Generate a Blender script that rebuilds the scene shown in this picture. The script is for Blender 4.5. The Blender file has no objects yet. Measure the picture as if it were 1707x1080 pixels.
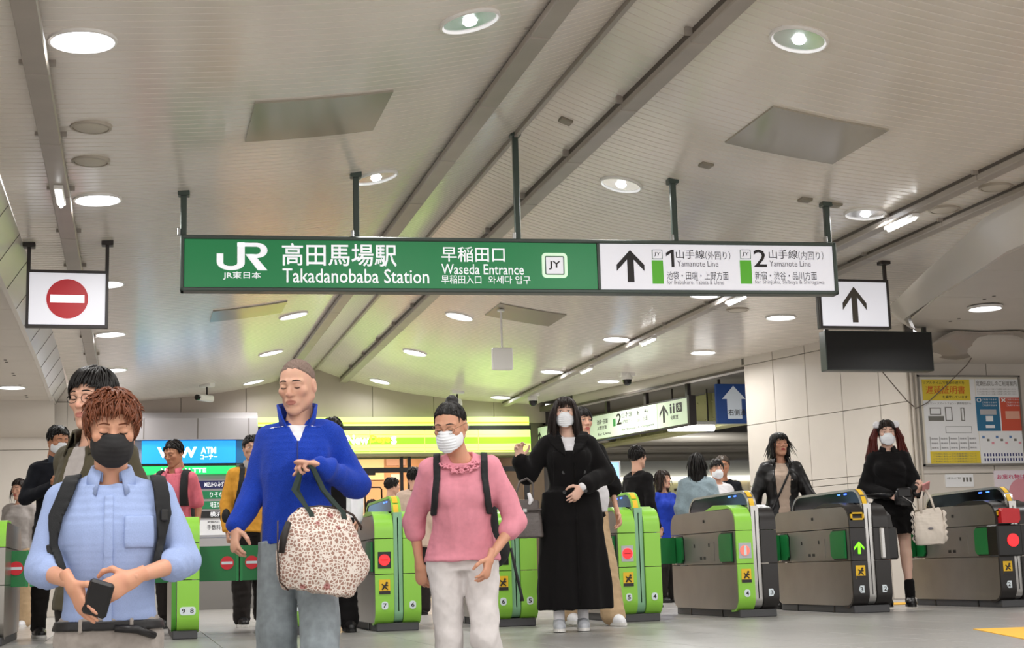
import bpy, math, random
import numpy as np
from math import sin, cos, tan, atan, atan2, radians, pi, sqrt, exp
from mathutils import Vector, Matrix

random.seed(7)
rng = np.random.default_rng(7)
SC = bpy.context.scene
COL = SC.collection

# ------------------------------------------------------------------ camera
FPX, CX, CY, HC = 2450.0, 853.5, 540.0, 0.43          # focal length in pixels of the 1707x1080 frame
ROLL = radians(1.66)
PITCH = atan(411 * cos(ROLL) / FPX)
YAW = radians(14.5)
_F = np.array([sin(YAW) * cos(PITCH), cos(YAW) * cos(PITCH), sin(PITCH)])
_R0 = np.array([cos(YAW), -sin(YAW), 0.0])
_U0 = np.cross(_R0, _F)
_R = _R0 * cos(ROLL) - _U0 * sin(ROLL)
_U = _U0 * cos(ROLL) + _R0 * sin(ROLL)
_O = np.array([0, 0, HC])
cam = bpy.data.cameras.new('camera')
cam.sensor_width = 36.0
cam.lens = 36.0 * FPX / 1707.0
cam.clip_start, cam.clip_end = 0.05, 200
camo = bpy.data.objects.new('camera', cam)
COL.objects.link(camo)
mw = Matrix.Identity(4)
for i in range(3):
    mw[i][0], mw[i][1], mw[i][2], mw[i][3] = _R[i], _U[i], -_F[i], _O[i]
camo.matrix_world = mw
SC.camera = camo

# ------------------------------------------------------------------ world, exposure
SC.view_settings.view_transform = 'Standard'
SC.view_settings.look = 'None'
SC.view_settings.gamma = 1.0
SC.view_settings.use_curve_mapping = False
SC.view_settings.exposure = 0.1
SC.cycles.adaptive_threshold = .04; SC.cycles.max_bounces = 6; SC.cycles.diffuse_bounces = 3; SC.cycles.glossy_bounces = 3; SC.cycles.transmission_bounces = 4
SC.cycles.caustics_reflective = False; SC.cycles.caustics_refractive = False
W = bpy.data.worlds.new('world')
SC.world = W
W.use_nodes = True
W.node_tree.nodes['Background'].inputs[0].default_value = (1.0, 0.97, 0.94, 1)
W.node_tree.nodes['Background'].inputs[1].default_value = 1.4
LAMP_W = 20.0      # watts of one ceiling downlight

# ------------------------------------------------------------------ back-projection used to survey positions
def ray(px, py):
    return _F + _R * (px - CX) / FPX - _U * (py - CY) / FPX
def atY(px, py, Y):
    d = ray(px, py); return Vector(_O + d * (Y / d[1]))
def atZ(px, py, Z):
    d = ray(px, py); return Vector(_O + d * ((Z - HC) / d[2]))
def on_plane(px, py, P, N):
    d = ray(px, py); P = np.array(P, float); N = np.array(N, float)
    return Vector(_O + d * (((P - _O) @ N) / (d @ N)))

# ------------------------------------------------------------------ materials
def lin(h):
    if isinstance(h, str):
        h = h.lstrip('#'); c = [int(h[i:i + 2], 16) / 255 for i in (0, 2, 4)]
        return tuple(((x / 12.92) if x <= .04045 else ((x + .055) / 1.055) ** 2.4) for x in c) + (1,)
    return tuple(h) + (1,) if len(h) == 3 else h
MATS = {}
def M(name, col='#808080', rough=.5, metal=0., emit=0., ecol=None, spec=.5, noise=0., nscale=30., bump=0., bscale=60.,
      coat=0., trans=0., sheen=0., stretch=None, alpha=1.):
    """A procedural material: base colour broken up by noise, optional bump."""
    if name in MATS: return MATS[name]
    m = bpy.data.materials.new(name); MATS[name] = m
    m.use_nodes = True
    nt = m.node_tree; b = nt.nodes['Principled BSDF']
    c = lin(col)
    b.inputs['Base Color'].default_value = c
    b.inputs['Roughness'].default_value = rough
    b.inputs['Metallic'].default_value = metal
    b.inputs['Specular IOR Level'].default_value = spec
    b.inputs['Coat Weight'].default_value = coat
    b.inputs['Transmission Weight'].default_value = trans
    b.inputs['Sheen Weight'].default_value = sheen
    b.inputs['Alpha'].default_value = alpha
    if emit:
        b.inputs['Emission Color'].default_value = lin(ecol or col)
        b.inputs['Emission Strength'].default_value = emit
    m.diffuse_color = c
    if noise or bump:
        tc = nt.nodes.new('ShaderNodeTexCoord'); mp = nt.nodes.new('ShaderNodeMapping')
        if stretch: mp.inputs['Scale'].default_value = stretch
        nt.links.new(tc.outputs['Object'], mp.inputs['Vector'])
    if noise:
        n = nt.nodes.new('ShaderNodeTexNoise'); n.inputs['Scale'].default_value = nscale; n.inputs['Detail'].default_value = 4
        r = nt.nodes.new('ShaderNodeValToRGB')
        r.color_ramp.elements[0].position = .3; r.color_ramp.elements[1].position = .7
        r.color_ramp.elements[0].color = tuple(x * (1 - noise) for x in c[:3]) + (1,)
        r.color_ramp.elements[1].color = tuple(min(1, x * (1 + noise)) for x in c[:3]) + (1,)
        nt.links.new(mp.outputs[0], n.inputs['Vector'])
        nt.links.new(n.outputs['Fac'], r.inputs['Fac']); nt.links.new(r.outputs['Color'], b.inputs['Base Color'])
    if bump:
        n = nt.nodes.new('ShaderNodeTexNoise'); n.inputs['Scale'].default_value = bscale; n.inputs['Detail'].default_value = 3
        bp = nt.nodes.new('ShaderNodeBump'); bp.inputs['Strength'].default_value = bump; bp.inputs['Distance'].default_value = .01
        nt.links.new(mp.outputs[0], n.inputs['Vector'])
        nt.links.new(n.outputs['Fac'], bp.inputs['Height']); nt.links.new(bp.outputs['Normal'], b.inputs['Normal'])
    return m
def weave(m, scale=900, strength=.25, horiz=True):
    """Add a fine knit / weave bump to a cloth material."""
    nt = m.node_tree; b = nt.nodes['Principled BSDF']
    tc = nt.nodes.new('ShaderNodeTexCoord'); w = nt.nodes.new('ShaderNodeTexVoronoi'); w.inputs['Scale'].default_value = scale
    bp = nt.nodes.new('ShaderNodeBump'); bp.inputs['Strength'].default_value = strength; bp.inputs['Distance'].default_value = .004
    nt.links.new(tc.outputs['Object'], w.inputs['Vector']); nt.links.new(w.outputs['Distance'], bp.inputs['Height'])
    nt.links.new(bp.outputs['Normal'], b.inputs['Normal'])
    return m

# ------------------------------------------------------------------ mesh helpers
class MB:
    def __init__(s): s.v = []; s.f = []
    def add(s, v, f):
        o = len(s.v); s.v += [tuple(p) for p in v]; s.f += [tuple(i + o for i in q) for q in f]; return s
    def box(s, x0, x1, y0, y1, z0, z1):
        return s.add([(x0, y0, z0), (x1, y0, z0), (x1, y1, z0), (x0, y1, z0), (x0, y0, z1), (x1, y0, z1), (x1, y1, z1), (x0, y1, z1)],
                     [(0, 3, 2, 1), (4, 5, 6, 7), (0, 1, 5, 4), (1, 2, 6, 5), (2, 3, 7, 6), (3, 0, 4, 7)])
    def bbox(s, x0, x1, y0, y1, z0, z1, b=.01):
        """box bevelled on all twelve edges"""
        b = min(b, (x1 - x0) / 2.01, (y1 - y0) / 2.01, (z1 - z0) / 2.01)
        X, Y, Z = (x0, x1), (y0, y1), (z0, z1); v = []; idx = {}
        for i in (0, 1):
            for j in (0, 1):
                for k in (0, 1):
                    sx, sy, sz = (b, -b)[i], (b, -b)[j], (b, -b)[k]
                    for a, p in enumerate(((X[i], Y[j] + sy, Z[k] + sz), (X[i] + sx, Y[j], Z[k] + sz), (X[i] + sx, Y[j] + sy, Z[k]))):
                        idx[i, j, k, a] = len(v); v.append(p)
        f = []
        for i in (0, 1): f.append([idx[i, 0, 0, 0], idx[i, 1, 0, 0], idx[i, 1, 1, 0], idx[i, 0, 1, 0]])
        for j in (0, 1): f.append([idx[0, j, 0, 1], idx[1, j, 0, 1], idx[1, j, 1, 1], idx[0, j, 1, 1]])
        for k in (0, 1): f.append([idx[0, 0, k, 2], idx[1, 0, k, 2], idx[1, 1, k, 2], idx[0, 1, k, 2]])
        for i in (0, 1):
            for j in (0, 1): f.append([idx[i, j, 0, 0], idx[i, j, 1, 0], idx[i, j, 1, 1], idx[i, j, 0, 1]])
            for k in (0, 1): f.append([idx[i, 0, k, 0], idx[i, 1, k, 0], idx[i, 1, k, 2], idx[i, 0, k, 2]])
        for j in (0, 1):
            for k in (0, 1): f.append([idx[0, j, k, 1], idx[1, j, k, 1], idx[1, j, k, 2], idx[0, j, k, 2]])
        for i in (0, 1):
            for j in (0, 1):
                for k in (0, 1): f.append([idx[i, j, k, 0], idx[i, j, k, 1], idx[i, j, k, 2]])
        c = Vector(((x0 + x1) / 2, (y0 + y1) / 2, (z0 + z1) / 2)); g = []
        for q in f:
            P = [Vector(v[i]) for i in q]; n = (P[1] - P[0]).cross(P[2] - P[0])
            g.append(q if n.dot(sum(P, Vector()) / len(P) - c) > 0 else q[::-1])
        return s.add(v, g)
    def prism(s, poly, h0, h1, axis='z'):
        """polygon (2-D points) extruded from h0 to h1 along an axis; x: poly=(y,z), y: poly=(x,z), z: poly=(x,y)"""
        def P(p, h): return {'x': (h, p[0], p[1]), 'y': (p[0], h, p[1]), 'z': (p[0], p[1], h)}[axis]
        n = len(poly); A = sum(poly[i][0] * poly[(i + 1) % n][1] - poly[(i + 1) % n][0] * poly[i][1] for i in range(n))
        if (A < 0) != (axis == 'y'): poly = poly[::-1]
        v = [P(p, h0) for p in poly] + [P(p, h1) for p in poly]
        f = [tuple(range(n))[::-1], tuple(range(n, 2 * n))] + [(i, (i + 1) % n, n + (i + 1) % n, n + i) for i in range(n)]
        return s.add(v, f)
    def tube(s, pts, r, n=8, cap=True):
        pts = [Vector(p) for p in pts]; rs = r if isinstance(r, (list, tuple)) else [r] * len(pts)
        v = []; f = []; up = None
        for i, p in enumerate(pts):
            t = (pts[min(i + 1, len(pts) - 1)] - pts[max(i - 1, 0)]).normalized()
            if up is None:
                up = Vector((0, 0, 1)) if abs(t.z) < .9 else Vector((1, 0, 0))
            a = t.cross(up).normalized(); up = a.cross(t).normalized()
            for k in range(n):
                w = 2 * pi * k / n; v.append(p + (a * cos(w) + up * sin(w)) * rs[i])
        for i in range(len(pts) - 1):
            for k in range(n):
                f.append((i * n + k, i * n + (k + 1) % n, (i + 1) * n + (k + 1) % n, (i + 1) * n + k))
        if cap: f += [tuple(range(n))[::-1], tuple(range((len(pts) - 1) * n, len(pts) * n))]
        return s.add(v, f)
    def lathe(s, prof, n=32, c=(0, 0, 0)):
        """profile of (r,z) turned about z"""
        v = []; f = []
        for (r, z) in prof:
            for k in range(n):
                w = 2 * pi * k / n; v.append((c[0] + r * cos(w), c[1] + r * sin(w), c[2] + z))
        for i in range(len(prof) - 1):
            for k in range(n):
                f.append((i * n + k, i * n + (k + 1) % n, (i + 1) * n + (k + 1) % n, (i + 1) * n + k))
        if prof[0][0] > 1e-5: f.append(tuple(range(n))[::-1])
        if prof[-1][0] > 1e-5: f.append(tuple(range((len(prof) - 1) * n, len(prof) * n)))
        return s.add(v, f)
    def disc(s, cx, cz, r, y0, y1, n=32):
        return s.prism([(cx + r * cos(2 * pi * k / n), cz + r * sin(2 * pi * k / n)) for k in range(n)], y0, y1, 'y')
    def ring(s, cx, cz, r0, r1, y0, y1, n=32):
        for k in range(n):
            a, b = 2 * pi * k / n, 2 * pi * (k + 1) / n
            s.prism([(cx + r * cos(t), cz + r * sin(t)) for r, t in ((r0, a), (r1, a), (r1, b), (r0, b))], y0, y1, 'y')
        return s
    def mesh(s, name):
        m = bpy.data.meshes.new(name); m.from_pydata([tuple(p) for p in s.v], [], s.f); m.update(); return m
def link(name, mesh, mat=None, parent=None, smooth=False):
    o = bpy.data.objects.new(name, mesh); COL.objects.link(o)
    if mat is not None and not len(mesh.materials): mesh.materials.append(M(mat) if isinstance(mat, str) else mat)
    if parent is not None: o.parent = parent
    if smooth:
        mesh.polygons.foreach_set('use_smooth', [True] * len(mesh.polygons))
        if smooth != 'all':
            try: mesh.set_sharp_from_angle(angle=radians(40))
            except Exception: pass
    return o
def ob(name, mb, mat, parent=None, smooth=False):
    return link(name, mb.mesh(name), mat, parent, smooth)
def tag(o, label=None, cat=None, group=None, kind=None):
    if label: o['label'] = label
    if cat: o['category'] = cat
    if group: o['group'] = group
    if kind: o['kind'] = kind
    return o
def thing(name, label, cat, loc=(0, 0, 0), rz=0., group=None):
    o = bpy.data.objects.new(name, None); COL.objects.link(o)
    o.location = loc; o.rotation_euler = (0, 0, rz); o.empty_display_size = .1
    return tag(o, label, cat, group)
def struct(name, mb, mat, label=None, parent=None, smooth=False):
    o = ob(name, mb, mat, parent, smooth)
    if parent is None: tag(o, label, None, None, 'structure')
    return o
def copy_tree(o, parent=None):
    c = o.copy(); COL.objects.link(c); c.parent = parent
    for ch in list(o.children): copy_tree(ch, c)
    return c
def rrect(x0, x1, z0, z1, r, n=5):
    out = []
    for (cx, cz, a0) in ((x1 - r, z1 - r, 0), (x0 + r, z1 - r, pi / 2), (x0 + r, z0 + r, pi), (x1 - r, z0 + r, 3 * pi / 2)):
        for k in range(n + 1):
            a = a0 + pi / 2 * k / n; out.append((cx + r * cos(a), cz + r * sin(a)))
    return out
_FC = {}
def text(s, x0, z0, x1, z1, mat, parent, y=-.001, bold=0., fit='both', name='lettering', depth=.0006, align='l'):
    """Lettering as thin flat print in the parent's local XZ plane facing -Y, fitted to the box x0..x1, z0..z1."""
    c = bpy.data.curves.new('text', 'FONT'); c.body = s; c.size = 1; c.resolution_u = 2; c.offset = bold
    o = bpy.data.objects.new('text', c); COL.objects.link(o)
    dg = bpy.context.evaluated_depsgraph_get()
    me = bpy.data.meshes.new_from_object(o.evaluated_get(dg))
    bpy.data.objects.remove(o); bpy.data.curves.remove(c)
    n = len(me.vertices); co = np.empty(n * 3, np.float32); me.vertices.foreach_get('co', co); co = co.reshape(-1, 3)
    lo, hi = co.min(0), co.max(0)
    sx = (x1 - x0) / max(1e-6, hi[0] - lo[0]); sz = (z1 - z0) / max(1e-6, hi[1] - lo[1])
    if fit == 'h':
        sx = sz
    if fit == 'w': sz = sx
    out = np.zeros_like(co)
    ox = x0
    if fit == 'h' and align == 'c': ox = (x0 + x1) / 2 - (hi[0] - lo[0]) * sx / 2
    out[:, 0] = ox + (co[:, 0] - lo[0]) * sx
    out[:, 2] = z0 + (co[:, 1] - lo[1]) * sz
    out[:, 1] = y
    me.vertices.foreach_set('co', out.ravel()); me.update()
    me.materials.clear()
    me.name = name
    return link(name, me, mat, parent)
# ================================================================== THE SETTING
M('ceiling_strip', '#ebe3d9', .2, noise=.03, nscale=3, spec=.6)
M('ceiling_back', '#8d8780', .6)
M('duct', '#a89f96', .42, noise=.06, nscale=4)
M('duct_dark', '#5a524b', .5)
M('panel', '#d6cec4', .42, noise=.03, nscale=2)
M('panel_joint', '#6b645d', .7)
M('fascia', '#dcd6cf', .25)
M('hatch', '#a39c8e', .2)
M('lens', '#ffffff', .3, emit=9., ecol='#f4f8ff')
M('bulb', '#ffffff', .3, emit=40., ecol='#f2f6ff')
M('reflector', '#f0f0ee', .18, metal=.9)
M('lamp_ring', '#efece8', .35)
M('dark', '#1a1918', .5)
M('black_gloss', '#0c0c0d', .12)
M('white_plastic', '#eceae6', .4)

def ceil_h(X):
    return .43 + 2.55 + .62 * exp(-abs(X - 2.67) / 1.5)
# plan line of the right-hand edge of the big ceiling
EDGE_R = [(6.2, 5.0), (6.25, 9.0), (6.6, 10.6), (7.5, 13.5), (8.25, 14.5), (7.47, 17.14), (6.42, 21.3), (6.15, 22.6)]
def edge_r(Y):
    for (xa, ya), (xb, yb) in zip(EDGE_R, EDGE_R[1:]):
        if ya <= Y <= yb: return xa + (xb - xa) * (Y - ya) / (yb - ya)
    return EDGE_R[0][0]
EDGE_L = -.87
# --- ceiling: narrow metal strips side by side, each with a raised lip at its joints
PITCH_C = .085
def strip_mesh(xs, name, y=0.):
    prof = [(0, .012), (.006, 0), (PITCH_C - .006, 0), (PITCH_C, .012)]
    v = []; f = []
    for X in xs:
        for (dy, dz) in prof: v.append((X, y + dy, ceil_h(X) + dz))
    for i in range(len(xs) - 1):
        for k in range(3): f.append((i * 4 + k, i * 4 + k + 1, (i + 1) * 4 + k + 1, (i + 1) * 4 + k))
    return v, f
XL = [EDGE_L, -.5, 0, .5, .9, 1.25, 1.6, 1.9, 2.15, 2.35, 2.5, 2.6, 2.665]
XR = [2.675, 2.74, 2.85, 3.0, 3.2, 3.5, 3.85, 4.25, 4.7, 5.2, 5.7, 6.2]
cb = MB()
cb.v = []
for (xs) in (XL + XR[0:] ,):
    allx = xs
v = []; f = []
for X in XL + XR + [7.2, 8.4]:
    v += [(X, 4.9, ceil_h(X) + .03), (X, 22.7, ceil_h(X) + .03)]
for i in range(len(v) // 2 - 1): f.append((2 * i, 2 * i + 1, 2 * i + 3, 2 * i + 2))
cb.add(v, f)
ceiling = struct('ceiling', cb, 'ceiling_back', 'pale strip-panelled vaulted ceiling rising to a central spine')
mL = MB(); mL.add(*strip_mesh(XL, 'l')); mL = mL.mesh('ceiling_strip')
mR = MB(); mR.add(*strip_mesh(XR, 'r')); mR = mR.mesh('ceiling_strip')
rest = MB(); Y = 4.9; row = 0
while Y < 22.6:
    if Y >= 6.1 and row < 147:
        for m_ in (mL, mR):
            o = link('ceiling_strip', m_, 'ceiling_strip', ceiling); o.location = (0, Y, 0)
        row += 1
    else:
        rest.add(*strip_mesh(XL, '', Y)); rest.add(*strip_mesh(XR, '', Y))
    xe = edge_r(Y + .04)
    if xe > 6.22: rest.add(*strip_mesh([6.2, (6.2 + xe) / 2, xe], '', Y))
    Y += PITCH_C
o = ob('far_ceiling_strips', rest, 'ceiling_strip', ceiling); o['kind'] = 'stuff'
# --- access hatches let into the ceiling
hm = 0
for (xa, xb, ya, yb) in ((.64, 1.45, 8.25, 9.03), (3.85, 4.64, 8.18, 8.97), (3.78, 4.52, 15.1, 15.82), (.75, 1.51, 15.15, 15.8)):
    b = MB(); n = 6; v = []; f = []
    for i in range(n + 1):
        X = xa + (xb - xa) * i / n
        v += [(X, ya, ceil_h(X) - .012), (X, yb, ceil_h(X) - .012), (X, ya, ceil_h(X) + .02), (X, yb, ceil_h(X) + .02)]
    for i in range(n):
        a = 4 * i; c = a + 4
        f += [(a, a + 1, c + 1, c), (a + 2, a, c, c + 2), (a + 1, a + 3, c + 3, c + 1)]
    f += [(0, 2, 3, 1), (4 * n, 4 * n + 1, 4 * n + 3, 4 * n + 2)]
    ob('access_hatch', b.add(v, f), 'hatch', ceiling)

# --- trunking running the length of the hall, in sections
def trunk(n, X, y0, y1, w=.12, h=.075, step=1.25, label=None):
    base = MB().box(X - w / 2 + .012, X + w / 2 - .012, y0, y1, ceil_h(X) - h * .5, ceil_h(X) + .03)
    t = struct('trim_%d' % n, base, 'duct_dark', label)
    sec = MB().bbox(-w / 2, w / 2, .004, step - .004, -h, -h * .35, .006).mesh('trunking_section')
    brk = MB().box(-w / 2 - .03, w / 2 + .03, -.012, .012, -h * .35, .02).mesh('bracket')
    y = y0
    while y < y1 - .1:
        s_ = link('trunking_section', sec, 'duct', t); s_.location = (X, y, ceil_h(X))
        k_ = link('bracket', brk, 'duct', t); k_.location = (X, y, ceil_h(X))
        y += step
    return t
trunk(1, 2.15, 5.0, 22.5, label='grey cable trunking left of the ceiling spine')
trunk(2, 3.10, 5.0, 22.5, label='grey cable trunking right of the ceiling spine')
trunk(3, -.51, 5.0, 22.5, label='grey cable trunking along the left edge of the ceiling')
trunk(4, 5.66, 5.0, 22.5, .1, .07, label='grey cable trunking along the right side of the ceiling')
trunk(5, 6.12, 5.0, 11.6, .1, .06, label='grey cable trunking beside the curved ceiling edge')
sp = MB().box(2.655, 2.685, 5, 22.6, 3.56, 3.62)
struct('trim_6', sp, 'duct', 'thin metal batten along the ceiling spine')

# --- fascia bands that drop from the ceiling edge to the lower aisle ceilings
b = MB(); n = 18; v = []; f = []
for i in range(n + 1):
    Yv = 5.0 + (21.4 - 5.0) * i / n
    bulge = -.06 * ((Yv - 15) / 6) ** 2 if Yv > 15 else -.03 * ((Yv - 15) / 6) ** 2
    x = EDGE_L + bulge
    v += [(x + .012, Yv, 3.04), (x - .06, Yv, 2.93), (x - .15, Yv, 2.79), (x - .19, Yv, 2.79), (x - .19, Yv, 3.1)]
for i in range(n):
    for k in range(4): f.append((5 * i + k, 5 * i + k + 1, 5 * i + k + 6, 5 * i + k + 5))
fasc = struct('trim_7', b.add(v, f), 'fascia', 'glossy white sloping band between main ceiling and left aisle', smooth=True)
for i in range(1, n):                      # joints of the band
    p = [Vector(v[5 * i + k]) for k in range(3)]
    ob('band_joint', MB().tube([q + Vector((.001, 0, -.001)) for q in p], .003, 4), 'panel_joint', fasc)
b = MB(); v = []; f = []
pr = [(6.2, 5.0), (6.22, 7.0), (6.25, 9.0), (6.38, 9.9), (6.6, 10.6), (6.95, 11.8), (7.5, 13.5), (7.85, 14.05), (8.25, 14.5)]
for i, (x, y) in enumerate(pr):
    dz = .26 - .16 * max(0, (y - 9) / 5.5)
    v += [(x - .012, y, 3.05), (x + .02, y, 3.0), (x + .16, y - .03, 3.0 - dz), (x + .2, y - .03, 3.0 - dz), (x + .2, y - .03, 3.1)]
for i in range(len(pr) - 1):
    for k in range(4): f.append((5 * i + k, 5 * (i + 1) + k, 5 * (i + 1) + k + 1, 5 * i + k + 1))
struct('trim_8', b.add(v, f), 'fascia', 'white curved band between main ceiling and right aisle', smooth=True)

# --- aisle ceilings: large riveted panels
def aisle(n, x0f, x1f, ys, z, label):
    base = MB()
    for ya, yb in zip(ys, ys[1:]):
        base.prism([(x0f(ya), ya), (x1f(ya), ya), (x1f(yb), yb), (x0f(yb), yb)], z + .02, z + .05, 'z')
    a = struct('ceiling_%d' % n, base, 'panel_joint', label)
    for ya, yb in zip(ys, ys[1:]):
        xa0, xb0, xa1, xb1 = x0f(ya), x1f(ya), x0f(yb), x1f(yb)
        nx = 3
        for k in range(nx):
            def X(t, y): return x0f(y) + (x1f(y) - x0f(y)) * t
            t0, t1 = k / nx, (k + 1) / nx
            m_ = MB(); e = .004
            m_.prism([(X(t0, ya) + e, ya + e), (X(t1, ya) - e, ya + e), (X(t1, yb) - e, yb - e), (X(t0, yb) + e, yb - e)], z, z + .02, 'z')
            ob('ceiling_panel', m_, 'panel', a)
    rv = MB().lathe([(.0, -.006), (.016, -.005), (.018, .0)], 10).mesh('rivet')
    for ya in ys[1:-1]:
        for dy in (-.09, .07):
            for t in (.09, .91):
                r_ = link('rivet', rv, 'duct_dark', a); r_.location = (x0f(ya) + (x1f(ya) - x0f(ya)) * t, ya + dy, z)
    return a
aisle(2, lambda y: -4.6, lambda y: EDGE_L - .17, [6, 7, 8.05, 9.1, 10.15, 11.2, 12.25, 13.3, 14.35, 15.4, 16.45, 17.5, 18.55, 19.6, 20.6], 2.8, 'cream riveted panel ceiling over the left aisle')
def edge_in(y):
    return np.interp(y, [p[1] - .03 for p in pr], [p[0] + .17 for p in pr])
aisle(3, edge_in, lambda y: 13.0, [6, 7.2, 8.4, 9.6, 10.8, 12.0, 13.2, 14.5], 2.82, 'cream riveted panel ceiling over the right aisle')

# --- floor: upper hall floor in stone slabs, wide shallow steps down towards the viewer
M('floor_slab', '#8f8d8a', .34, noise=.12, nscale=55, bump=.03, bscale=200)
M('floor_inner', '#bdb9b5', .22, noise=.05, nscale=6)
M('floor_joint', '#7e7b77', .8)
M('step', '#a4a19c', .6, noise=.12, nscale=60)
M('tactile', '#f0b51e', .55)
b = MB().prism([(-9, 7.85), (2.35, 7.85), (2.35, 4.2), (15, 4.2), (15, 34), (-9, 34)], -.3, -.004, 'z')
floor = struct('floor', b, 'floor_joint', 'pale stone slab floor of the ticket hall')
slab = MB().bbox(.002, .598, .002, .598, -.02, 0, .002).mesh('floor_slab')
slab2 = MB().bbox(.002, .598, .002, .598, -.02, 0, .002).mesh('floor_slab')
nt_ = 0
for iy in range(-3, 22):
    for ix in range(-4, 18):
        X, Yv = ix * .6 - .05, 7.85 + iy * .6
        if Yv < 7.84 and X < 2.35: continue
        c = atZ(1, 1, 3)
        P = np.array([X + .3, Yv + .3, 0.]) - _O; zc = P @ _F
        if zc <= 0: continue
        u, w = CX + FPX * (P @ _R) / zc, CY - FPX * (P @ _U) / zc
        if not (-150 < u < 1850 and w < 1160): continue
        if nt_ >= 298 or Yv > 16.5: continue
        s_ = link('floor_slab', slab if Yv < 11.2 else slab2, 'floor_slab' if Yv < 11.2 else 'floor_inner', floor); s_.location = (X, Yv, 0); nt_ += 1
b = MB()
b.box(-9, 15, 16.85, 34, -.01, -.0005)
ob('floor_field', b, 'floor_inner', floor)
zz = 0
st = [(7.85, 7.5), (7.5, 6.7), (6.7, 5.7), (5.7, 4.9), (4.9, 4.3), (4.3, 3.7)]
steps = MB()
for i, (ya, yb) in enumerate(st):
    steps.box(-9, 2.35, yb, ya + .02, -1.2, -.16 * (i + 1))
steps = struct('floor_2', steps, 'step', 'wide shallow stone steps descending towards the street')
struct('floor_3', MB().box(-12, 15, -6, 4.25, -1.3, -1.04), 'step', 'grey paved lower floor by the street')
def ground_poly(name, pts, mat, label, cat, z=.004):
    P = [atZ(*p, 0) for p in pts]
    b = MB().prism([(p.x, p.y) for p in P], 0, z, 'z')
    return tag(ob(name, b, mat), label, cat)
ground_poly('tactile_strip', [(1622, 1049), (1710, 1046), (1900, 1050), (1900, 1100), (1760, 1076)], 'tactile', 'yellow pointed floor marking in the near right corner of the floor', 'floor marking')
ground_poly('tactile_line', [(1486, 1005), (1532, 1003.5), (1532, 1007), (1486, 1008.5)], 'tactile', 'yellow guide line on the floor beneath the poster wall', 'floor marking')

# --- far wall with upright panels
def panel_wall(name, P, Q, z0, z1, cols, rows, label, mat='panel', gap=.006, th=.03, nrm=1, sub='wall_panel'):
    """wall from plan point P to Q made of separate panels in front of a dark backing; cols = widths list or count"""
    P, Q = Vector(P), Vector(Q); d = (Q - P); L = d.length; d.normalize(); nvec = Vector((d.y, -d.x)) * nrm
    ang = atan2(d.y, d.x)
    w = struct(name, MB().box(0, L, 0, .12, z0, z1), 'panel_joint', label)
    w.location = (P.x, P.y, 0); w.rotation_euler = (0, 0, ang)
    cols = cols if isinstance(cols, list) else [L * i / cols for i in range(cols + 1)]
    for xa, xb in zip(cols, cols[1:]):
        for za, zb in zip(rows, rows[1:]):
            ob(sub, MB().bbox(xa + gap / 2, xb - gap / 2, -th * nrm if nrm > 0 else .12, 0 if nrm > 0 else .12 + th, za + gap / 2, zb - gap / 2, .004), mat, w)
    return w
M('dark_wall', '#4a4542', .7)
Xc = [-5.0] + [-4.2 + .97 * i for i in range(11)] + [6.35]
wall_far = panel_wall('wall_far', (-5, 22.6), (6.35, 22.6), 2.2, 3.75, [x + 5 for x in Xc], [2.74, 3.74], 'cream panelled far wall above the shop fronts', M('far_panel', '#b3a79d', .45, noise=.03, nscale=2))
# lower band of the far wall left and right of the kiosks
struct('wall_far_lower', MB().box(-5, -.35, 22.62, 22.7, 0, 2.75), 'panel', 'plain cream lower wall left of the cash machine corner')
# right oblique wall, poster wall
wall_right = panel_wall('wall_right', (7.47, 17.14), (8.25, 14.5), 0, 3.1, [0, .55, 1.13, 1.72, 2.32, 2.752], [.0, 1.3, 1.38, 2.14, 2.9, 3.09], 'oblique cream panelled wall to the right of the gates')
wall_poster = panel_wall('wall_poster', (8.25, 14.5), (13, 14.5), 0, 2.84, [0, .95, 2.2, 3.45, 4.75], [.12, .72, 1.34, 2.6, 2.83], 'cream panelled wall carrying the notice board')
ob('baseboard', MB().box(0, 4.75, -.045, 0, 0, .12), M('brown', '#5a3d30', .6), wall_poster)
# left pier and aisle end wall
panel_wall('wall_left', (-4.6, 20.6), (-.9, 20.6), 0, 2.85, 4, [0, .9, 2.2, 2.42, 2.84], 'cream panelled end wall of the left aisle')
b = MB().prism([(-1.1, 20.62), (-.72, 20.62), (-.72, 22.6), (-1.1, 22.6)], 0, 3.1, 'z')
struct('wall_pier', b, 'panel', 'cream pier between the left aisle and the cash machine corner')
# curved springer of the aisle vaults on the end wall
b = MB(); v = []; f = []
for i in range(9):
    a = pi / 2 * i / 8
    y, z = 20.58 - .55 * sin(a) ** 1.4, 2.36 + .44 * (1 - cos(a))
    v += [(-4.6, y, z), (-1.04, y, z)]
for i in range(8): f.append((2 * i, 2 * i + 1, 2 * i + 3, 2 * i + 2))
struct('trim_9', b.add(v, f), 'panel', 'curved cream cornice where the left aisle vault meets its end wall', smooth=True)
b = MB(); v = []; f = []
for i in range(9):
    a = pi / 2 * i / 8
    y, z = 14.46 - .5 * sin(a) ** 1.4, 2.56 + .26 * (1 - cos(a))
    v += [(8.25, y, z), (13, y, z)]
for i in range(8): f.append((2 * i, 2 * i + 1, 2 * i + 3, 2 * i + 2))
struct('trim_10', b.add(v, f), 'panel', 'curved cream cornice above the notice board wall', smooth=True)
# outer walls that close the hall to the sides, out of view
struct('wall_side_left', MB().box(-4.8, -4.6, 4, 22.7, -1.2, 3.1), 'panel', 'cream side wall of the left aisle')
struct('wall_side_right', MB().box(13, 13.2, 4, 14.6, -.3, 3.1), 'panel', 'cream side wall of the right aisle')
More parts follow.
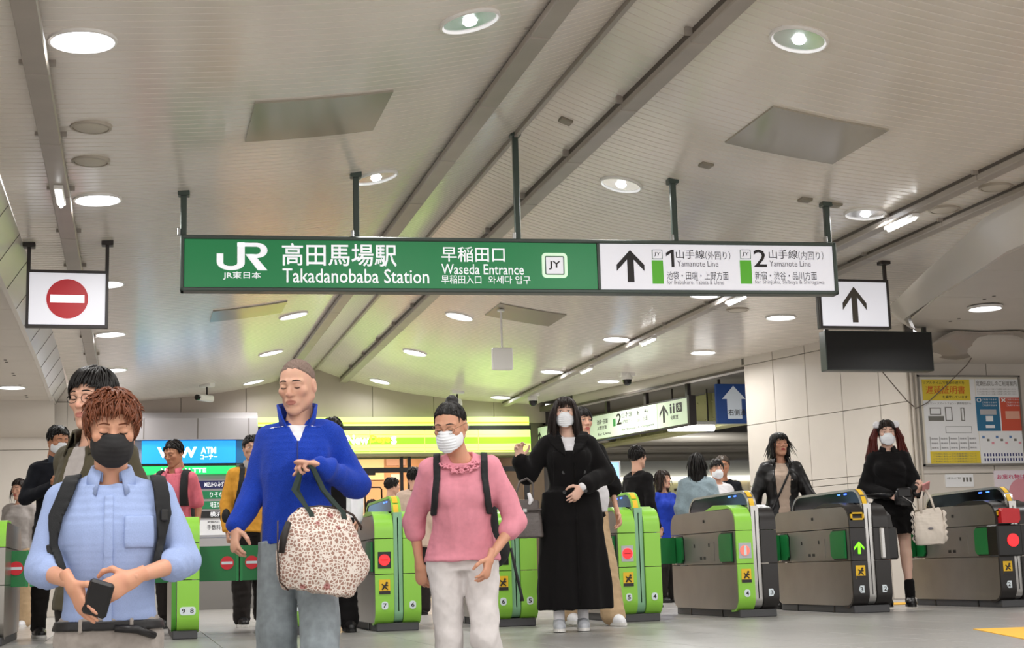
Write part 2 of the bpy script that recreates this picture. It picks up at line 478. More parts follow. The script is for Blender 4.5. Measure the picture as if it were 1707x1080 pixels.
# ================================================================== LIGHTS
def slope_at(X):
    return atan((ceil_h(X + .05) - ceil_h(X - .05)) / .1)
LIGHT_LABEL = {}
def downlight(X, Y, kind, label, z=None, tilt=None, r=.165, power=LAMP_W):
    t = thing('downlight', label, 'ceiling light', (X, Y, ceil_h(X) if z is None else z), 0, 'round ceiling downlights')
    t.rotation_euler = (0, -(slope_at(X) if tilt is None else tilt), 0)
    ob('trim_ring', MB().lathe([(r * .86, .01), (r * .86, -.004), (r * .93, -.016), (r, -.012), (r * 1.01, .01)], 36), 'lamp_ring', t, True)
    if kind == 'disc':
        ob('lens', MB().lathe([(0, -.012), (r * .6, -.011), (r * .87, -.006), (r * .87, .004)], 36), 'lens', t, True)
    else:
        ob('reflector', MB().lathe([(r * .87, -.005), (r * .8, .008), (r * .55, .016), (0, .018)], 36), 'reflector', t, True)
        ob('bulb', MB().lathe([(0, -.028), (.028, -.022), (.04, -.006), (.03, .012), (0, .016)], 20), 'bulb', t, True)
    L = bpy.data.lights.new('downlight_lamp', 'AREA'); L.shape = 'DISK'; L.size = r * 1.7; L.energy = power; L.color = (1, .985, .96)
    L.spread = radians(165)
    lo = bpy.data.objects.new('lamp', L); COL.objects.link(lo); lo.parent = t; lo.location = (0, 0, -.045)
    return t
ROWN = {4.2: 'overhead behind the viewer', 7.2: 'nearest row, in front of the green sign', 10.35: 'row level with the green sign', 13.4: 'row just behind the green sign', 16.2: 'row beyond the gates', 19.0: 'row before the shop front', 21.9: 'row close to the far wall'}
COLN = {-.28: 'left-edge column', 1.68: 'column left of the spine', 3.57: 'column right of the spine', 5.45: 'right-hand column'}
for Y in (4.2, 7.2, 10.35, 13.4, 16.2, 19.0, 21.9):
    for X in (-.28, 1.68, 3.57, 5.45):
        kind = 'disc' if (X < 0 or Y > 12) else 'bulb'
        Yv = Y - .3 if X > 5 and Y == 10.35 else Y
        downlight(X, Yv, kind, ('round white disc downlight, ' if kind == 'disc' else 'round reflector downlight, ') + COLN[X] + ', ' + ROWN[Y], power=LAMP_W * (.45 if Y > 21 else 1))
for (X, Y, w) in ((6.67, 14.3, 'beside the oblique right wall, nearest of three'), (6.77, 16.8, 'beside the oblique right wall, middle of three'), (6.45, 19.6, 'beside the oblique right wall, farthest of three')):
    downlight(X, Y, 'disc', 'round downlight ' + w)
for (px, py, w) in ((20, 645, 'nearer one in the left aisle ceiling'), (20, 683, 'farther one in the left aisle ceiling'), (1642, 513, 'in the right aisle ceiling above the notice board')):
    P = atZ(px, py, 2.8); downlight(P.x, P.y, 'disc', 'round downlight, ' + w, 2.8, 0)
for (X, Y, w) in ((8.6, 7.6, 'right aisle, nearest'), (8.8, 10.4, 'right aisle, middle'), (-2.4, 9.0, 'left aisle, nearest'), (-2.4, 13.2, 'left aisle, middle')):  # out-of-view downlights added to brighten the two aisles
    downlight(X, Y, 'disc', 'added round fill downlight in the cream panel ceiling, ' + w, 2.8 if X < 0 else 2.82, 0)
for (X, Y, lab) in ((-.28, 8.64, 'nearer of two round cream ceiling speakers by the left trunking'), (-.3, 9.37, 'farther of two round cream ceiling speakers by the left trunking'),
                    (6.06, 14.02, 'round cream ceiling speaker near the black display board'), (5.94, 9.73, 'round cream ceiling speaker by the right trunking, farther of the near two'), (5.96, 9.06, 'round cream ceiling speaker by the right trunking, nearest')):
    t = thing('ceiling_speaker', lab, 'speaker', (X, Y, ceil_h(X)), 0, 'round ceiling speakers')
    ob('grille', MB().lathe([(0, -.014), (.09, -.014), (.1, -.008), (.1, .005)], 28), M('speaker_face', '#cfc6b8', .6), t, True)
    ob('rim', MB().lathe([(.102, .004), (.103, -.014), (.118, -.012), (.122, .008)], 28), M('speaker_rim', '#b7ad9f', .5), t, True)
for (X, Y, lab) in ((2.88, 9.47, 'small square ceiling detector by the spine'), (3.92, 9.49, 'small square ceiling detector between hanger tubes'), (4.86, 9.87, 'small square ceiling detector left of the right hanger'), (5.12, 9.9, 'small square ceiling detector right of the right hanger')):
    t = ob('ceiling_detector', MB().bbox(-.045, .045, -.045, .045, -.018, .02, .006), M('detector', '#8f8778', .5)); t.location = (X, Y, ceil_h(X)); t.rotation_euler = (0, -slope_at(X), 0)
    tag(t, lab, 'detector', 'small square ceiling detectors')
def batten(P, lab, ang=0., L=.45):
    t = thing('batten_light', lab, 'batten light', P, ang, 'slim batten lights on the trunking')
    ob('housing', MB().bbox(-.03, .03, -L / 2, L / 2, 0, .03, .005), 'white_plastic', t)
    ob('tube', MB().tube([(0, -L / 2 + .02, -.008), (0, L / 2 - .02, -.008)], .012, 10), M('tube_glow', '#ffffff', .3, emit=14.), t, True)
for (px, py, lab) in ((1490, 373, 'slim batten light on the right trunking, nearest'), (1212, 501, 'slim batten light on the right trunking below the green sign'), (1057, 570, 'slim batten light on the right trunking, mid hall'), (945, 618, 'slim batten light on the right trunking, far hall')):
    P = atZ(px, py, 2.96); batten((5.66, P.y, ceil_h(5.66) - .0995), lab)
P = atZ(118, 330, 2.95); batten((-.51, P.y, ceil_h(-.51) - .1045), 'slim batten light on the left trunking above the no entry sign')

# ================================================================== SIGNS
M('sign_frame', '#4f5a54', .4, metal=.2)
M('sign_green', '#23824d', .35, emit=.32)
M('sign_white', '#eeeef6', .35, emit=.36)
M('sign_letter', '#ffffff', .4, emit=.5, ecol='#f3f4ff')
M('ink', '#2a2626', .5)
M('ink_soft', '#6f6a70', .5)
M('jy_green', '#5cb531', .4, emit=.25)
M('jy_tile', '#d9f5d8', .4, emit=.5)
M('hanger', '#47524c', .4, metal=.3)
M('hanger_dark', '#2b2422', .45)
M('red_sign', '#c5202b', .4, emit=.15)
A0 = Vector((.28, 10.2, 2.395)); A1 = Vector((5.08, 9.86, 2.395)); dS = (A1 - A0).normalized(); SL = (A1 - A0).length; SH = .398
sg = thing('station_sign', 'long hanging green and white lightbox sign naming the station and platforms', 'sign', A0, atan2(dS.y, dS.x))
_sn = np.array([dS.y, -dS.x, 0])
def S(px, py):
    P = on_plane(px, py, A0, _sn) - A0
    return P.dot(dS), P.z
def srect(px0, py0, px1, py1):
    a = S(px0, py1); b = S(px1, py0); return a[0], a[1], b[0], b[1]
fw = .028
fr = MB()
fr.bbox(0, SL, -.012, .10, 0, fw, .006).bbox(0, SL, -.012, .10, SH - fw, SH, .006).bbox(0, fw, -.012, .10, 0, SH, .006).bbox(SL - fw, SL, -.012, .10, 0, SH, .006)
us = S(998, 445)[0]
fr.bbox(us - .011, us + .011, -.012, .06, fw, SH - fw, .003).box(.01, SL - .01, .06, .095, .01, SH - .01)
ob('frame', fr, 'sign_frame', sg)
ob('green_panel', MB().bbox(fw, us - .011, 0, .05, fw, SH - fw, .002), 'sign_green', sg)
wp = ob('white_panel', MB().bbox(us + .011, SL - fw, 0, .05, fw, SH - fw, .002), 'sign_white', sg)
for px in (303, 595, 865, 1128, 1384):
    u = min(max(S(px, 398)[0], .02), SL - .02); Pw = A0 + dS * u
    hz = ceil_h(Pw.x) - A0.z
    h = MB().bbox(u - .021, u + .021, .02, .062, SH - .005, hz, .004).bbox(u - .04, u + .04, .0, .082, hz - .03, hz + .02, .005)
    ob('hanger', h, 'hanger', sg)
    ob('clamp', MB().bbox(u - .04, u - .02, .0, .04, SH, SH + .05, .004), M('steel', '#b9b9b8', .3, metal=.9), sg)
# station emblem: two joined letter shapes
def emblem(x0, z0, x1, z1, mat, parent):
    w, h = x1 - x0, z1 - z0
    def q(pts): return [(x0 + a * w, z0 + b * h) for a, b in pts]
    t = .145
    m_ = MB()
    # J hook
    J = []
    for k in range(9):
        a = pi + pi / 2 * k / 8; J.append((.26 + .26 * cos(a), .30 + .30 * sin(a)))
    J += [(.30, 0)]
    for k in range(9):
        a = -pi / 2 + pi / 2 * k / 8; J.append((.30 + .25 * cos(a), .26 + .26 * sin(a)))
    J += [(.55, 1.0), (.405, 1.0), (.405, .30)]
    for k in range(7):
        a = 0 - pi / 2 * k / 6; J.append((.30 + .105 * cos(a), .26 + .11 * sin(a)))
    for k in range(7):
        a = -pi / 2 - pi / 2 * k / 6; J.append((.25 + .12 * cos(a), .27 + .12 * sin(a)))
    J += [(.13, .60), (0, .60)]
    m_.prism(q(J), -.0016, -.0006, 'y')
    # R bowl and leg
    B = [(.405, 1.0), (.80, 1.0)]
    for k in range(9):
        a = pi / 2 - pi * k / 8; B.append((.80 + .2 * cos(a), .725 + .275 * sin(a)))
    B += [(.70, .45), (.60, .585), (.78, .585)]
    for k in range(9):
        a = -pi / 2 + pi * k / 8; B.append((.78 + .085 * cos(a), .722 + .137 * sin(a)))
    B += [(.405, .86)]
    m_.prism(q(B), -.0016, -.0006, 'y')
    m_.prism(q([(.56, .585), (.73, .585), (1.0, 0.0), (.81, 0.0)]), -.0016, -.0006, 'y')
    return ob('emblem', m_, mat, parent)
emblem(*srect(361, 405, 446, 450), 'sign_letter', sg)
def stext(s, box, mat='sign_letter', bold=0., fit='both', parent=None):
    return text(s, *srect(*box), mat, parent or sg, bold=bold, fit=fit)
stext('JR東日本', (372, 453, 435, 466), bold=.008)
stext('高田馬場駅', (470, 407, 661, 443), bold=.010)
stext('Takadanobaba Station', (471, 449, 715, 471), bold=.006)
stext('早稲田口', (736, 412, 841, 436), bold=.007)
stext('Waseda Entrance', (736, 441, 873, 457), bold=.004)
stext('早稲田入口', (736, 459, 802, 473), bold=.0)
stext('와세다 입구', (814, 460, 884, 473))
x0, z0, x1, z1 = srect(904, 422, 945, 463)
ob('line_badge', MB().prism(rrect(x0, x1, z0, z1, .03), -.0022, -.0003, 'y'), 'jy_tile', sg)
ob('badge_ring', MB().prism(rrect(x0 + .022, x1 - .022, z0 + .022, z1 - .022, .012), -.0026, -.002, 'y'), M('badge_grey', '#6d8f7c', .4), sg)
ob('badge_face', MB().prism(rrect(x0 + .031, x1 - .031, z0 + .031, z1 - .031, .006), -.003, -.0024, 'y'), 'sign_white', sg)
text('JY', x0 + .05, z0 + .06, x1 - .05, z1 - .06, 'ink', sg, y=-.0034, bold=.02)
def arrow_up(x0, z0, x1, z1, mat, parent, y0=-.0014, y1=-.0004, name='arrow'):
    w, h = x1 - x0, z1 - z0; cx = (x0 + x1) / 2; t = w * .16
    p = [(cx, z1), (x1, z1 - h * .46), (x1, z1 - h * .66), (cx + t * .75, z1 - h * .30), (cx + t * .75, z0), (cx - t * .75, z0), (cx - t * .75, z1 - h * .30), (x0, z1 - h * .66), (x0, z1 - h * .46)]
    return ob(name, MB().prism(p, y0, y1, 'y'), mat, parent)
arrow_up(*srect(1029, 417, 1073, 470), 'ink', sg)
for (bx, num, a, b_, c, d) in ((1087, '1', '山手線', '（外回り）', '池袋・田端・上野方面', 'for Ikebukuro, Tabata & Ueno'), (1234, '2', '山手線', '（内回り）', '新宿・渋谷・品川方面', 'for Shinjuku, Shibuya & Shinagawa')):
    x0, z0, x1, z1 = srect(bx, 416, bx + 17, 432)
    ob('line_badge', MB().prism(rrect(x0, x1, z0, z1, .008), -.0012, -.0003, 'y'), M('badge_line', '#7d9484', .4), sg)
    ob('badge_face', MB().prism(rrect(x0 + .006, x1 - .006, z0 + .006, z1 - .006, .004), -.0018, -.001, 'y'), 'sign_white', sg)
    text('JY', x0 + .015, z0 + .02, x1 - .015, z1 - .02, 'ink', sg, y=-.0022)
    x0, z0, x1, z1 = srect(bx + 1, 434, bx + 18, 473)
    ob('line_bar', MB().box(x0, x1, -.0014, -.0003, z0, z1), 'jy_green', sg)
    if num == '2': stext(num, (bx + 23, 416, bx + 43, 445), 'ink', bold=.01)
    else:
        x0, z0, x1, z1 = srect(bx + 24, 416, bx + 36, 445); wq = x1 - x0
        ob('numeral', MB().prism([(x1 - wq * .36, z0), (x1, z0), (x1, z1), (x1 - wq * .3, z1), (x0, z1 - wq * .42), (x0, z1 - wq * .85), (x1 - wq * .36, z1 - wq * .42)], -.0014, -.0004, 'y'), 'ink', sg)
    stext(a, (bx + 40 + (0 if num == '1' else 8), 417, bx + 87 + (0 if num == '1' else 8), 431), 'ink', bold=.004)
    stext(b_, (bx + 89 + (0 if num == '1' else 8), 419, bx + 130 + (0 if num == '1' else 8), 433), 'ink')
    stext('Yamanote Line', (bx + 42 + (0 if num == '1' else 7), 435, bx + 110 + (0 if num == '1' else 7), 444), 'ink_soft')
    stext(c, (bx + 25, 453, bx + 127, 466), 'ink')
    stext(d, (bx + 25, 467, bx + (120 if num == '1' else 140), 475), 'ink_soft')

def flat_sign(name, label, px0, py0, px1, py1, Y, fwid=.022, depth=.06, frame='hanger_dark', face='sign_white', cat='sign'):
    a = atY(px0, py1, Y); b = atY(px1, py0, Y)
    w, h = b.x - a.x, b.z - a.z
    t = thing(name, label, cat, (a.x, Y, a.z))
    m_ = MB().box(0, w, -.006, depth, 0, fwid).box(0, w, -.006, depth, h - fwid, h).box(0, fwid, -.006, depth, fwid, h - fwid).box(w - fwid, w, -.006, depth, fwid, h - fwid).box(fwid, w - fwid, depth - .01, depth, fwid, h - fwid)
    ob('frame', m_, frame, t)
    ob('face', MB().box(fwid, w - fwid, 0, depth - .012, fwid, h - fwid), face, t)
    return t, w, h
# no entry sign
t, w, h = flat_sign('no_entry_sign', 'square hanging white no entry sign with red disc', 42, 452, 181, 545, 11.68)
def no_entry(cx, cz, r, parent, y=-.002, s='sign_letter'):
    d = ob('red_disc', MB().disc(cx, cz, r, y, y + .0018, 40), 'red_sign', parent)
    ob('bar', MB().box(cx - r * .82, cx + r * .82, y - .0012, y, cz - r * .2, cz + r * .2), s, parent)
no_entry(w / 2, h / 2 + .0, h * .345, t)
def drop_rod(t, x, h, X, r=.014, mat='hanger_dark'):
    zc = ceil_h(X) - t.location.z
    ob('hanger', MB().bbox(x - r, x + r, .015, .015 + 2 * r, 0, zc, .003).bbox(x - .045, x + .045, -.015, .075, zc - .035, zc + .01, .004), mat, t)
drop_rod(t, .012, h, t.location.x); drop_rod(t, w - .012, h, t.location.x + w)
# straight on sign
t, w, h = flat_sign('arrow_sign', 'square hanging white sign with a black up arrow', 1368, 467, 1480, 547, 11.5, face='sign_white')
arrow_up(w / 2 - .115, .055, w / 2 + .115, h - .065, M('ink_brown', '#4a4238', .5), t)
drop_rod(t, .012, h, t.location.x); drop_rod(t, w - .012, h, min(t.location.x + w, 6.2))
# black display board
a = atY(1379, 617, 13.6); b_ = atY(1553, 553, 13.6); w, h = b_.x - a.x, b_.z - a.z
t = thing('display_board', 'switched-off black hanging display board', 'display', (a.x, 13.6, a.z))
ob('housing', MB().bbox(0, w, 0, .14, 0, h, .006), M('board_side', '#27302c', .4), t)
ob('screen', MB().box(.012, w - .012, -.003, .0, .012, h - .012), M('screen_off', '#070606', .55), t)
for x in (.05, w - .05):
    ob('hanger', MB().bbox(x - .02, x + .02, .05, .09, h - .01, 3.0 - a.z, .003), 'hanger_dark', t)
# white box on a rod
a = atY(822, 616, 15.3); b_ = atY(855, 579, 15.3); w, h = b_.x - a.x, b_.z - a.z
t = thing('antenna_box', 'white rectangular box hanging on a thin rod beneath the ceiling', 'antenna', (a.x, 15.3, a.z))
ob('case', MB().bbox(0, w, 0, .07, 0, h, .012), 'white_plastic', t)
ob('rod', MB().tube([(w * .5, .035, h), (w * .5, .035, ceil_h(a.x + w / 2) - a.z - .02)], .012, 8).lathe([(.04, -.02), (.04, 0), (.01, .01)], 16, (w * .5, .035, ceil_h(a.x + w / 2) - a.z - .02)), 'white_plastic', t, True)
# security cameras
def cctv(px, py, drop, lab, rz=0., dome=False, Z=None):
    P = None; h = 2.7
    X = 3.0
    for _ in range(20):
        P = atZ(px, py, ceil_h(X)); X = P.x
    t = thing('security_camera', lab, 'camera', (P.x, P.y, ceil_h(P.x)), rz, 'ceiling security cameras')
    ob('mount', MB().bbox(-.1, .1, -.06, .06, -.045, .02, .008), 'white_plastic', t)
    ob('stem', MB().tube([(0, 0, -.03), (0, 0, -drop)], .014, 8), 'hanger_dark', t)
    if dome:
        ob('housing', MB().lathe([(.06, -drop + .08), (.075, -drop + .02), (.075, -drop - .02), (.0, -drop - .02)], 20), 'white_plastic', t, True)
        ob('dome', MB().lathe([(.065, -drop - .02), (.055, -drop - .07), (.03, -drop - .095), (0, -drop - .1)], 20), 'black_gloss', t, True)
    else:
        ob('housing', MB().bbox(-.05, .05, -.2, .12, -drop - .09, -drop, .02), 'white_plastic', t)
        ob('lens', MB().tube([(0, -.23, -drop - .05), (0, -.19, -drop - .05)], .04, 14), 'black_gloss', t)
    return t
cctv(345, 640, .16, 'bullet security camera under the ceiling above the blue cash machine sign', -.7)
cctv(762, 652, .2, 'slim security camera hanging above the lime shop sign', .1, True)
cctv(888, 655, .1, 'dome security camera beside the dark haired woman in the black coat', 0, True)
cctv(1045, 622, .07, 'dome security camera above the passage opening', 0, True)
# ================================================================== CASH MACHINE CORNER AND SHOP (far wall)
YF = 22.3
def R(px0, py0, px1, py1, Y):
    a = atY(px0, py1, Y); b = atY(px1, py0, Y); return a.x, b.x, a.z, b.z
M('lime_glow', '#8fd032', .3, emit=1.9, ecol=(.40, .80, .03))
M('lime_pale', '#cfe88a', .3, emit=1.15, ecol=(.56, .82, .16))
M('lime_mid', '#7fd022', .3, emit=1.35, ecol=(.25, .75, .02))
M('yellow_glow', '#ffe13a', .3, emit=1.5, ecol='#ffdc2a')
M('white_glow', '#ffffff', .3, emit=2.6, ecol='#f1f4ff')
M('atm_blue', '#2aa3ea', .3, emit=.95, ecol='#1c98ee')
M('atm_blue_dark', '#2a76ae', .35, emit=.15)
M('atm_green', '#2fdc74', .3, emit=.95, ecol='#17dd66')
M('grey_panel', '#b9b6b8', .4)
M('bulkhead', '#b0abad', .4)
bk = MB()
x0, x1, z0, z1 = R(90, 697, 430, 734, YF)
bk.prism([(YF, z0), (22.6, z0), (22.6, z1 + .10), (YF + .12, z1 + .10), (YF, z1)], -.7, x1, 'x')
bulk = struct('trim_11', bk, 'bulkhead', 'white bulkhead above the cash machine corner')
for px in (240, 330, 415):
    X = atY(px, 690, YF).x; ob('joint', MB().box(X - .006, X + .006, YF - .003, YF, z0 + .01, z1), 'panel_joint', bulk)
struct('wall_atm', MB().box(-.72, 1.72, 22.42, 22.6, 0, 2.5), 'bulkhead', 'pale wall behind the cash machine boards')
# blue header
X0, X1, Z0, Z1 = R(236, 734, 393, 773, YF + .05)
t = thing('atm_header', 'glowing blue and green header sign of the cash machine corner', 'sign', (X0, YF + .05, 0))
w = X1 - X0
ob('blue_panel', MB().bbox(0, w, 0, .08, Z0, Z1, .004), 'atm_blue', t)
_, _, g0, g1 = R(236, 776, 393, 791, YF + .05)
ob('green_panel', MB().bbox(0, w, 0, .08, g0, g1, .004), 'atm_green', t)
ob('rail', MB().box(-.01, w + .01, .01, .09, g1, Z0), 'dark', t)
xe = atY(427, 740, YF + .05).x - X0
ob('end_panel_blue', MB().box(w + .01, xe, .02, .08, Z0, Z1), 'atm_blue_dark', t)
ob('end_panel_green', MB().box(w + .01, xe, .02, .08, g0, g1), M('atm_green_dark', '#1d7c47', .4, emit=.08), t)
def T(s, box, mat, par, Y, y=-.002, bold=.01):
    a, b, c, d = R(*box, Y); L = par.location
    return text(s, a - L.x, c - L.z, b - L.x, d - L.z, mat, par, y=y, bold=bold)
T('VIEW', (262, 745, 328, 763), 'white_glow', t, YF + .05, bold=.04)
T('ATM', (335, 745, 360, 756), 'white_glow', t, YF + .05, bold=.02)
T('コーナー', (334, 757, 362, 766), 'white_glow', t, YF + .05, bold=.008)
T('VIEW ALTTE', (268, 780, 344, 788), 'white_glow', t, YF + .05, bold=.02)
# bank boards
bd = [('navy', '#20245e', 800, 815, 'MIZUHO みずほ銀行'), ('bank_green', '#1f8a58', 817, 832, 'りそな銀行'), ('bank_green', '#1f8a58', 834, 849, '埼玉りそな銀行'), ('ink_black', '#22211f', 850, 864, '横浜銀行'), ('white_board', '#f4f4f8', 865, 893, None)]
YB = 21.9
xa, xb, _, _ = R(300, 800, 440, 893, YB)
t = thing('bank_board', 'standing board listing partner banks beside the cash machines', 'notice board', (xa, YB, 0))
_, _, zb, zt = R(300, 798, 440, 912, YB)
ob('backing', MB().box(0, xb - xa, .01, .04, zb, zt), 'grey_panel', t)
ob('stand', MB().box(.02, xb - xa - .02, .012, .05, 0, zb), M('kiosk_steel', '#8a8784', .35, metal=.5), t)
for (n, c, y0, y1, s) in bd:
    _, _, q0, q1 = R(300, y0, 440, y1, YB)
    p = ob('bank_strip', MB().box(.0, xb - xa, -.002, .01, q0, q1), M(n, c, .4, emit=.12), t)
    if s:
        T(s, (341 if 'M' in s else 350, y0 + 2, 389, y1 - 3), 'sign_letter', t, YB, y=-.004, bold=.006)
T('0', (371, 868, 391, 890), M('magenta', '#c2185b', .4, emit=.1), t, YB, y=-.004, bold=.05)
T('手数料', (345, 874, 368, 884), 'ink', t, YB, y=-.004, bold=.006)
T('時間内の', (346, 868, 366, 872), 'ink', t, YB, y=-.004)
_, _, q0, q1 = R(300, 894, 440, 897, YB)
ob('blue_rule', MB().box(0, xb - xa, -.003, .01, q0, q1), M('rule_blue', '#3f79b5', .4), t)
# row of cash machine cabinets (grey) behind the people
for i, (pxa, pxb, lab) in enumerate(((246, 292, 'grey cash machine cabinet at the left under the blue header'), (294, 335, 'grey cash machine cabinet beside the bank board'))):
    a, b, _, _ = R(pxa, 800, pxb, 900, 22.2)
    t = thing('cash_machine', lab, 'cash machine', (a, 22.05, 0), 0, 'cash machines')
    wv = b - a
    ob('body', MB().prism([(0, 0), (.35, 0), (.35, 1.75), (.12, 1.75), (.1, 1.15), (-.05, 1.0), (0, .95)], 0, wv, 'x'), M('kiosk_body', '#c9c8c6', .4), t)
    ob('screen', MB().add([(.07, .097, 1.2), (wv - .07, .097, 1.2), (wv - .07, .115, 1.6), (.07, .115, 1.6)], [(0, 1, 2, 3)]), M('kiosk_screen', '#9cc4ea', .2, emit=.8), t)
    ob('keypad', MB().add([(.1, -.035, 1.02), (wv - .1, -.035, 1.02), (wv - .1, .06, 1.115), (.1, .06, 1.115)], [(0, 1, 2, 3)]), 'dark', t)

# --- convenience shop
x0, x1, z0, z1 = R(430, 697, 884, 757, YF)
sh = thing('shop_sign', 'long glowing lime green lightbox sign over the shop front', 'sign', (x0, YF, 0))
sw = x1 - x0
_, _, a0, a1 = R(430, 698, 884, 711, YF + .1)
ob('upper_band', MB().bbox(0, sw, .08, .2, a0, a1 + .03, .004), 'lime_pale', sh)
_, _, s0, s1 = R(430, 703, 884, 707, YF + .1)
ob('upper_stripe', MB().box(0, sw, .077, .08, s0, s1), 'lime_glow', sh)
_, _, b0, b1 = R(430, 716, 884, 757, YF)
for k in range(5):
    xa, xb = sw * k / 5 + .004, sw * (k + 1) / 5 - .004
    p = ob('lightbox', MB().bbox(xa, xb, 0, .16, b0, b1, .005), 'lime_pale', sh)
    for (ya, yb, mt) in ((723, 726, 'lime_glow'), (728, 742, 'lime_mid'), (745, 748, 'yellow_glow'), (750, 755, 'lime_mid')):
        _, _, q0, q1 = R(430, ya, 884, yb, YF)
        ob('stripe', MB().box(xa, xb, -.002, .0, q0, q1), mt, p)
ob('shadow_gap', MB().box(-.02, sw + .02, .06, .2, b1, a0), 'dark', sh)
ob('lower_rail', MB().box(0, sw, -.01, .16, b0 - .05, b0 - .003), M('olive_rail', '#8d8a63', .5), sh)
T('New', (578, 725, 615, 741), 'white_glow', sh, YF, y=-.005, bold=.03)
T('Days', (617, 725, 650, 741), 'yellow_glow', sh, YF, y=-.005, bold=.03)
T('s', (652, 727, 661, 741), 'white_glow', sh, YF, y=-.005, bold=.03)
# shop front: black frames, glass, warm interior
M('frame_black', '#141211', .35)
M('shop_wall', '#e0a679', .6, noise=.05, nscale=2)
M('shop_cream', '#e8dfae', .6)
fr = thing('glass_shop_facade', 'black framed glass shop front under the lime sign', 'shop front', (x0, YF + .12, 0))
zt = b0 - .05
for (px, wv) in ((432, .08), (560, .06), (670, .05), (683, .05), (742, .05), (800, .05), (878, .09)):
    X = atY(px, 800, YF + .12).x - x0; ob('mullion', MB().box(X - wv / 2, X + wv / 2, 0, .06, 0, zt), 'frame_black', fr)
_, _, q0, q1 = R(430, 777, 884, 790, YF + .12)
ob('transom', MB().box(0, sw, -.02, .08, q0, q1), 'frame_black', fr)
X = atY(612, 800, YF + .12).x - x0; ob('door_sensor', MB().box(X - .2, X + .12, -.05, .05, q0 - .04, q0 + .02), 'frame_black', fr)
gl = M('shop_glass', '#ffffff', .02, trans=1., spec=.3)
gl.node_tree.nodes['Principled BSDF'].inputs['IOR'].default_value = 1.02
for pa, pb in ((436, 556), (686, 739), (745, 797), (803, 873)):
    Xa, Xb = atY(pa, 800, YF + .12).x - x0, atY(pb, 800, YF + .12).x - x0
    ob('pane', MB().box(Xa, Xb, .025, .031, .05, q0), gl, fr)
struct('wall_shop_back', MB().box(x0 - .2, x1 + .4, 26.2, 26.3, 0, 2.9), 'shop_wall', 'warm orange back wall inside the shop')
struct('wall_shop_left', MB().box(x0 - .3, x0 - .2, 22.6, 26.3, 0, 2.9), 'shop_cream', 'left inner wall of the shop')
struct('wall_shop_right', MB().box(x1 + .4, x1 + .5, 22.6, 26.3, 0, 2.9), 'shop_cream', 'right inner wall of the shop')
struct('ceiling_shop', MB().box(x0 - .3, x1 + .5, 22.62, 26.3, 2.75, 2.85), 'shop_cream', 'plain cream ceiling inside the shop')
for (pxa, pxb, ya, yb, c, lab) in ((596, 640, 757, 800, '#e9dca6', 'cream wall poster high inside the shop'), (644, 676, 757, 776, '#d9a58c', 'salmon wall poster inside the shop doorway'), (700, 735, 795, 850, '#cfc4b2', 'pale wall poster inside the shop by the right pane'), (652, 672, 790, 800, '#e9e6dc', 'white wall card inside the shop doorway')):
    a, b, c0, c1 = R(pxa, ya, pxb, yb, 26.15)
    tag(ob('shop_poster', MB().box(a, b, 26.16, 26.19, c0, c1), M('poster_' + c[1:], c, .5)), lab, 'poster')
for i, (pxa, pxb, lab) in enumerate(((566, 606, 'low shelf unit of packets behind the man in blue'), (690, 735, 'low shelf unit of packets behind the woman in pink'), (760, 840, 'shelf unit of packets at the right of the shop'))):
    a, b, _, _ = R(pxa, 800, pxb, 900, 25)
    t = thing('shop_shelf', lab, 'shelf', (a, 25, 0), 0, 'shop shelf units')
    ob('carcass', MB().box(0, b - a, .05, .4, 0, 1.45).box(0, b - a, 0, .4, 0, .12), 'white_plastic', t)
    for k in range(4):
        ob('shelf_board', MB().box(0, b - a, -.05, .05, .3 + k * .33, .32 + k * .33), 'white_plastic', t)
        nn = max(2, int((b - a) / .14))
        for j in range(nn):
            cc = random.choice(['#b5482f', '#d9b23a', '#3f7f4c', '#d8d3c8', '#6a4a9b', '#c96a3d'])
            ob('packet', MB().bbox((b - a) * (j + .1) / nn, (b - a) * (j + .88) / nn, -.03, .045, .322 + k * .33, .322 + k * .33 + random.uniform(.14, .22), .01), M('pack_' + cc[1:], cc, .4), t)
# black tube rack
a, b, c0, c1 = R(609, 812, 636, 860, 23.6)
tag(ob('display_rack', MB().tube([(a, 23.6, 0), (a, 23.6, c1 - .03), (a + .03, 23.6, c1), (b - .03, 23.6, c1), (b, 23.6, c1 - .03), (b, 23.6, 0)], .014, 8).tube([(a, 23.6, .3), (b, 23.6, .3)], .012, 8).tube([(a, 23.4, .02), (a, 23.8, .02)], .014, 8).tube([(b, 23.4, .02), (b, 23.8, .02)], .014, 8), 'frame_black', None, True), 'black tubular display rack standing in the shop doorway', 'rack')
for i, X in enumerate((2.9, 4.6)):
    L = bpy.data.lights.new('shop_lamp', 'AREA'); L.shape = 'RECTANGLE'; L.size = 1.2; L.size_y = 1.6; L.energy = 60; L.color = (1, .86, .66)
    t = thing('shop_light', 'square ceiling light panel inside the shop, ' + ('left' if i == 0 else 'right'), 'ceiling light', (X, 24.4, 2.74), 0, 'shop ceiling lights')
    ob('diffuser', MB().bbox(-.6, .6, -.8, .8, -.02, 0, .004), M('warm_panel', '#fff0d8', .4, emit=2.5), t)
    lo = bpy.data.objects.new('lamp', L); COL.objects.link(lo); lo.parent = t; lo.location = (0, 0, -.04)

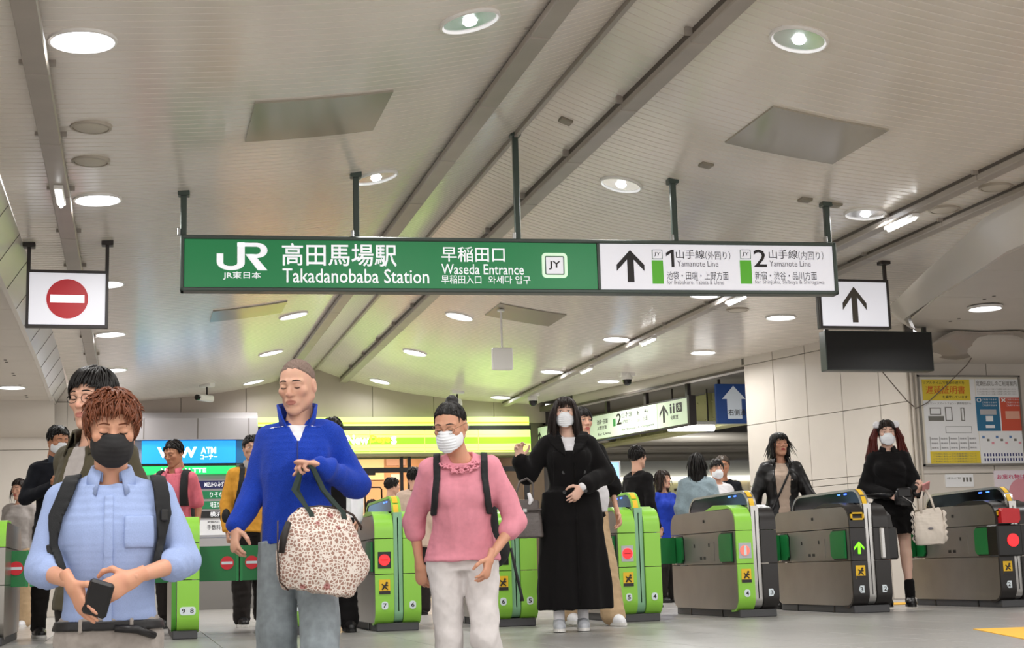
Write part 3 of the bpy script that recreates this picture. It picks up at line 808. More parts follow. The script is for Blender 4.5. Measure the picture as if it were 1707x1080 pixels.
# ================================================================== PASSAGE TO THE PLATFORMS (right, beyond the opening)
OD = Vector((-.235, .972, 0)).normalized()        # direction of the opening, receding
OA = Vector((7.47, 17.14, 0)); OB = Vector((6.42, 21.3, 0))
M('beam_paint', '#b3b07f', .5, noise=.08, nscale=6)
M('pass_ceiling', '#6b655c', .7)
M('pipe', '#a9a398', .45, metal=.2)
def obl(name, s0, s1, o0, o1, z0, z1, mat, parent=None, lab=None, cat=None):
    """box along the opening direction: s along, o offset to the far side"""
    n = Vector((OD.y, -OD.x, 0))
    b = MB(); P = [OA + OD * s + n * o for s, o in ((s0, o0), (s1, o0), (s1, o1), (s0, o1))]
    b.prism([(p.x, p.y) for p in P], z0, z1, 'z')
    return ob(name, b, mat, parent)
h = obl('trim_12', 0, 4.35, 0, .12, 2.86, 3.06, 'panel'); tag(h, 'cream header above the passage opening', None, None, 'structure')
h = obl('trim_13', 0, 4.35, -.035, 0, 2.86, 2.89, 'duct_dark'); tag(h, 'dark edge strip of the passage header', None, None, 'structure')
bm_ = thing('steel_beam', 'yellow-green painted riveted steel beam behind the platform sign', 'beam', (0, 0, 0))
obl('web', 1.3, 6.5, 1.3, 1.34, 2.42, 2.9, 'beam_paint', bm_)
obl('bottom_flange', 1.3, 6.5, 1.18, 1.46, 2.38, 2.42, 'beam_paint', bm_)
for k in range(8):
    obl('stiffener', 1.35 + k * .6, 1.38 + k * .6, 1.2, 1.3, 2.42, 2.9, 'beam_paint', bm_)
rvm = MB().lathe([(0, .02), (.014, .014), (.02, 0)], 8).mesh('rivet')
n_ = Vector((OD.y, -OD.x, 0))
for k in range(26):
    for z in (2.52, 2.78):
        r_ = link('rivet', rvm, 'beam_paint', bm_); r_.location = OA + OD * (1.4 + k * .19) + n_ * 1.3 + Vector((0, 0, z)); r_.rotation_euler = (0, -pi / 2, atan2(n_.y, n_.x))
# passage shell
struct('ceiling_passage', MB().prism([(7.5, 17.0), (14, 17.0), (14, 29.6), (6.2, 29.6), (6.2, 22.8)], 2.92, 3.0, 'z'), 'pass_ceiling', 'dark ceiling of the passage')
struct('wall_passage_back', MB().box(6, 14, 29, 29.1, 0, 2.95), M('pass_wall', '#d3d6da', .5), 'pale back wall of the passage')
struct('wall_passage_right', MB().box(14, 14.1, 14.6, 29, 0, 2.95), 'pass_wall', 'pale side wall of the passage')
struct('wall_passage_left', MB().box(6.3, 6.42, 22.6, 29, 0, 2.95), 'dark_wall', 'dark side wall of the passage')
PIPE_N = ['nearest', 'second nearest', 'third nearest', 'fourth nearest', 'middle', 'fourth farthest', 'third farthest', 'second farthest', 'farthest']
for k in range(9):
    y = 22.6 + k * .6
    t = MB().tube([(6.45, y, 2.5 + .03 * (k % 3)), (13.9, y, 2.5 + .03 * (k % 3))], .05 if k % 2 else .085, 10)
    tag(ob('ceiling_pipe', t, 'pipe', None, True), ('thin' if k % 2 else 'thick') + ' grey pipe crossing under the dark passage ceiling, ' + PIPE_N[k] + ' of nine', 'pipe', 'pipes under the passage ceiling')
for k, (px0, px1, py, Y) in enumerate(((1112, 1192, 713, 19.6), (1165, 1207, 700, 21.8), (1170, 1204, 688, 23.5))):
    a = atY(px0, py, Y); b = atY(px1, py, Y)
    t = thing('tube_light', ['long bright tube light just under the platform sign', 'bright tube light left of the blue sign, lower', 'bright tube light left of the blue sign, upper'][k], 'tube light', (a.x, Y, a.z), 0, 'passage tube lights')
    ob('housing', MB().bbox(0, b.x - a.x, -.06, .06, .03, .09, .01), 'white_plastic', t)
    ob('tube', MB().tube([(.02, 0, 0), (b.x - a.x - .02, 0, 0)], .05, 12), M('tube_bright', '#ffffff', .3, emit=7.), t, True)
    for xx in (.1, b.x - a.x - .1): ob('hanger', MB().tube([(xx, 0, .08), (xx, 0, 2.925 - a.z)], .012, 6), 'hanger_dark', t)
    L = bpy.data.lights.new('tube_lamp', 'AREA'); L.shape = 'RECTANGLE'; L.size = 1.0; L.size_y = .1; L.energy = 55
    lo = bpy.data.objects.new('lamp', L); COL.objects.link(lo); lo.parent = t; lo.location = ((b.x - a.x) / 2, 0, -.06)
# hanging platform sign inside the opening
Rr = atY(1150, 706, 18.5); n_ = Vector((OD.y, -OD.x, 0))
ps = thing('platform_sign', 'long hanging pale green and white platform sign in the passage opening', 'sign', (Rr.x, Rr.y, Rr.z), atan2(-OD.y, -OD.x))
PLN = (np.array(Rr), np.array([n_.x, n_.y, 0]))
def PS(px, py):
    P = on_plane(px, py, *PLN) - Rr
    return P.dot(-OD), P.z
uL = PS(886, 735)[0]; zt = PS(1148, 661)[1]
# local x runs towards the viewer (right); print faces the hall
ob('frame', MB().box(uL, 0, -.004, .1, -.012, .008).box(uL, 0, -.004, .1, zt - .008, zt + .012).box(uL, uL + .015, -.004, .1, 0, zt).box(-.03, .02, -.012, .1, -.01, zt + .02), 'hanger_dark', ps)
ub = PS(1096, 700)[0]
ob('line_panel', MB().box(uL + .015, ub - .008, 0, .09, .008, zt - .008), M('ps_white', '#dfeed8', .4, emit=.16, ecol='#dcf2d6'), ps)
ob('facility_panel', MB().box(ub + .008, -.03, 0, .09, .008, zt - .008), M('ps_green', '#cfe0c4', .4, emit=.25), ps)
def PT(s, px0, px1, f0, f1, mat='ink', bold=.01):
    mat = 'ink'
    a, b = PS(px0, 700)[0], PS(px1, 700)[0]
    return text(s, a, zt * f0, b, zt * f1, mat, ps, y=-.002, bold=bold)
PT('2', 1028, 1036, .45, .9, 'ink', .02)
PT('山手線', 1037, 1054, .68, .9, 'ink_soft', .01); PT('(内回り)', 1038, 1053, .45, .62)
PT('新宿・渋谷', 1062, 1082, .66, .88); PT('品川方面', 1063, 1080, .42, .6); PT('for Shinjuku & Shinagawa', 1036, 1090, .16, .27)
PT('池袋・田端', 995, 1013, .6, .8); PT('上野方面', 995, 1011, .38, .54); PT('for Ueno', 996, 1018, .15, .26)
a, b = PS(1022, 700)[0], PS(1026, 700)[0]
ob('line_bar', MB().box(a, b, -.003, 0, zt * .42, zt * .72), M('bar_green', '#3d9a52', .4), ps)
a, b = PS(1100, 700)[0], PS(1114, 700)[0]
arrow_up(a, zt * .2, b, zt * .88, 'ink', ps)
a, b = PS(895, 700)[0], PS(902, 700)[0]
arrow_up(a, zt * .3, b, zt * .8, 'ink', ps)
PT('♿', 1128, 1138, .5, .85, 'ink'); PT('化粧室', 1118, 1131, .26, .42, 'ink_soft')
for pxx in (1119, 1124):                     # two person pictograms
    u0 = PS(pxx, 700)[0]
    ob('pictogram', MB().box(u0 - .018, u0 + .018, -.003, 0, zt * .5, zt * .76).disc(u0, zt * .82, .018, -.003, 0, 12), 'ink', ps)
for pxx in (1008, 1073, 1143, 893):
    u0 = PS(pxx, 680)[0]
    ob('hanger', MB().bbox(u0 - .03, u0 + .03, .02, .08, zt, 2.86 - Rr.z, .004), 'hanger_dark', ps)
# blue keep-right sign
YK = 18.4
a = atY(1196, 706, YK); b = atY(1262, 640, YK)
t = thing('keep_right_sign', 'blue hanging sign with a white arrow partly hidden by the right wall', 'sign', (a.x, YK, a.z))
w, h = b.x - a.x, b.z - a.z
ob('panel', MB().bbox(0, w, 0, .05, 0, h, .004), M('deep_blue', '#1f4585', .4, emit=.12), t)
cx = atY(1224, 680, YK).x - a.x
s_ = .11
ar = [(cx, h * .95), (cx + .17, h * .62), (cx + .11, h * .62), (cx + .11, h * .12), (cx - .1, h * .12), (cx - .1, h * .62), (cx - .17, h * .62)]
ob('arrow', MB().prism(ar, -.003, 0, 'y'), M('pale_print', '#cfd6dd', .5, emit=.2), t)
text('右側通行', cx - .09, h * .2, cx + .24, h * .36, 'ink', t, y=-.005, bold=.006)
for x in (.06, w - .06): ob('hanger', MB().box(x - .015, x + .015, .01, .04, h, 2.9 - a.z), 'hanger_dark', t)
# wall of notices at the back of the passage
Yb = 28.98
for k, (px0, px1, py0, py1, c) in enumerate(((1085, 1130, 805, 850, '#d9d2a2'), (1132, 1152, 805, 848, '#c8c49a'), (1205, 1220, 800, 846, '#dfe0d8'), (1224, 1246, 802, 842, '#d8c9a0'), (1250, 1290, 802, 842, '#cdbf9a'))):
    a = atY(px0, py1, Yb); b = atY(px1, py0, Yb)
    t = thing('route_poster', ['cream notice on the passage back wall, leftmost', 'cream notice on the passage back wall, second from left', 'white notice on the passage back wall', 'tan notice with dark dots on the passage back wall', 'tan notice at the right end of the passage back wall'][k], 'poster', (a.x, Yb, a.z))
    ob('sheet', MB().box(0, b.x - a.x, -.01, .015, 0, b.z - a.z), M('sheet_' + c[1:], c, .5, emit=.25), t)
    for j in range(5):
        u, v_ = random.uniform(.1, .85) * (b.x - a.x), random.uniform(.15, .8) * (b.z - a.z)
        ob('print_patch', MB().box(u, u + .07, -.013, -.01, v_, v_ + .06), M('patch_%d' % (j % 3), ['#8a3f34', '#4b5a3c', '#6b6152'][j % 3], .5), t)
a = atY(985, 803, 28.9); b = atY(1290, 792, 28.9)
t = ob('light_strip', MB().box(a.x, b.x, 28.9, 28.97, a.z, b.z), M('strip_glow', '#fff8e0', .4, emit=2.2)); tag(t, 'horizontal light strip along the passage back wall', 'light strip')
a = atY(1230, 848, 28.8); b = atY(1290, 838, 28.8)
tag(ob('blue_display', MB().bbox(a.x, b.x, 28.8, 28.97, a.z, b.z, .01), M('blue_led', '#2348c8', .4, emit=1.4)), 'narrow blue lit display at the passage back wall', 'display')
a = atY(1015, 850, 22); b = atY(1031, 771, 22)
t = thing('info_screen', 'upright pale blue information screen in the passage', 'display', (a.x, 22, 0))
ob('screen', MB().box(0, b.x - a.x, -.004, 0, a.z, b.z), M('screen_blue', '#9cc9f5', .3, emit=.9), t)
ob('case', MB().bbox(-.03, b.x - a.x + .03, 0, .08, a.z - .05, b.z + .03, .008), 'white_plastic', t)
ob('pedestal', MB().bbox((b.x - a.x) * .25, (b.x - a.x) * .75, .01, .07, 0, a.z - .04, .008), 'grey_panel', t)

# ================================================================== NOTICE BOARD, CABLES (poster wall)
YP = 14.43
x0, x1, z0, z1 = R(1539, 626, 1698, 777, YP)
nb = thing('notice_board', 'framed notice board with yellow and white information posters', 'notice board', (x0, YP, z0))
w, h = x1 - x0, z1 - z0
ob('frame', MB().box(0, w, -.02, .03, 0, .02).box(0, w, -.02, .03, h - .02, h).box(0, .02, -.02, .03, 0, h).box(w - .02, w, -.02, .03, 0, h), M('frame_grey', '#8d8983', .4, metal=.5), nb)
ob('backing', MB().box(0, w, 0, .03, 0, h), M('board_cream', '#e3dccb', .5), nb)
def NB(px0, py0, px1, py1):
    # pixels of the board surveyed against its own edges (its top-left and bottom-right corners)
    return ((px0 - 1540) / 158 * w, (776 - py1) / 150 * h, (px1 - 1540) / 158 * w, (776 - py0) / 150 * h)
def nbox(name, box, mat, y=-.002, par=None):
    a, b, c, d = NB(*box); return ob(name, MB().box(a, c, y, y + .0015, b, d), mat, par or nb)
def ntext(s, box, mat, y=-.0045, bold=0.):
    a, b, c, d = NB(*box); return text(s, a, b, c, d, mat, nb, y=y, bold=bold)
M('poster_yellow', '#e3c93c', .5); M('poster_white', '#efeff0', .5); M('poster_teal', '#2c6f94', .5); M('poster_red', '#d2573f', .5)
M('orange_ink', '#d8541f', .5); M('line_grey', '#77756f', .5); M('pink_print', '#e39aa4', .5)
nbox('poster', (1547, 632, 1628, 771), 'poster_white')
nbox('yellow_header', (1547, 633, 1620, 668), 'poster_yellow', -.003)
ntext('リアルタイムで電車の遅れを', (1549, 636, 1612, 641), 'ink')
ntext('遅延証明書', (1552, 644, 1612, 657), 'orange_ink', bold=.004)
ntext('を掲載しています', (1577, 660, 1615, 665), 'ink', bold=.01)
ntext('パソコン・スマートフォン・携帯電話から', (1549, 671, 1620, 675), 'line_grey')
nbox('yellow_footer', (1552, 752, 1628, 772), 'poster_yellow', -.003)
for k in range(4): ntext('ご利用にあたっての注意事項について', (1556, 755 + k * 4, 1622, 757.6 + k * 4), 'line_grey')
for (bx) in ((1556, 680, 1573, 692), (1579, 679, 1590, 702), (1603, 680, 1609, 702)):
    p = nbox('device_drawing', bx, 'line_grey', -.003); q = (bx[0] + 1.5, bx[1] + 1.5, bx[2] - 1.5, bx[3] - 1.5); nbox('drawing_face', q, 'poster_white', -.004, nb)
nbox('drawing_base', (1553, 694, 1577, 702), 'line_grey', -.003)
nbox('caption_box', (1578, 711, 1618, 722), 'line_grey', -.003); nbox('caption_face', (1578.6, 711.6, 1617.4, 721.4), 'poster_white', -.004)
for k in range(5):
    nbox('column_rule', (1553 + k * 14.5, 728, 1553.8 + k * 14.5, 750), 'line_grey', -.003)
    for j in range(3): ntext('路線名', (1555 + k * 14.5, 730 + j * 7.5, 1565 + k * 14.5, 732.8 + j * 7.5), 'ink_soft')
nbox('poster', (1629, 632, 1697, 774), 'poster_white')
ntext('定期払戻しのご利用案内', (1630, 635, 1693, 644), 'line_grey', bold=.004)
for k in range(3): ntext('きっぷの払い戻しにつきましては係員へお申し付けください', (1631, 648 + k * 4, 1692, 650.4 + k * 4), 'line_grey')
nbox('teal_card', (1627, 662, 1663, 719), 'poster_teal', -.003); nbox('red_card', (1665, 663, 1702 - 4, 719), 'poster_red', -.003)
ntext('○', (1629, 664, 1636, 671), 'poster_white', bold=.02); ntext('×', (1667, 664, 1674, 671), 'poster_white', bold=.02)
for k in range(3):
    ntext('ご利用できます', (1637, 665 + k * 5, 1660, 668 + k * 5), 'poster_white'); ntext('ご利用できません', (1675, 665 + k * 5, 1696, 668 + k * 5), 'poster_white')
nbox('ticket_drawing', (1633, 683, 1658, 692), 'grey_panel', -.004); nbox('ticket_drawing', (1641, 694, 1652, 703), 'poster_white', -.004); nbox('ticket_drawing', (1672, 686, 1694, 699), M('peach', '#e2a892', .5), -.004); nbox('ticket_drawing', (1640, 709, 1654, 714), 'poster_white', -.004)
for k in range(9):
    nbox('icon', (1633 + k * 7, 727 + (k % 3) * 5, 1637 + k * 7, 731 + (k % 3) * 5), [M('icon_blue', '#5d7fb0', .5), 'line_grey', 'pink_print'][k % 3], -.003)
for j in range(2):
    for k in range(14): nbox('tick_mark', (1634 + k * 4.4, 756 + j * 8, 1636 + k * 4.4, 761 + j * 8), 'navy', -.003)
# low notices under the board
for (box, mat, lab) in (((1577, 790, 1622, 812), 'poster_white', 'small white notice beneath the framed board'), ((1662, 783, 1760, 850), M('pink_paper', '#eee3ea', .5), 'pale poster with pink print at the right edge')):
    a, b, c, d = R(box[0], box[1], box[2], box[3], YP + .03)
    t = thing('notice_sheet', lab, 'poster', (a, YP + .03, c))
    ob('sheet', MB().box(0, b - a, 0, .01, 0, d - c), mat, t)
    if box[0] < 1600:
        text('お客さまへのご案内', .02, (d - c) * .6, (b - a) * .55, (d - c) * .78, 'line_grey', t, y=-.002)
        for k in range(3): ob('pictogram', MB().box((b - a) * (.62 + .12 * k), (b - a) * (.69 + .12 * k), -.002, 0, (d - c) * .4, (d - c) * .75), 'line_grey', t)
    else:
        text('お忘れ物は', .03, (d - c) * .78, (b - a) * .5, (d - c) * .9, M('pink_ink', '#d1436d', .5), t, y=-.002, bold=.02)
        ob('pink_shape', MB().disc((b - a) * .42, (d - c) * .42, .16, -.002, 0, 24), 'pink_print', t)
a, b, c, d = R(1462, 790, 1500, 850, YP + .5)
# pipes in the corner between the two right walls
for k, px in enumerate((1517, 1523, 1531)):
    P = atY(px, 700, 14.38)
    tag(ob('wall_pipe', MB().tube([(P.x, P.y, .0), (P.x, P.y, 2.82)], .016 if k != 1 else .024, 10), M('pipe_cream', '#c9bfb2', .45), None, True), ['thin cream pipe in the wall corner, leftmost', 'thicker cream pipe in the wall corner, middle', 'thin cream pipe in the wall corner, rightmost'][k], 'pipe')
# slack cables and the sagging plastic sheet over the cornice
def cable(pts, Y, lab, r=.006):
    P = [atY(px, py, Y[i]) for i, (px, py) in enumerate(pts)]
    tag(ob('cable', MB().tube(P, r, 6), M('cable_grey', '#6a6058', .6), None, True), lab, 'cable')
cable([(1470, 618.5), (1492, 645), (1512, 668), (1524, 678)], (13.68, 13.9, 14.15, 14.37), 'thin cable running down from the black display board to the corner pipes')
cable([(1629, 582), (1612, 608), (1580, 640), (1545, 672), (1526, 681)], (14.25, 14.3, 14.33, 14.35, 14.37), 'thin cable slanting from the plastic sheet across the notice board')
pl = M('plastic_film', '#dcd0c4', .25, trans=.35, alpha=.75, spec=.6)
v = []; f = []; nx, ny = 14, 6
for i in range(nx + 1):
    for j in range(ny + 1):
        s_, t_ = i / nx, j / ny
        px = 1552 + 190 * s_; py = 592 - 10 * s_ - 52 * t_ * (.35 + .65 * sin(pi * min(1, s_ * 1.1))) + 10 * sin(pi * s_ * 2.2) * (1 - t_)
        P = atY(px, py, 14.25 - .5 * t_ + .04 * sin(9 * s_ + 4 * t_)); v.append((P.x, P.y, min(P.z, 2.8)))
for i in range(nx):
    for j in range(ny):
        k = i * (ny + 1) + j; f.append((k, k + ny + 1, k + ny + 2, k + 1))
o = ob('plastic_sheet', MB().add(v, f), pl, None, 'all'); tag(o, 'crumpled translucent plastic sheet taped over the cornice', 'plastic sheet')
so = o.modifiers.new('thickness', 'SOLIDIFY'); so.thickness = .004
# ================================================================== TICKET GATES
GY = 11.3
M('lime', '#96d64c', .32, spec=.5)
M('lime_dark', '#4f9a2c', .35)
M('gate_steel', '#9a958e', .3, metal=.75, noise=.05, nscale=5)
M('gate_steel_light', '#c5c3c0', .25, metal=.8)
M('gate_black', '#2a2726', .35)
M('gate_black2', '#151413', .3)
M('plinth', '#4a4a4c', .55)
M('flap_green', '#167a3c', .3)
M('pale_green', '#8dbf98', .35)
M('hood', '#0b0b0c', .08)
M('sticker_yellow', '#f2c229', .5); M('sticker_white', '#dfe9ee', .5); M('sticker_grey', '#b9bdc2', .5)
M('led_red', '#ff2a2e', .4, emit=1.6, ecol='#ff1e24'); M('led_green', '#7df02a', .4, emit=2., ecol='#62f010'); M('led_blue', '#3d6dff', .4, emit=4., ecol='#3a66ff')
M('reader_glow', '#c7dcff', .2, emit=.9, ecol='#a9c8ff')
GL = 1.5
def side_profile(z0, z1, y0=0., y1=GL, rt=.13, rb=.11, top=True, bottom=True, n=7):
    """closed outline (y,z) of a gate body slice, rounded at the ends when it is the top or the bottom slice"""
    P = []
    if bottom:
        P += [(y0 + rb - rb * sin(pi / 2 * k / n), z0 + rb - rb * cos(pi / 2 * k / n)) for k in range(n + 1)]
    else: P += [(y0, z0)]
    if top:
        P += [(y0 + rt - rt * cos(pi / 2 * k / n), z1 - rt + rt * sin(pi / 2 * k / n)) for k in range(n + 1)]
        P += [(y1 - rt + rt * sin(pi / 2 * k / n), z1 - rt + rt * cos(pi / 2 * k / n)) for k in range(n + 1)]
    else: P += [(y0, z1), (y1, z1)]
    if bottom:
        P += [(y1 - rb + rb * cos(pi / 2 * k / n), z0 + rb - rb * sin(pi / 2 * k / n)) for k in range(n + 1)]
    else: P += [(y1, z0)]
    return P
def front_band(x0, x1, z0, z1, rt=.13, rb=.11, top=True, bottom=True, back=.0, t=.014, n=8, ytop=.42):
    """curved skin over the front (and the rounded top / bottom) of a gate half"""
    P = []
    if bottom: P += [(rb + .05, z0)] + [(rb - rb * sin(pi / 2 * k / n), z0 + rb - rb * cos(pi / 2 * k / n)) for k in range(n + 1)]
    else: P += [(0, z0)]
    if top: P += [(rt - rt * cos(pi / 2 * k / n), z1 - rt + rt * sin(pi / 2 * k / n)) for k in range(n + 1)] + [(ytop, z1)]
    else: P += [(0, z1)]
    v = []; f = []
    m = len(P)
    for i, (y, z) in enumerate(P):
        a = P[max(0, i - 1)]; b = P[min(m - 1, i + 1)]
        ty, tz = b[0] - a[0], b[1] - a[1]; L = sqrt(ty * ty + tz * tz); ny, nz = -tz / L, ty / L
        for x in (x0, x1): v.append((x, y + ny * t, z + nz * t))
        for x in (x0, x1): v.append((x, y - ny * .004, z - nz * .004))
    for i in range(m - 1):
        a, b = 4 * i, 4 * i + 4
        f += [(a, a + 1, b + 1, b), (a + 2, b + 2, b + 3, a + 3), (a, b, b + 2, a + 2), (a + 1, a + 3, b + 3, b + 1)]
    f += [(0, 2, 3, 1), (4 * m - 4, 4 * m - 3, 4 * m - 1, 4 * m - 2)]
    return MB().add(v, f)
def octo(y0, y1, z0, z1, c):
    return [(y0, z0), (y1 - c, z0), (y1, z0 + c), (y1, z1 - c), (y1 - c, z1), (y0, z1)]
def number_plate(g, x, z, num, style, w=.05):
    y = -.018
    if style == 'round':
        ob('number_plate', MB().prism(rrect(x - w / 2, x + w / 2, z - .03, z + .03, .02), y, y + .004, 'y'), 'sticker_white', g)
    else:
        s = -1 if style == 'left' else 1
        ob('number_plate', MB().prism([(x - w / 2 * s, z - .03), (x + w * .2 * s, z - .03), (x + w / 2 * s, z), (x + w * .2 * s, z + .03), (x - w / 2 * s, z + .03)], y, y + .004, 'y'), 'sticker_white', g)
    text(num, x - .013, z - .017, x + .013, z + .017, 'ink', g, y=y - .001, bold=.02)
def warning_sticker(g, x, z, w=.085):
    ob('warning_sticker', MB().box(x - w / 2, x + w / 2, -.0175, -.0145, z - .055, z + .055), 'sticker_yellow', g)
    ob('sticker_footer', MB().box(x - w / 2, x + w / 2, -.0185, -.0175, z - .055, z - .03), 'ink', g)
    m_ = MB()
    m_.tube([(x - .02, -.0185, z - .02), (x - .003, -.0185, z + .004), (x + .012, -.0185, z + .02)], .007, 6)
    m_.tube([(x - .022, -.0185, z + .022), (x - .003, -.0185, z + .006), (x + .026, -.0185, z + .012)], .005, 6)
    m_.tube([(x - .002, -.0185, z), (x + .016, -.0185, z - .012), (x + .022, -.0185, z - .022)], .005, 6).disc(x + .016, z + .03, .009, -.022, -.0175, 10)
    ob('sticker_figure', m_, 'ink', g)
def half(g, x0, x1, style, side, num, light):
    """one side of a gate; side = -1 the left aisle face, +1 the right"""
    band = {'lime': 'lime', 'black': 'gate_black', 'steel': 'gate_steel'}[style]
    zs = [(.06, .428, False, True), (.434, .698, False, False), (.704, .885, True, False)]
    for i, (a, b, tp, bt) in enumerate(zs):
        nm = ('lower_body', 'middle_body', 'top_body')[i]
        ob(nm, MB().prism(side_profile(a, b, .006, GL, top=tp, bottom=bt), x0, x1, 'x'), 'gate_steel', g, True)
        ob(('lower_front', 'middle_front', 'top_front')[i], front_band(x0, x1, a, b, top=tp, bottom=bt), band, g, True)
    xs = x0 if side < 0 else x1
    # flap pocket and stowed flap near the front, second one near the back
    for (ya, yb, sgn) in ((.05, .33, 1), (GL - .33, GL - .05, -1)):
        oc = octo(ya, yb, .44, .692, .035) if sgn > 0 else [(GL - p[0], p[1]) for p in octo(GL - yb, GL - ya, .44, .692, .035)]
        ob('flap_pocket', MB().prism(oc, xs - .004 if side < 0 else xs, xs if side < 0 else xs + .004, 'x'), 'gate_black2', g)
        oc = [(p[0] + (.012 if sgn > 0 else 0), p[1]) for p in octo(ya, yb - .02, .452, .68, .03)] if sgn > 0 else [(GL - p[0], p[1]) for p in octo(GL - yb + .012, GL - ya - .012, .452, .68, .03)]
        ob('flap', MB().prism(oc, xs - .02 if side < 0 else xs, xs if side < 0 else xs + .02, 'x'), 'flap_green', g)
    # access door on the middle panel
    d = .006
    q = (xs - d, xs) if side < 0 else (xs, xs + d)
    ob('access_door', MB().box(q[0], q[1], .46, 1.0, .46, .62), 'gate_steel', g)
    for y in (.56, .9): ob('lock', MB().box(xs - .009 if side < 0 else xs, xs if side < 0 else xs + .009, y, y + .02, .58, .61), 'gate_black2', g)
    for y in (.66, .74): ob('sensor', MB().box(xs - .008 if side < 0 else xs, xs if side < 0 else xs + .008, y, y + .045, .475, .5), 'gate_black2', g)
    o = ob('sensor', MB().box(-.012, .012, 0, .006, -.012, .012), 'gate_black2', g)
    o.rotation_euler = (0, 0, -pi / 2 if side < 0 else pi / 2); o.location = (xs - (.006 if side < 0 else -.006), .68, .80)
    cx = (x0 + x1) / 2
    # reader block on top
    w = [(.12, .88), (.5, .88), (.62, .885), (.52, .925), (.18, .915)] if False else [(.10, .88), (.70, .88), (.46, .925), (.18, .915), (.12, .897)]
    ob('reader_block', MB().prism(w, x0 + .006, x1 - .006, 'x'), 'lime' if style == 'lime' else 'gate_black2', g)
    ob('reader_pad', MB().add([(x0 + .02, .2, .9175), (x1 - .02, .2, .9175), (x1 - .02, .40, .9255), (x0 + .02, .40, .9255)], [(0, 1, 2, 3)]), 'reader_glow', g)
    if light == 'red':
        ob('light_plate', MB().box(cx - .05, cx + .05, -.0165, -.0145, .475, .60), 'sticker_grey' if side < 0 and num == '5' else 'gate_black2', g)
        ob('stop_light', MB().disc(cx, .5375, .042, -.021, -.0165, 28), 'led_red', g)
        ob('light_bar', MB().box(cx - .028, cx + .028, -.022, -.021, .533, .542), M('red_dark', '#b0161c', .4), g)
    elif light == 'off':
        ob('light_plate', MB().box(cx - .055, cx + .055, -.0165, -.0145, .475, .60), 'sticker_grey', g)
        ob('stop_light', MB().disc(cx - .003, .5375, .042, -.021, -.0165, 28), M('salmon', '#f07a6a', .4, emit=.5), g)
        ob('light_bar', MB().box(cx - .01, cx + .01, -.022, -.021, .50, .575), 'sticker_white', g)
    elif light == 'arrow':
        p = ob('light_plate', MB().box(cx - .055, cx + .055, -.0165, -.0145, .47, .60), 'gate_black2', g)
        arrow_up(cx - .045, .485, cx + .045, .585, 'led_green', g, -.021, -.0165, 'go_arrow')
    if light in ('red', 'off', 'arrow'):
        warning_sticker(g, cx, .335)
    if num: number_plate(g, cx, .195, num, 'round' if style == 'lime' else ('left' if side < 0 else 'right'))
    if style == 'black' and side < 0:
        m_ = MB()
        for (a, b, c, d2) in ((cx - .06, cx + .06, .765, .778), (cx - .06, cx + .06, .815, .828), (cx - .06, cx - .047, .765, .828), (cx + .047, cx + .06, .765, .828)):
            m_.box(a, b, -.026, -.006, c, d2)
        ob('ticket_slot', m_, 'sticker_yellow', g)
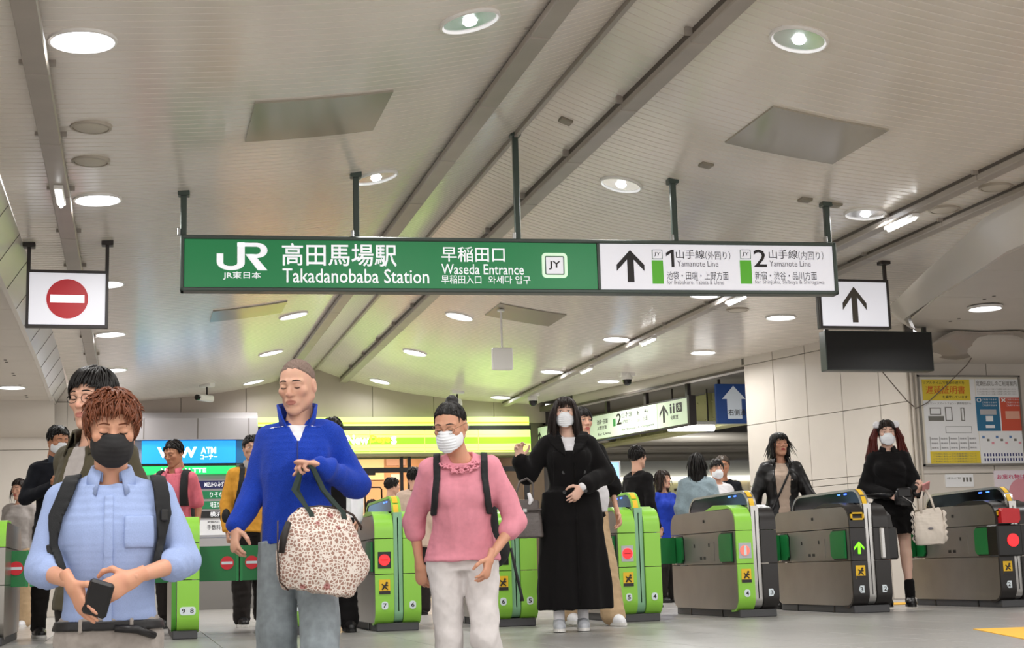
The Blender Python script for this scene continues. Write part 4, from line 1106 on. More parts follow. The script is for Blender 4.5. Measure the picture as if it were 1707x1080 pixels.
def gate(X, label, ls, rs, lnum, rnum, llight, rlight, spine='pale_green', w=(.145, .075, .135)):
    g = thing('ticket_gate', label, 'ticket gate', (X, GY, 0), 0, 'ticket gates across the hall')
    x0 = -sum(w) / 2; xa = x0 + w[0]; xb = xa + w[1]; x1 = xb + w[2]
    ob('plinth', MB().bbox(x0 + .015, x1 - .015, .02, GL - .04, 0, .062, .006), 'plinth', g)
    for yj in (.38, 1.1): ob('plinth_joint', MB().box(x0 + .009, x0 + .02, yj, yj + .02, 0, .055), 'gate_black2', g)
    half(g, x0, xa, ls, -1, lnum, llight)
    half(g, xb, x1, rs, 1, rnum, rlight)
    if ls == 'lime' and rs == 'black' or lnum in '235':
        ob('rear_flap', MB().prism(rrect(x0 - .17, x0 - .004, .45, .68, .02), GL - .16, GL - .13, 'y'), 'flap_green', g)
        ob('flap_hinge', MB().box(x0 - .02, x0, GL - .17, GL - .12, .44, .69), 'gate_steel_light', g)
    # spine with the tall dark hood
    ob('spine', MB().prism(side_profile(.06, .9, .03, GL - .02, rb=.09, top=False), xa + .004, xb - .004, 'x'), 'gate_steel', g, True)
    ob('hood', MB().prism(side_profile(.86, 1.022, .055, GL - .10, rt=.15, bottom=False), xa + .008, xb - .008, 'x'), 'hood', g, True)
    rim = 'lime' if spine == 'pale_green' and ls == 'lime' and rs == 'lime' else 'gate_steel_light'
    pts = [(.035, .86)] + [(.035 + .17 - .17 * cos(pi / 2 * k / 8), 1.035 - .17 + .17 * sin(pi / 2 * k / 8)) for k in range(9)] + [(GL - .28 + .19 * sin(pi / 2 * k / 8), 1.03 - .17 + .17 * cos(pi / 2 * k / 8)) for k in range(9)]
    v = []; f = []
    for i, (y, z) in enumerate(pts):
        a, b = pts[max(0, i - 1)], pts[min(len(pts) - 1, i + 1)]; ty, tz = b[0] - a[0], b[1] - a[1]; L = sqrt(ty * ty + tz * tz)
        ny, nz = -tz / L, ty / L
        for (x, t) in ((xa + .002, .0), (xb - .002, .0), (xb - .002, -.02), (xa + .002, -.02)): v.append((x, y + ny * t, z + nz * t))
    for i in range(len(pts) - 1):
        for k in range(4): f.append((4 * i + k, 4 * i + (k + 1) % 4, 4 * i + 4 + (k + 1) % 4, 4 * i + 4 + k))
    ob('hood_rim', MB().add(v, f), rim, g, True)
    ob('spine_front', front_band(xa + .004, xb - .004, .06, .9, rb=.09, top=False, t=-.008, bottom=True), spine, g, True)
    ob('spine_groove', MB().box((xa + xb) / 2 - .004, (xa + xb) / 2 + .004, .004, .012, .15, .86), 'lime_dark' if spine == 'pale_green' else 'gate_steel', g)
    # yellow caution strips on the rounded end of the hood
    for k in range(2):
        v = []; f = []
        for j in range(5):
            a = pi / 2 * (.02 + .42 * k + .36 * j / 4); y = .033 + .17 - .172 * cos(a); z = 1.035 - .17 + .172 * sin(a)
            v += [(xa + .012, y - .001, z + .001), (xb - .022, y - .001, z + .001)]
        for j in range(4): f.append((2 * j, 2 * j + 1, 2 * j + 3, 2 * j + 2))
        ob('caution_strip', MB().add(v, f), 'sticker_yellow', g, True)
    for y in (.30, .42):
        for xx, d in ((xa + .008, -1), (xb - .008, 1)):
            ob('status_light', MB().box(min(xx, xx + d * .003), max(xx, xx + d * .003), y, y + .05, .99, 1.0), 'led_blue', g)
    return g
gate(1.96, 'lime green ticket gate numbered 7 and 6 between blue fleece man and pink top woman', 'lime', 'lime', '7', '6', 'red', None)
gate(2.89, 'lime green ticket gate numbered 6 half hidden behind the woman in pink', 'lime', 'lime', '6', '5', 'red', None)
gate(3.92, 'lime green ticket gate numbered 5 and 4 right of the woman in black coat', 'lime', 'lime', '5', '4', 'red', None)
gate(4.93, 'ticket gate numbered 4 and 3, left half lime and right half dark', 'lime', 'black', '4', '3', 'off', None, 'gate_steel_light')
g3 = gate(5.95, 'dark ticket gate numbered 3 and 2 with a glowing green arrow', 'black', 'black', '3', '2', 'arrow', None, 'gate_steel_light')
ob('ticket_unit', MB().bbox(.13, .27, .0, .55, .43, .70, .015), 'gate_black2', g3); ob('unit_door', MB().bbox(.09, .135, -.035, .06, .44, .70, .01), 'gate_steel_light', g3)
ob('unit_lid', MB().prism([(.02, .70), (.5, .70), (.4, .82), (.12, .84), (.05, .8)], .10, .24, 'x'), 'gate_black', g3)
g2 = gate(7.33, 'dark ticket gate at the right edge with a red light and red ticket unit', 'black', 'black', '2', '1', 'red', None, 'gate_steel_light')
ob('red_unit', MB().prism([(-.16, .71), (.0, .71), (.02, .74), (.02, .83), (-.13, .84), (-.16, .81)], -.07, .03, 'y'), M('red_plastic', '#c8232b', .35), g2)
ob('black_unit', MB().bbox(-.2, .04, -.05, .12, .43, .70, .012), 'gate_black2', g2)
ob('unit_light', MB().disc(-.055, .565, .055, -.056, -.05, 28), 'led_red', g2)
# three narrow gates at the left with closed flaps
def narrow_gate(X, label, style, plate):
    g = thing('ticket_gate', label, 'ticket gate', (X, GY, 0), 0, 'ticket gates across the hall')
    w = .1
    ob('plinth', MB().bbox(-w + .01, w - .01, .02, GL - .04, 0, .062, .006), 'plinth', g)
    for i, (a, b, tp, bt) in enumerate([(.06, .428, False, True), (.434, .698, False, False), (.704, .885, True, False)]):
        ob(('lower_body', 'middle_body', 'top_body')[i], MB().prism(side_profile(a, b, .006, GL, top=tp, bottom=bt), -w, w, 'x'), 'gate_steel', g, True)
        ob(('lower_front', 'middle_front', 'top_front')[i], front_band(-w + .04, w, a, b, top=tp, bottom=bt), style if i < 2 else 'lime', g, True)
        ob('front_groove', front_band(-w, -w + .036, a, b, top=tp, bottom=bt, t=.006), 'lime_dark' if style == 'lime' else 'gate_steel', g, True)
    if plate:
        ob('number_plate', MB().prism(rrect(-.04, .075, .175, .235, .02), -.018, -.0145, 'y'), 'sticker_white', g)
        text(plate[0], -.025, .188, .0, .222, 'ink', g, y=-.019, bold=.02); text(plate[1], .035, .188, .06, .222, 'ink', g, y=-.019, bold=.02)
    return g
n9 = narrow_gate(.37, 'narrow lime gate post numbered 9 and 8 behind the man in the blue shirt', 'lime', '98')
n8 = narrow_gate(1.14, 'narrow lime gate post mostly hidden behind the man in the blue fleece', 'lime', '87')
n10 = narrow_gate(-1.0, 'steel gate post with lime top at the left edge', 'gate_steel', None)
def flap(g, X0, X1, Y, sign_side):
    L = g.location; x0, x1 = X0 - L.x, X1 - L.x
    f_ = ob('flap', MB().prism(rrect(x0, x1, .415, .685, .02), Y - L.y, Y - L.y + .03, 'y'), 'flap_green', g)
    ob('flap_edge', MB().prism(rrect((x1 - .02) if sign_side > 0 else x0, x1 if sign_side > 0 else x0 + .02, .412, .688, .008), Y - L.y - .003, Y - L.y + .033, 'y'), M('flap_edge', '#1f8e49', .3), f_)
    cx = (x1 - .09) if sign_side > 0 else x0 + .09
    no_entry(cx, .553, .052, f_, Y - L.y - .006, 'sticker_white')
flap(n9, .47, .795, 11.85, 1); flap(n8, .805, 1.06, 11.85, -1)
flap(n10, -1.25, -.775, 11.85, 1); flap(n9, -.765, .27, 11.85, -1)
# ================================================================== IMPLICIT SURFACES (used for bodies, clothes, hair, bags)
def V(*a): return np.array(a, np.float32)
class Grid:
    def __init__(s, lo, hi, h):
        s.lo = np.array(lo, np.float32); s.h = float(h)
        s.n = np.maximum(4, np.ceil((np.array(hi) - s.lo) / h).astype(int) + 1)
        s.ax = [s.lo[i] + h * np.arange(s.n[i], dtype=np.float32) for i in range(3)]
    def new(s, v=.25): return np.full(tuple(s.n), v, np.float32)
    def sl(s, lo, hi):
        out = []
        for i in range(3):
            a = int(max(0, math.floor((lo[i] - s.lo[i]) / s.h))); b = int(min(s.n[i], math.ceil((hi[i] - s.lo[i]) / s.h) + 1))
            if b <= a: return None
            out.append(slice(a, b))
        return tuple(out)
    def pts(s, sl):
        return s.ax[0][sl[0]][:, None, None], s.ax[1][sl[1]][None, :, None], s.ax[2][sl[2]][None, None, :]
    def full(s): return (slice(0, s.n[0]), slice(0, s.n[1]), slice(0, s.n[2]))
def smin(a, b, k):
    if k <= 0: return np.minimum(a, b)
    h = np.maximum(k - np.abs(a - b), 0) / k
    return np.minimum(a, b) - h * h * (k * .25)
def smax(a, b, k): return -smin(-a, -b, k)
PAD = .06
def add_cone(g, F, a, b, ra, rb, k=.02, flat=None, sub=False):
    """round cone a->b; flat=(unit vector, factor<1) squashes the section along that vector"""
    a, b = np.array(a, np.float32), np.array(b, np.float32); r = max(ra, rb) + PAD
    sl = g.sl(np.minimum(a, b) - r, np.maximum(a, b) + r)
    if sl is None: return
    x, y, z = g.pts(sl); ba = b - a; L2 = float(ba @ ba) + 1e-9
    px, py, pz = x - a[0], y - a[1], z - a[2]
    t = np.clip((px * ba[0] + py * ba[1] + pz * ba[2]) / L2, 0, 1)
    qx, qy, qz = px - t * ba[0], py - t * ba[1], pz - t * ba[2]
    d2 = qx * qx + qy * qy + qz * qz
    R = ra + (rb - ra) * t
    if flat is not None:
        n = np.array(flat[0], np.float32); n = n / np.linalg.norm(n); s_ = flat[1]
        q = qx * n[0] + qy * n[1] + qz * n[2]
        d = (np.sqrt(d2 + q * q * (1 / s_ ** 2 - 1)) - R) * (s_ * .5 + .5)
    else: d = np.sqrt(d2) - R
    F[sl] = smax(F[sl], -d, k) if sub else smin(F[sl], d, k)
def add_ell(g, F, c, r, k=.02, sub=False, rot=None):
    c, r = np.array(c, np.float32), np.array(r, np.float32); m = float(r.max()) + PAD
    sl = g.sl(c - m, c + m)
    if sl is None: return
    x, y, z = g.pts(sl); x, y, z = x - c[0], y - c[1], z - c[2]
    if rot is not None:
        x, y, z = [rot[0][i] * x + rot[1][i] * y + rot[2][i] * z for i in range(3)]
    k0 = np.sqrt((x / r[0]) ** 2 + (y / r[1]) ** 2 + (z / r[2]) ** 2); k1 = np.sqrt((x / r[0] ** 2) ** 2 + (y / r[1] ** 2) ** 2 + (z / r[2] ** 2) ** 2) + 1e-6
    d = k0 * (k0 - 1) / k1
    F[sl] = smax(F[sl], -d, k) if sub else smin(F[sl], d, k)
def add_chain(g, F, cs, rx, ry, right, fwd, k=.03, p=2.3, sm=5):
    """lofted trunk: elliptical sections (rx across, ry deep) at the points cs, smoothly interpolated"""
    cs = np.array(cs, np.float64); n = len(cs); right = np.array(right, np.float32)
    if n > 2:
        D = np.concatenate([cs, np.array(rx)[:, None], np.array(ry)[:, None]], 1); out = []
        for i in range(n - 1):
            p0, p1, p2, p3 = D[max(i - 1, 0)], D[i], D[i + 1], D[min(i + 2, n - 1)]
            for t in np.arange(sm) / sm:
                out.append(.5 * (2 * p1 + (p2 - p0) * t + (2 * p0 - 5 * p1 + 4 * p2 - p3) * t * t + (3 * p1 - p0 - 3 * p2 + p3) * t ** 3))
        D = np.array(out + [D[-1]]); cs, rx, ry = D[:, :3], D[:, 3], D[:, 4]
    cs = cs.astype(np.float32); T = g.new(.3)
    for i in range(len(cs) - 1):
        a, b = cs[i], cs[i + 1]; r = max(rx[i], rx[i + 1], ry[i], ry[i + 1]) + PAD
        lo, hi = np.minimum(a, b) - r, np.maximum(a, b) + r
        if abs(b[2] - a[2]) > .7 * np.linalg.norm(b - a): lo[2] = min(a[2], b[2]) - PAD - .03; hi[2] = max(a[2], b[2]) + PAD + .03
        sl = g.sl(lo, hi)
        if sl is None: continue
        x, y, z = g.pts(sl); ba = b - a; L = float(np.linalg.norm(ba)) + 1e-9; u = ba / L
        R_ = right - u * float(right @ u); R_ /= np.linalg.norm(R_); F_ = np.cross(u, R_)
        px, py, pz = x - a[0], y - a[1], z - a[2]
        s_ = px * u[0] + py * u[1] + pz * u[2]; t = np.clip(s_ / L, 0, 1); ex = s_ - t * L; ex = np.sign(ex) * np.maximum(np.abs(ex) - .014, 0)
        dx = px * R_[0] + py * R_[1] + pz * R_[2]; dy = px * F_[0] + py * F_[1] + pz * F_[2]
        X, Yr = rx[i] + (rx[i + 1] - rx[i]) * t, ry[i] + (ry[i + 1] - ry[i]) * t
        e = (np.abs(dx / X) ** p + np.abs(dy / Yr) ** p) ** (1 / p)
        d = (e - 1) * np.minimum(X, Yr)
        d = np.where(ex != 0, np.sqrt(np.maximum(d, 0) ** 2 + ex * ex), d)
        T[sl] = np.minimum(T[sl], d)
    np.copyto(F, smin(F, T, k))
def nets(g, F):
    """naive surface nets"""
    S = F < 0
    s8 = S.astype(np.uint8)
    n = s8[:-1, :-1, :-1] + s8[1:, :-1, :-1] + s8[:-1, 1:, :-1] + s8[1:, 1:, :-1] + s8[:-1, :-1, 1:] + s8[1:, :-1, 1:] + s8[:-1, 1:, 1:] + s8[1:, 1:, 1:]
    I, J, K = np.nonzero((n > 0) & (n < 8))
    if len(I) == 0: return np.zeros((0, 3), np.float32), np.zeros((0, 4), np.int32)
    cmap = np.full(n.shape, -1, np.int32); cmap[I, J, K] = np.arange(len(I))
    c = [(0, 0, 0), (1, 0, 0), (0, 1, 0), (1, 1, 0), (0, 0, 1), (1, 0, 1), (0, 1, 1), (1, 1, 1)]
    val = [F[I + a, J + b, K + d] for a, b, d in c]
    acc = np.zeros((len(I), 3), np.float32); cnt = np.zeros(len(I), np.float32)
    for p, q in ((0, 1), (2, 3), (4, 5), (6, 7), (0, 2), (1, 3), (4, 6), (5, 7), (0, 4), (1, 5), (2, 6), (3, 7)):
        m = (val[p] < 0) != (val[q] < 0)
        t = np.where(m, val[p] / np.where(m, val[p] - val[q], 1), 0)
        P, Q = np.array(c[p], np.float32), np.array(c[q], np.float32)
        acc += np.where(m[:, None], P + t[:, None] * (Q - P), 0); cnt += m
    v = (np.stack([I, J, K], 1) + acc / cnt[:, None]) * g.h + g.lo
    faces = []
    for ax in range(3):
        A = [slice(None)] * 3; B = [slice(None)] * 3; A[ax] = slice(0, -1); B[ax] = slice(1, None)
        a_, b_ = S[tuple(A)], S[tuple(B)]
        E = np.argwhere(a_ != b_)
        o1, o2 = [(1, 2), (2, 0), (0, 1)][ax]
        E = E[(E[:, o1] > 0) & (E[:, o2] > 0) & (E[:, o1] < F.shape[o1] - 1) & (E[:, o2] < F.shape[o2] - 1)]
        ins = a_[E[:, 0], E[:, 1], E[:, 2]]
        q = []
        for d1, d2 in ((0, 0), (1, 0), (1, 1), (0, 1)):
            e = E.copy(); e[:, o1] -= 1 - d1; e[:, o2] -= 1 - d2
            q.append(cmap[e[:, 0], e[:, 1], e[:, 2]])
        q = np.stack(q, 1); q[~ins] = q[~ins][:, ::-1]
        faces.append(q)
    return v.astype(np.float32), np.concatenate(faces)
def np_mesh(name, v, f, col=None):
    m = bpy.data.meshes.new(name)
    v = np.ascontiguousarray(v, np.float32); f = np.ascontiguousarray(f, np.int32)
    m.vertices.add(len(v)); m.vertices.foreach_set('co', v.ravel())
    m.loops.add(f.size); m.loops.foreach_set('vertex_index', f.ravel())
    m.polygons.add(len(f)); m.polygons.foreach_set('loop_start', np.arange(0, f.size, 4, dtype=np.int32)); m.polygons.foreach_set('loop_total', np.full(len(f), 4, np.int32))
    m.polygons.foreach_set('use_smooth', np.ones(len(f), bool))
    m.update(calc_edges=True); m.validate()
    if col is not None:
        at = m.color_attributes.new('Col', 'FLOAT_COLOR', 'POINT')
        c = np.ones((len(v), 4), np.float32); c[:, :3] = col; at.data.foreach_set('color', c.ravel())
    return m
def relax(v, f, it=1, w=.5):
    for _ in range(it):
        acc = np.zeros_like(v); cnt = np.zeros(len(v), np.float32)
        for k in range(4):
            a, b = f[:, k], f[:, (k + 1) % 4]
            np.add.at(acc, a, v[b]); np.add.at(acc, b, v[a]); np.add.at(cnt, a, 1); np.add.at(cnt, b, 1)
        v = v * (1 - w) + w * acc / np.maximum(cnt, 1)[:, None]
    return v
def normals(v, f):
    n = np.cross(v[f[:, 2]] - v[f[:, 0]], v[f[:, 3]] - v[f[:, 1]]); out = np.zeros_like(v)
    for k in range(4): np.add.at(out, f[:, k], n)
    return out / (np.linalg.norm(out, axis=1, keepdims=True) + 1e-9)
def crease(v, f, amp, freq, seed=0, aniso=(1, 1, 1)):
    """soft irregular cloth folds: displacement along the normal"""
    if amp <= 0 or len(v) == 0: return v
    r = np.random.default_rng(seed); n = normals(v, f); d = np.zeros(len(v), np.float32); P = v * np.array(aniso, np.float32)
    warp = np.sin(P @ r.normal(0, 9, (3, 3)).astype(np.float32) + r.uniform(0, 6, 3)) * .03
    P = P + warp
    for o in range(5):
        w = r.normal(0, 1, 3); w /= np.linalg.norm(w); ph = r.uniform(0, 6.28); fr = freq * (1 + .7 * o)
        s_ = np.sin(P @ (w * fr).astype(np.float32) + ph); d += (1 - 2 * np.abs(s_)) * (.6 ** o)
    return (v + n * (d * amp * .6)[:, None]).astype(np.float32)
def rot_xyz(rx=0., ry=0., rz=0.):
    return np.array(Matrix.Rotation(rz, 3, 'Z') @ Matrix.Rotation(ry, 3, 'Y') @ Matrix.Rotation(rx, 3, 'X'), np.float32)
# ================================================================== PEOPLE
def skin_material():
    m = bpy.data.materials.new('skin'); MATS['skin'] = m; m.use_nodes = True; nt = m.node_tree; b = nt.nodes['Principled BSDF']
    a = nt.nodes.new('ShaderNodeAttribute'); a.attribute_name = 'Col'
    n = nt.nodes.new('ShaderNodeTexNoise'); n.inputs['Scale'].default_value = 25
    mx = nt.nodes.new('ShaderNodeMix'); mx.data_type = 'RGBA'; mx.blend_type = 'MULTIPLY'; mx.inputs[0].default_value = .12
    nt.links.new(a.outputs['Color'], mx.inputs[6]); nt.links.new(n.outputs['Color'], mx.inputs[7]); nt.links.new(mx.outputs[2], b.inputs['Base Color'])
    b.inputs['Roughness'].default_value = .48; b.inputs['Specular IOR Level'].default_value = .35
    b.inputs['Subsurface Weight'].default_value = .0
    return m
skin_material()
SKIN = {'fair': lin('#dcab92')[:3], 'pale': lin('#e6bda9')[:3], 'tan': lin('#c98f70')[:3], 'warm': lin('#d59d80')[:3]}
def hairmat(name, c, rough=.38):
    m = M('hair_' + name, c, rough, noise=.35, nscale=90, stretch=(3, 3, .25), bump=.25, bscale=200, spec=.3); return m
hairmat('black', '#15110f'); hairmat('brown', '#6b3a22'); hairmat('darkbrown', '#241813'); hairmat('shaved', '#7d6a60', .8); hairmat('red', '#54190f'); hairmat('grey', '#4a4038')

def head_field(s, nose=1., chin=1., wide=1.):
    g = Grid((-.115 * s, -.14 * s, -.175 * s), (.115 * s, .14 * s, .145 * s), 1); return g
def build_head(q, s=1., wide=1., nose=1., fem=False, h=.0035, skin='fair', lipc=None, mouth=0.):
    """head in its own frame (faces -Y); returns verts, faces, colours, and a surface sampler. q: extra tweaks"""
    g = Grid((-.1, -.135, -.16), (.1, .13, .135), h / s)
    F = g.new()
    add_ell(g, F, (0, .012, .03), (.0755 * wide, .096, .088), .02)
    add_ell(g, F, (0, -.022, -.03), (.0625 * wide, .069, .084), .03)
    jw = .05 * wide if fem else .054 * wide
    for sx in (-1, 1):
        add_cone(g, F, (sx * jw, .012, -.045), (sx * .016, -.066, -.094), .02, .017, .025)
        add_ell(g, F, (sx * .043 * wide, -.062, -.012), (.021, .02, .018), .02)
        add_cone(g, F, (sx * .014, -.083, .031), (sx * .046 * wide, -.066, .028), .011, .009, .015)
    add_ell(g, F, (0, -.076, -.098), (.02, .018, .016), .02)
    for sx in (-1, 1): add_ell(g, F, (sx * .031, -.1, .011), (.018, .02, .012), .012, sub=True)
    for sx in (-1, 1): add_ell(g, F, (sx * .031, -.0755, .010), (.016, .0125, .0105), .004)
    add_cone(g, F, (0, -.084, .018), (0, -.104 - .002 * nose, -.02), .0075, .0115 * nose, .012)
    for sx in (-1, 1): add_ell(g, F, (sx * .0125, -.093, -.024), (.0085, .011, .0075), .008)
    add_ell(g, F, (0, -.082, -.058), (.03, .014, .02), .014)
    add_cone(g, F, (-.017, -.0905, -.0525), (.017, -.0905, -.0525), .0048, .0048, .006)
    add_cone(g, F, (-.013, -.0905, -.0625), (.013, -.0905, -.0625), .0058, .0058, .006)
    add_cone(g, F, (-.02, -.0975, -.0572), (.02, -.0975, -.0572), .0028, .0028, .004, sub=True)
    for sx in (-1, 1):                                           # ears
        add_ell(g, F, (sx * .077 * wide, .016, -.002), (.009, .02, .031), .006)
        add_ell(g, F, (sx * .086 * wide, .013, .002), (.005, .011, .018), .006, sub=True)
    add_cone(g, F, (0, .022, -.06), (0, .035, -.155), .05, .052, .03)   # neck stub
    v, f = nets(g, F); v = relax(v, f, 1, .3)
    base = np.array(SKIN[skin], np.float32); col = np.tile(base, (len(v), 1))
    x, y, z = v[:, 0], v[:, 1], v[:, 2]
    lip = ((x / .023) ** 2 + ((z + .0575) / .0115) ** 2 < 1) & (y < -.08)
    lc = np.array(lin(lipc or ('#c0675f' if fem else '#b9786a'))[:3], np.float32); col[lip] = lc
    ck = np.exp(-(((np.abs(x) - .042) / .02) ** 2 + ((z + .02) / .02) ** 2)) * (y < -.03)
    col = col * (1 - .12 * ck[:, None] * np.array([0, .6, .6], np.float32))
    nose_ = np.exp(-((x / .013) ** 2 + ((z + .02) / .014) ** 2)) * (y < -.09); col *= (1 - .18 * nose_[:, None] * np.array([0, .7, .7], np.float32))
    iy0 = g.ax[1]
    def sy(px, pz):
        i = int(round((px - g.lo[0]) / g.h)); k = int(round((pz - g.lo[2]) / g.h)); i = min(max(i, 0), g.n[0] - 1); k = min(max(k, 0), g.n[2] - 1)
        c = F[i, :, k]; j = np.argmax(c < 0)
        if not (c < 0).any(): return -.06
        return float(iy0[j] - g.h * (-c[j]) / (c[j - 1] - c[j] + 1e-9)) if j else float(iy0[0])
    return v * s, f, col, sy
def ellp(c, r, th, ph):
    return np.array([c[0] + r[0] * cos(ph) * sin(th), c[1] - r[1] * cos(ph) * cos(th), c[2] + r[2] * sin(ph)])
HC0, HR0 = np.array([0, .014, .034]), np.array([.083, .105, .096])
def hair_shell(off=0., vol=1., h=.006, extra=None, slope=.82, r=HR0, cut=.0):
    g = Grid((-.16, -.16, -.45 if extra else -.14), (.16, .19, .165), h)
    F = g.new(); add_ell(g, F, HC0, np.array(r) * vol, .01)
    x, y, z = g.pts(g.full())
    pl = (off - slope * y - z) / sqrt(1 + slope * slope) + 0 * x
    F = smax(F, pl, .012)
    if extra: extra(g, F)
    return g, F
def strands(n, L, style, seed, off=0., vol=1.0, r0=.0065, grav=.6, mess=.25, fringe=.035, part=None, slope=.82, nseg=6, lift=1.03, stick=None):
    """clumps of hair as tapered four-sided tubes following the skull, then gravity"""
    R_ = np.random.default_rng(seed); V_ = []; F_ = []; made = 0; tries = 0
    rr = HR0 * vol
    stick = stick if stick is not None else (.8 if L < .16 else .55); zs = -.05 if L < .16 else .02
    while made < n and tries < n * 30:
        tries += 1
        th = R_.uniform(-pi, pi); ph = math.asin(R_.uniform(-.35, .98))
        p = ellp(HC0, rr, th, ph)
        if p[2] < off - slope * p[1] + .002: continue
        crown = np.array([part or 0., .035, .13]); d = p - crown
        nrm = (p - HC0) / rr ** 2; nrm /= np.linalg.norm(nrm)
        d = d - nrm * (d @ nrm); d = d / (np.linalg.norm(d) + 1e-6)
        if style == 'fwd': d = d * .5 + np.array([0, -.8, .0])
        if style == 'spike': d = d * .8 + nrm * .35
        d = d + R_.normal(0, mess, 3); d /= np.linalg.norm(d)
        l = L * R_.uniform(.7, 1.15); pts = [p.copy()]
        q = p.copy()
        for k in range(nseg - 1):
            q = q + d * l / (nseg - 1)
            e = (q - HC0) / (rr * lift); m = np.linalg.norm(e)
            if m < 1: q = HC0 + (q - HC0) / m
            elif q[2] > zs: q = HC0 + (q - HC0) * (1 + (m - 1) * (1 - stick)) / m
            d = d + np.array([0, 0, -grav]) * (l / (nseg - 1)) * 6; d /= np.linalg.norm(d)
            if q[1] < -.045 and q[2] < fringe and abs(q[0]) < .066:
                if len(pts) >= 3: break
                q[2] = fringe
            pts.append(q.copy())
        if len(pts) < 3: continue
        b = MB(); m = len(pts); rs = [r0 * (1 - .85 * (i / (m - 1)) ** 1.5) for i in range(m)]
        b.tube([tuple(a) for a in pts], rs, 4, False)
        o = sum(len(a) for a in V_); V_.append(np.array([tuple(a) for a in b.v], np.float32)); F_.append(np.array(b.f, np.int32) + o); made += 1
    return np.concatenate(V_), np.concatenate(F_)
def join(parts):
    V_, F_, o = [], [], 0
    for v, f in parts:
        V_.append(v); F_.append(f + o); o += len(v)
    return np.concatenate(V_), np.concatenate(F_)
def build_hand(s, side, curl=.5, spread=.15, thumb=.5, h=.0035, point=None):
    """hand frame: wrist at origin, fingers along -Z, palm faces -Y, thumb on side*X. curl 0 straight .. 1 fist"""
    g = Grid((-.085, -.11, -.215), (.085, .06, .04), h); F = g.new()
    add_cone(g, F, (0, 0, .03), (0, 0, -.025), .026, .027, .01, flat=((0, 1, 0), .75))
    add_cone(g, F, (0, 0, -.02), (0, -.002, -.085), .032, .040, .012, flat=((0, 1, 0), .38))
    add_ell(g, F, (side * .024, -.010, -.045), (.016, .014, .03), .012)
    fl = [(.031, .068), (.0105, .078), (-.0105, .072), (-.030, .056)]
    cs = curl if isinstance(curl, (list, tuple)) else [curl] * 4
    for i, (fx, L) in enumerate(fl):
        fx *= side; c = cs[i]
        a = np.array([fx, -.002, -.084 - (.004 if i in (1, 2) else 0) + (.008 if i == 3 else 0)])
        ang = c * 1.25; sp = spread * (fx / .03) * .35; p = a; dirs = 0
        for j, fr in enumerate((.45, .31, .24)):
            dirs = ang * (1 + .85 * j) if j else ang * .9
            d = np.array([sin(sp), -sin(dirs), -cos(dirs)]); d /= np.linalg.norm(d)
            q = p + d * L * fr
            add_cone(g, F, p, q, .0092 - .0008 * j, .0084 - .001 * j, .004); p = q
    # thumb leaves the side of the palm near its base
    p = np.array([side * .03, -.008, -.03]); o = thumb
    for j, L in enumerate((.04, .032, .026)):
        d = np.array([side * (.85 - .55 * j * (1 - o) - .25 * j), -.35 - .35 * (1 - o) * j, -.62 - .2 * j]); d /= np.linalg.norm(d)
        q = p + d * L; add_cone(g, F, p, q, .0125 - .0015 * j, .011 - .0018 * j, .006); p = q
    v, f = nets(g, F); v = relax(v, f, 1, .25)
    return v * s, f
def frame_from(dirv, normal):
    """rotation taking hand frame (-Z fingers, -Y palm) to fingers=dirv, palm facing=normal"""
    d = np.array(dirv, float); d /= np.linalg.norm(d); n = np.array(normal, float); n -= d * (n @ d); n /= np.linalg.norm(n)
    zc = -d; yc = -n; xc = np.cross(yc, zc)
    return np.stack([xc, yc, zc], 1).astype(np.float32)

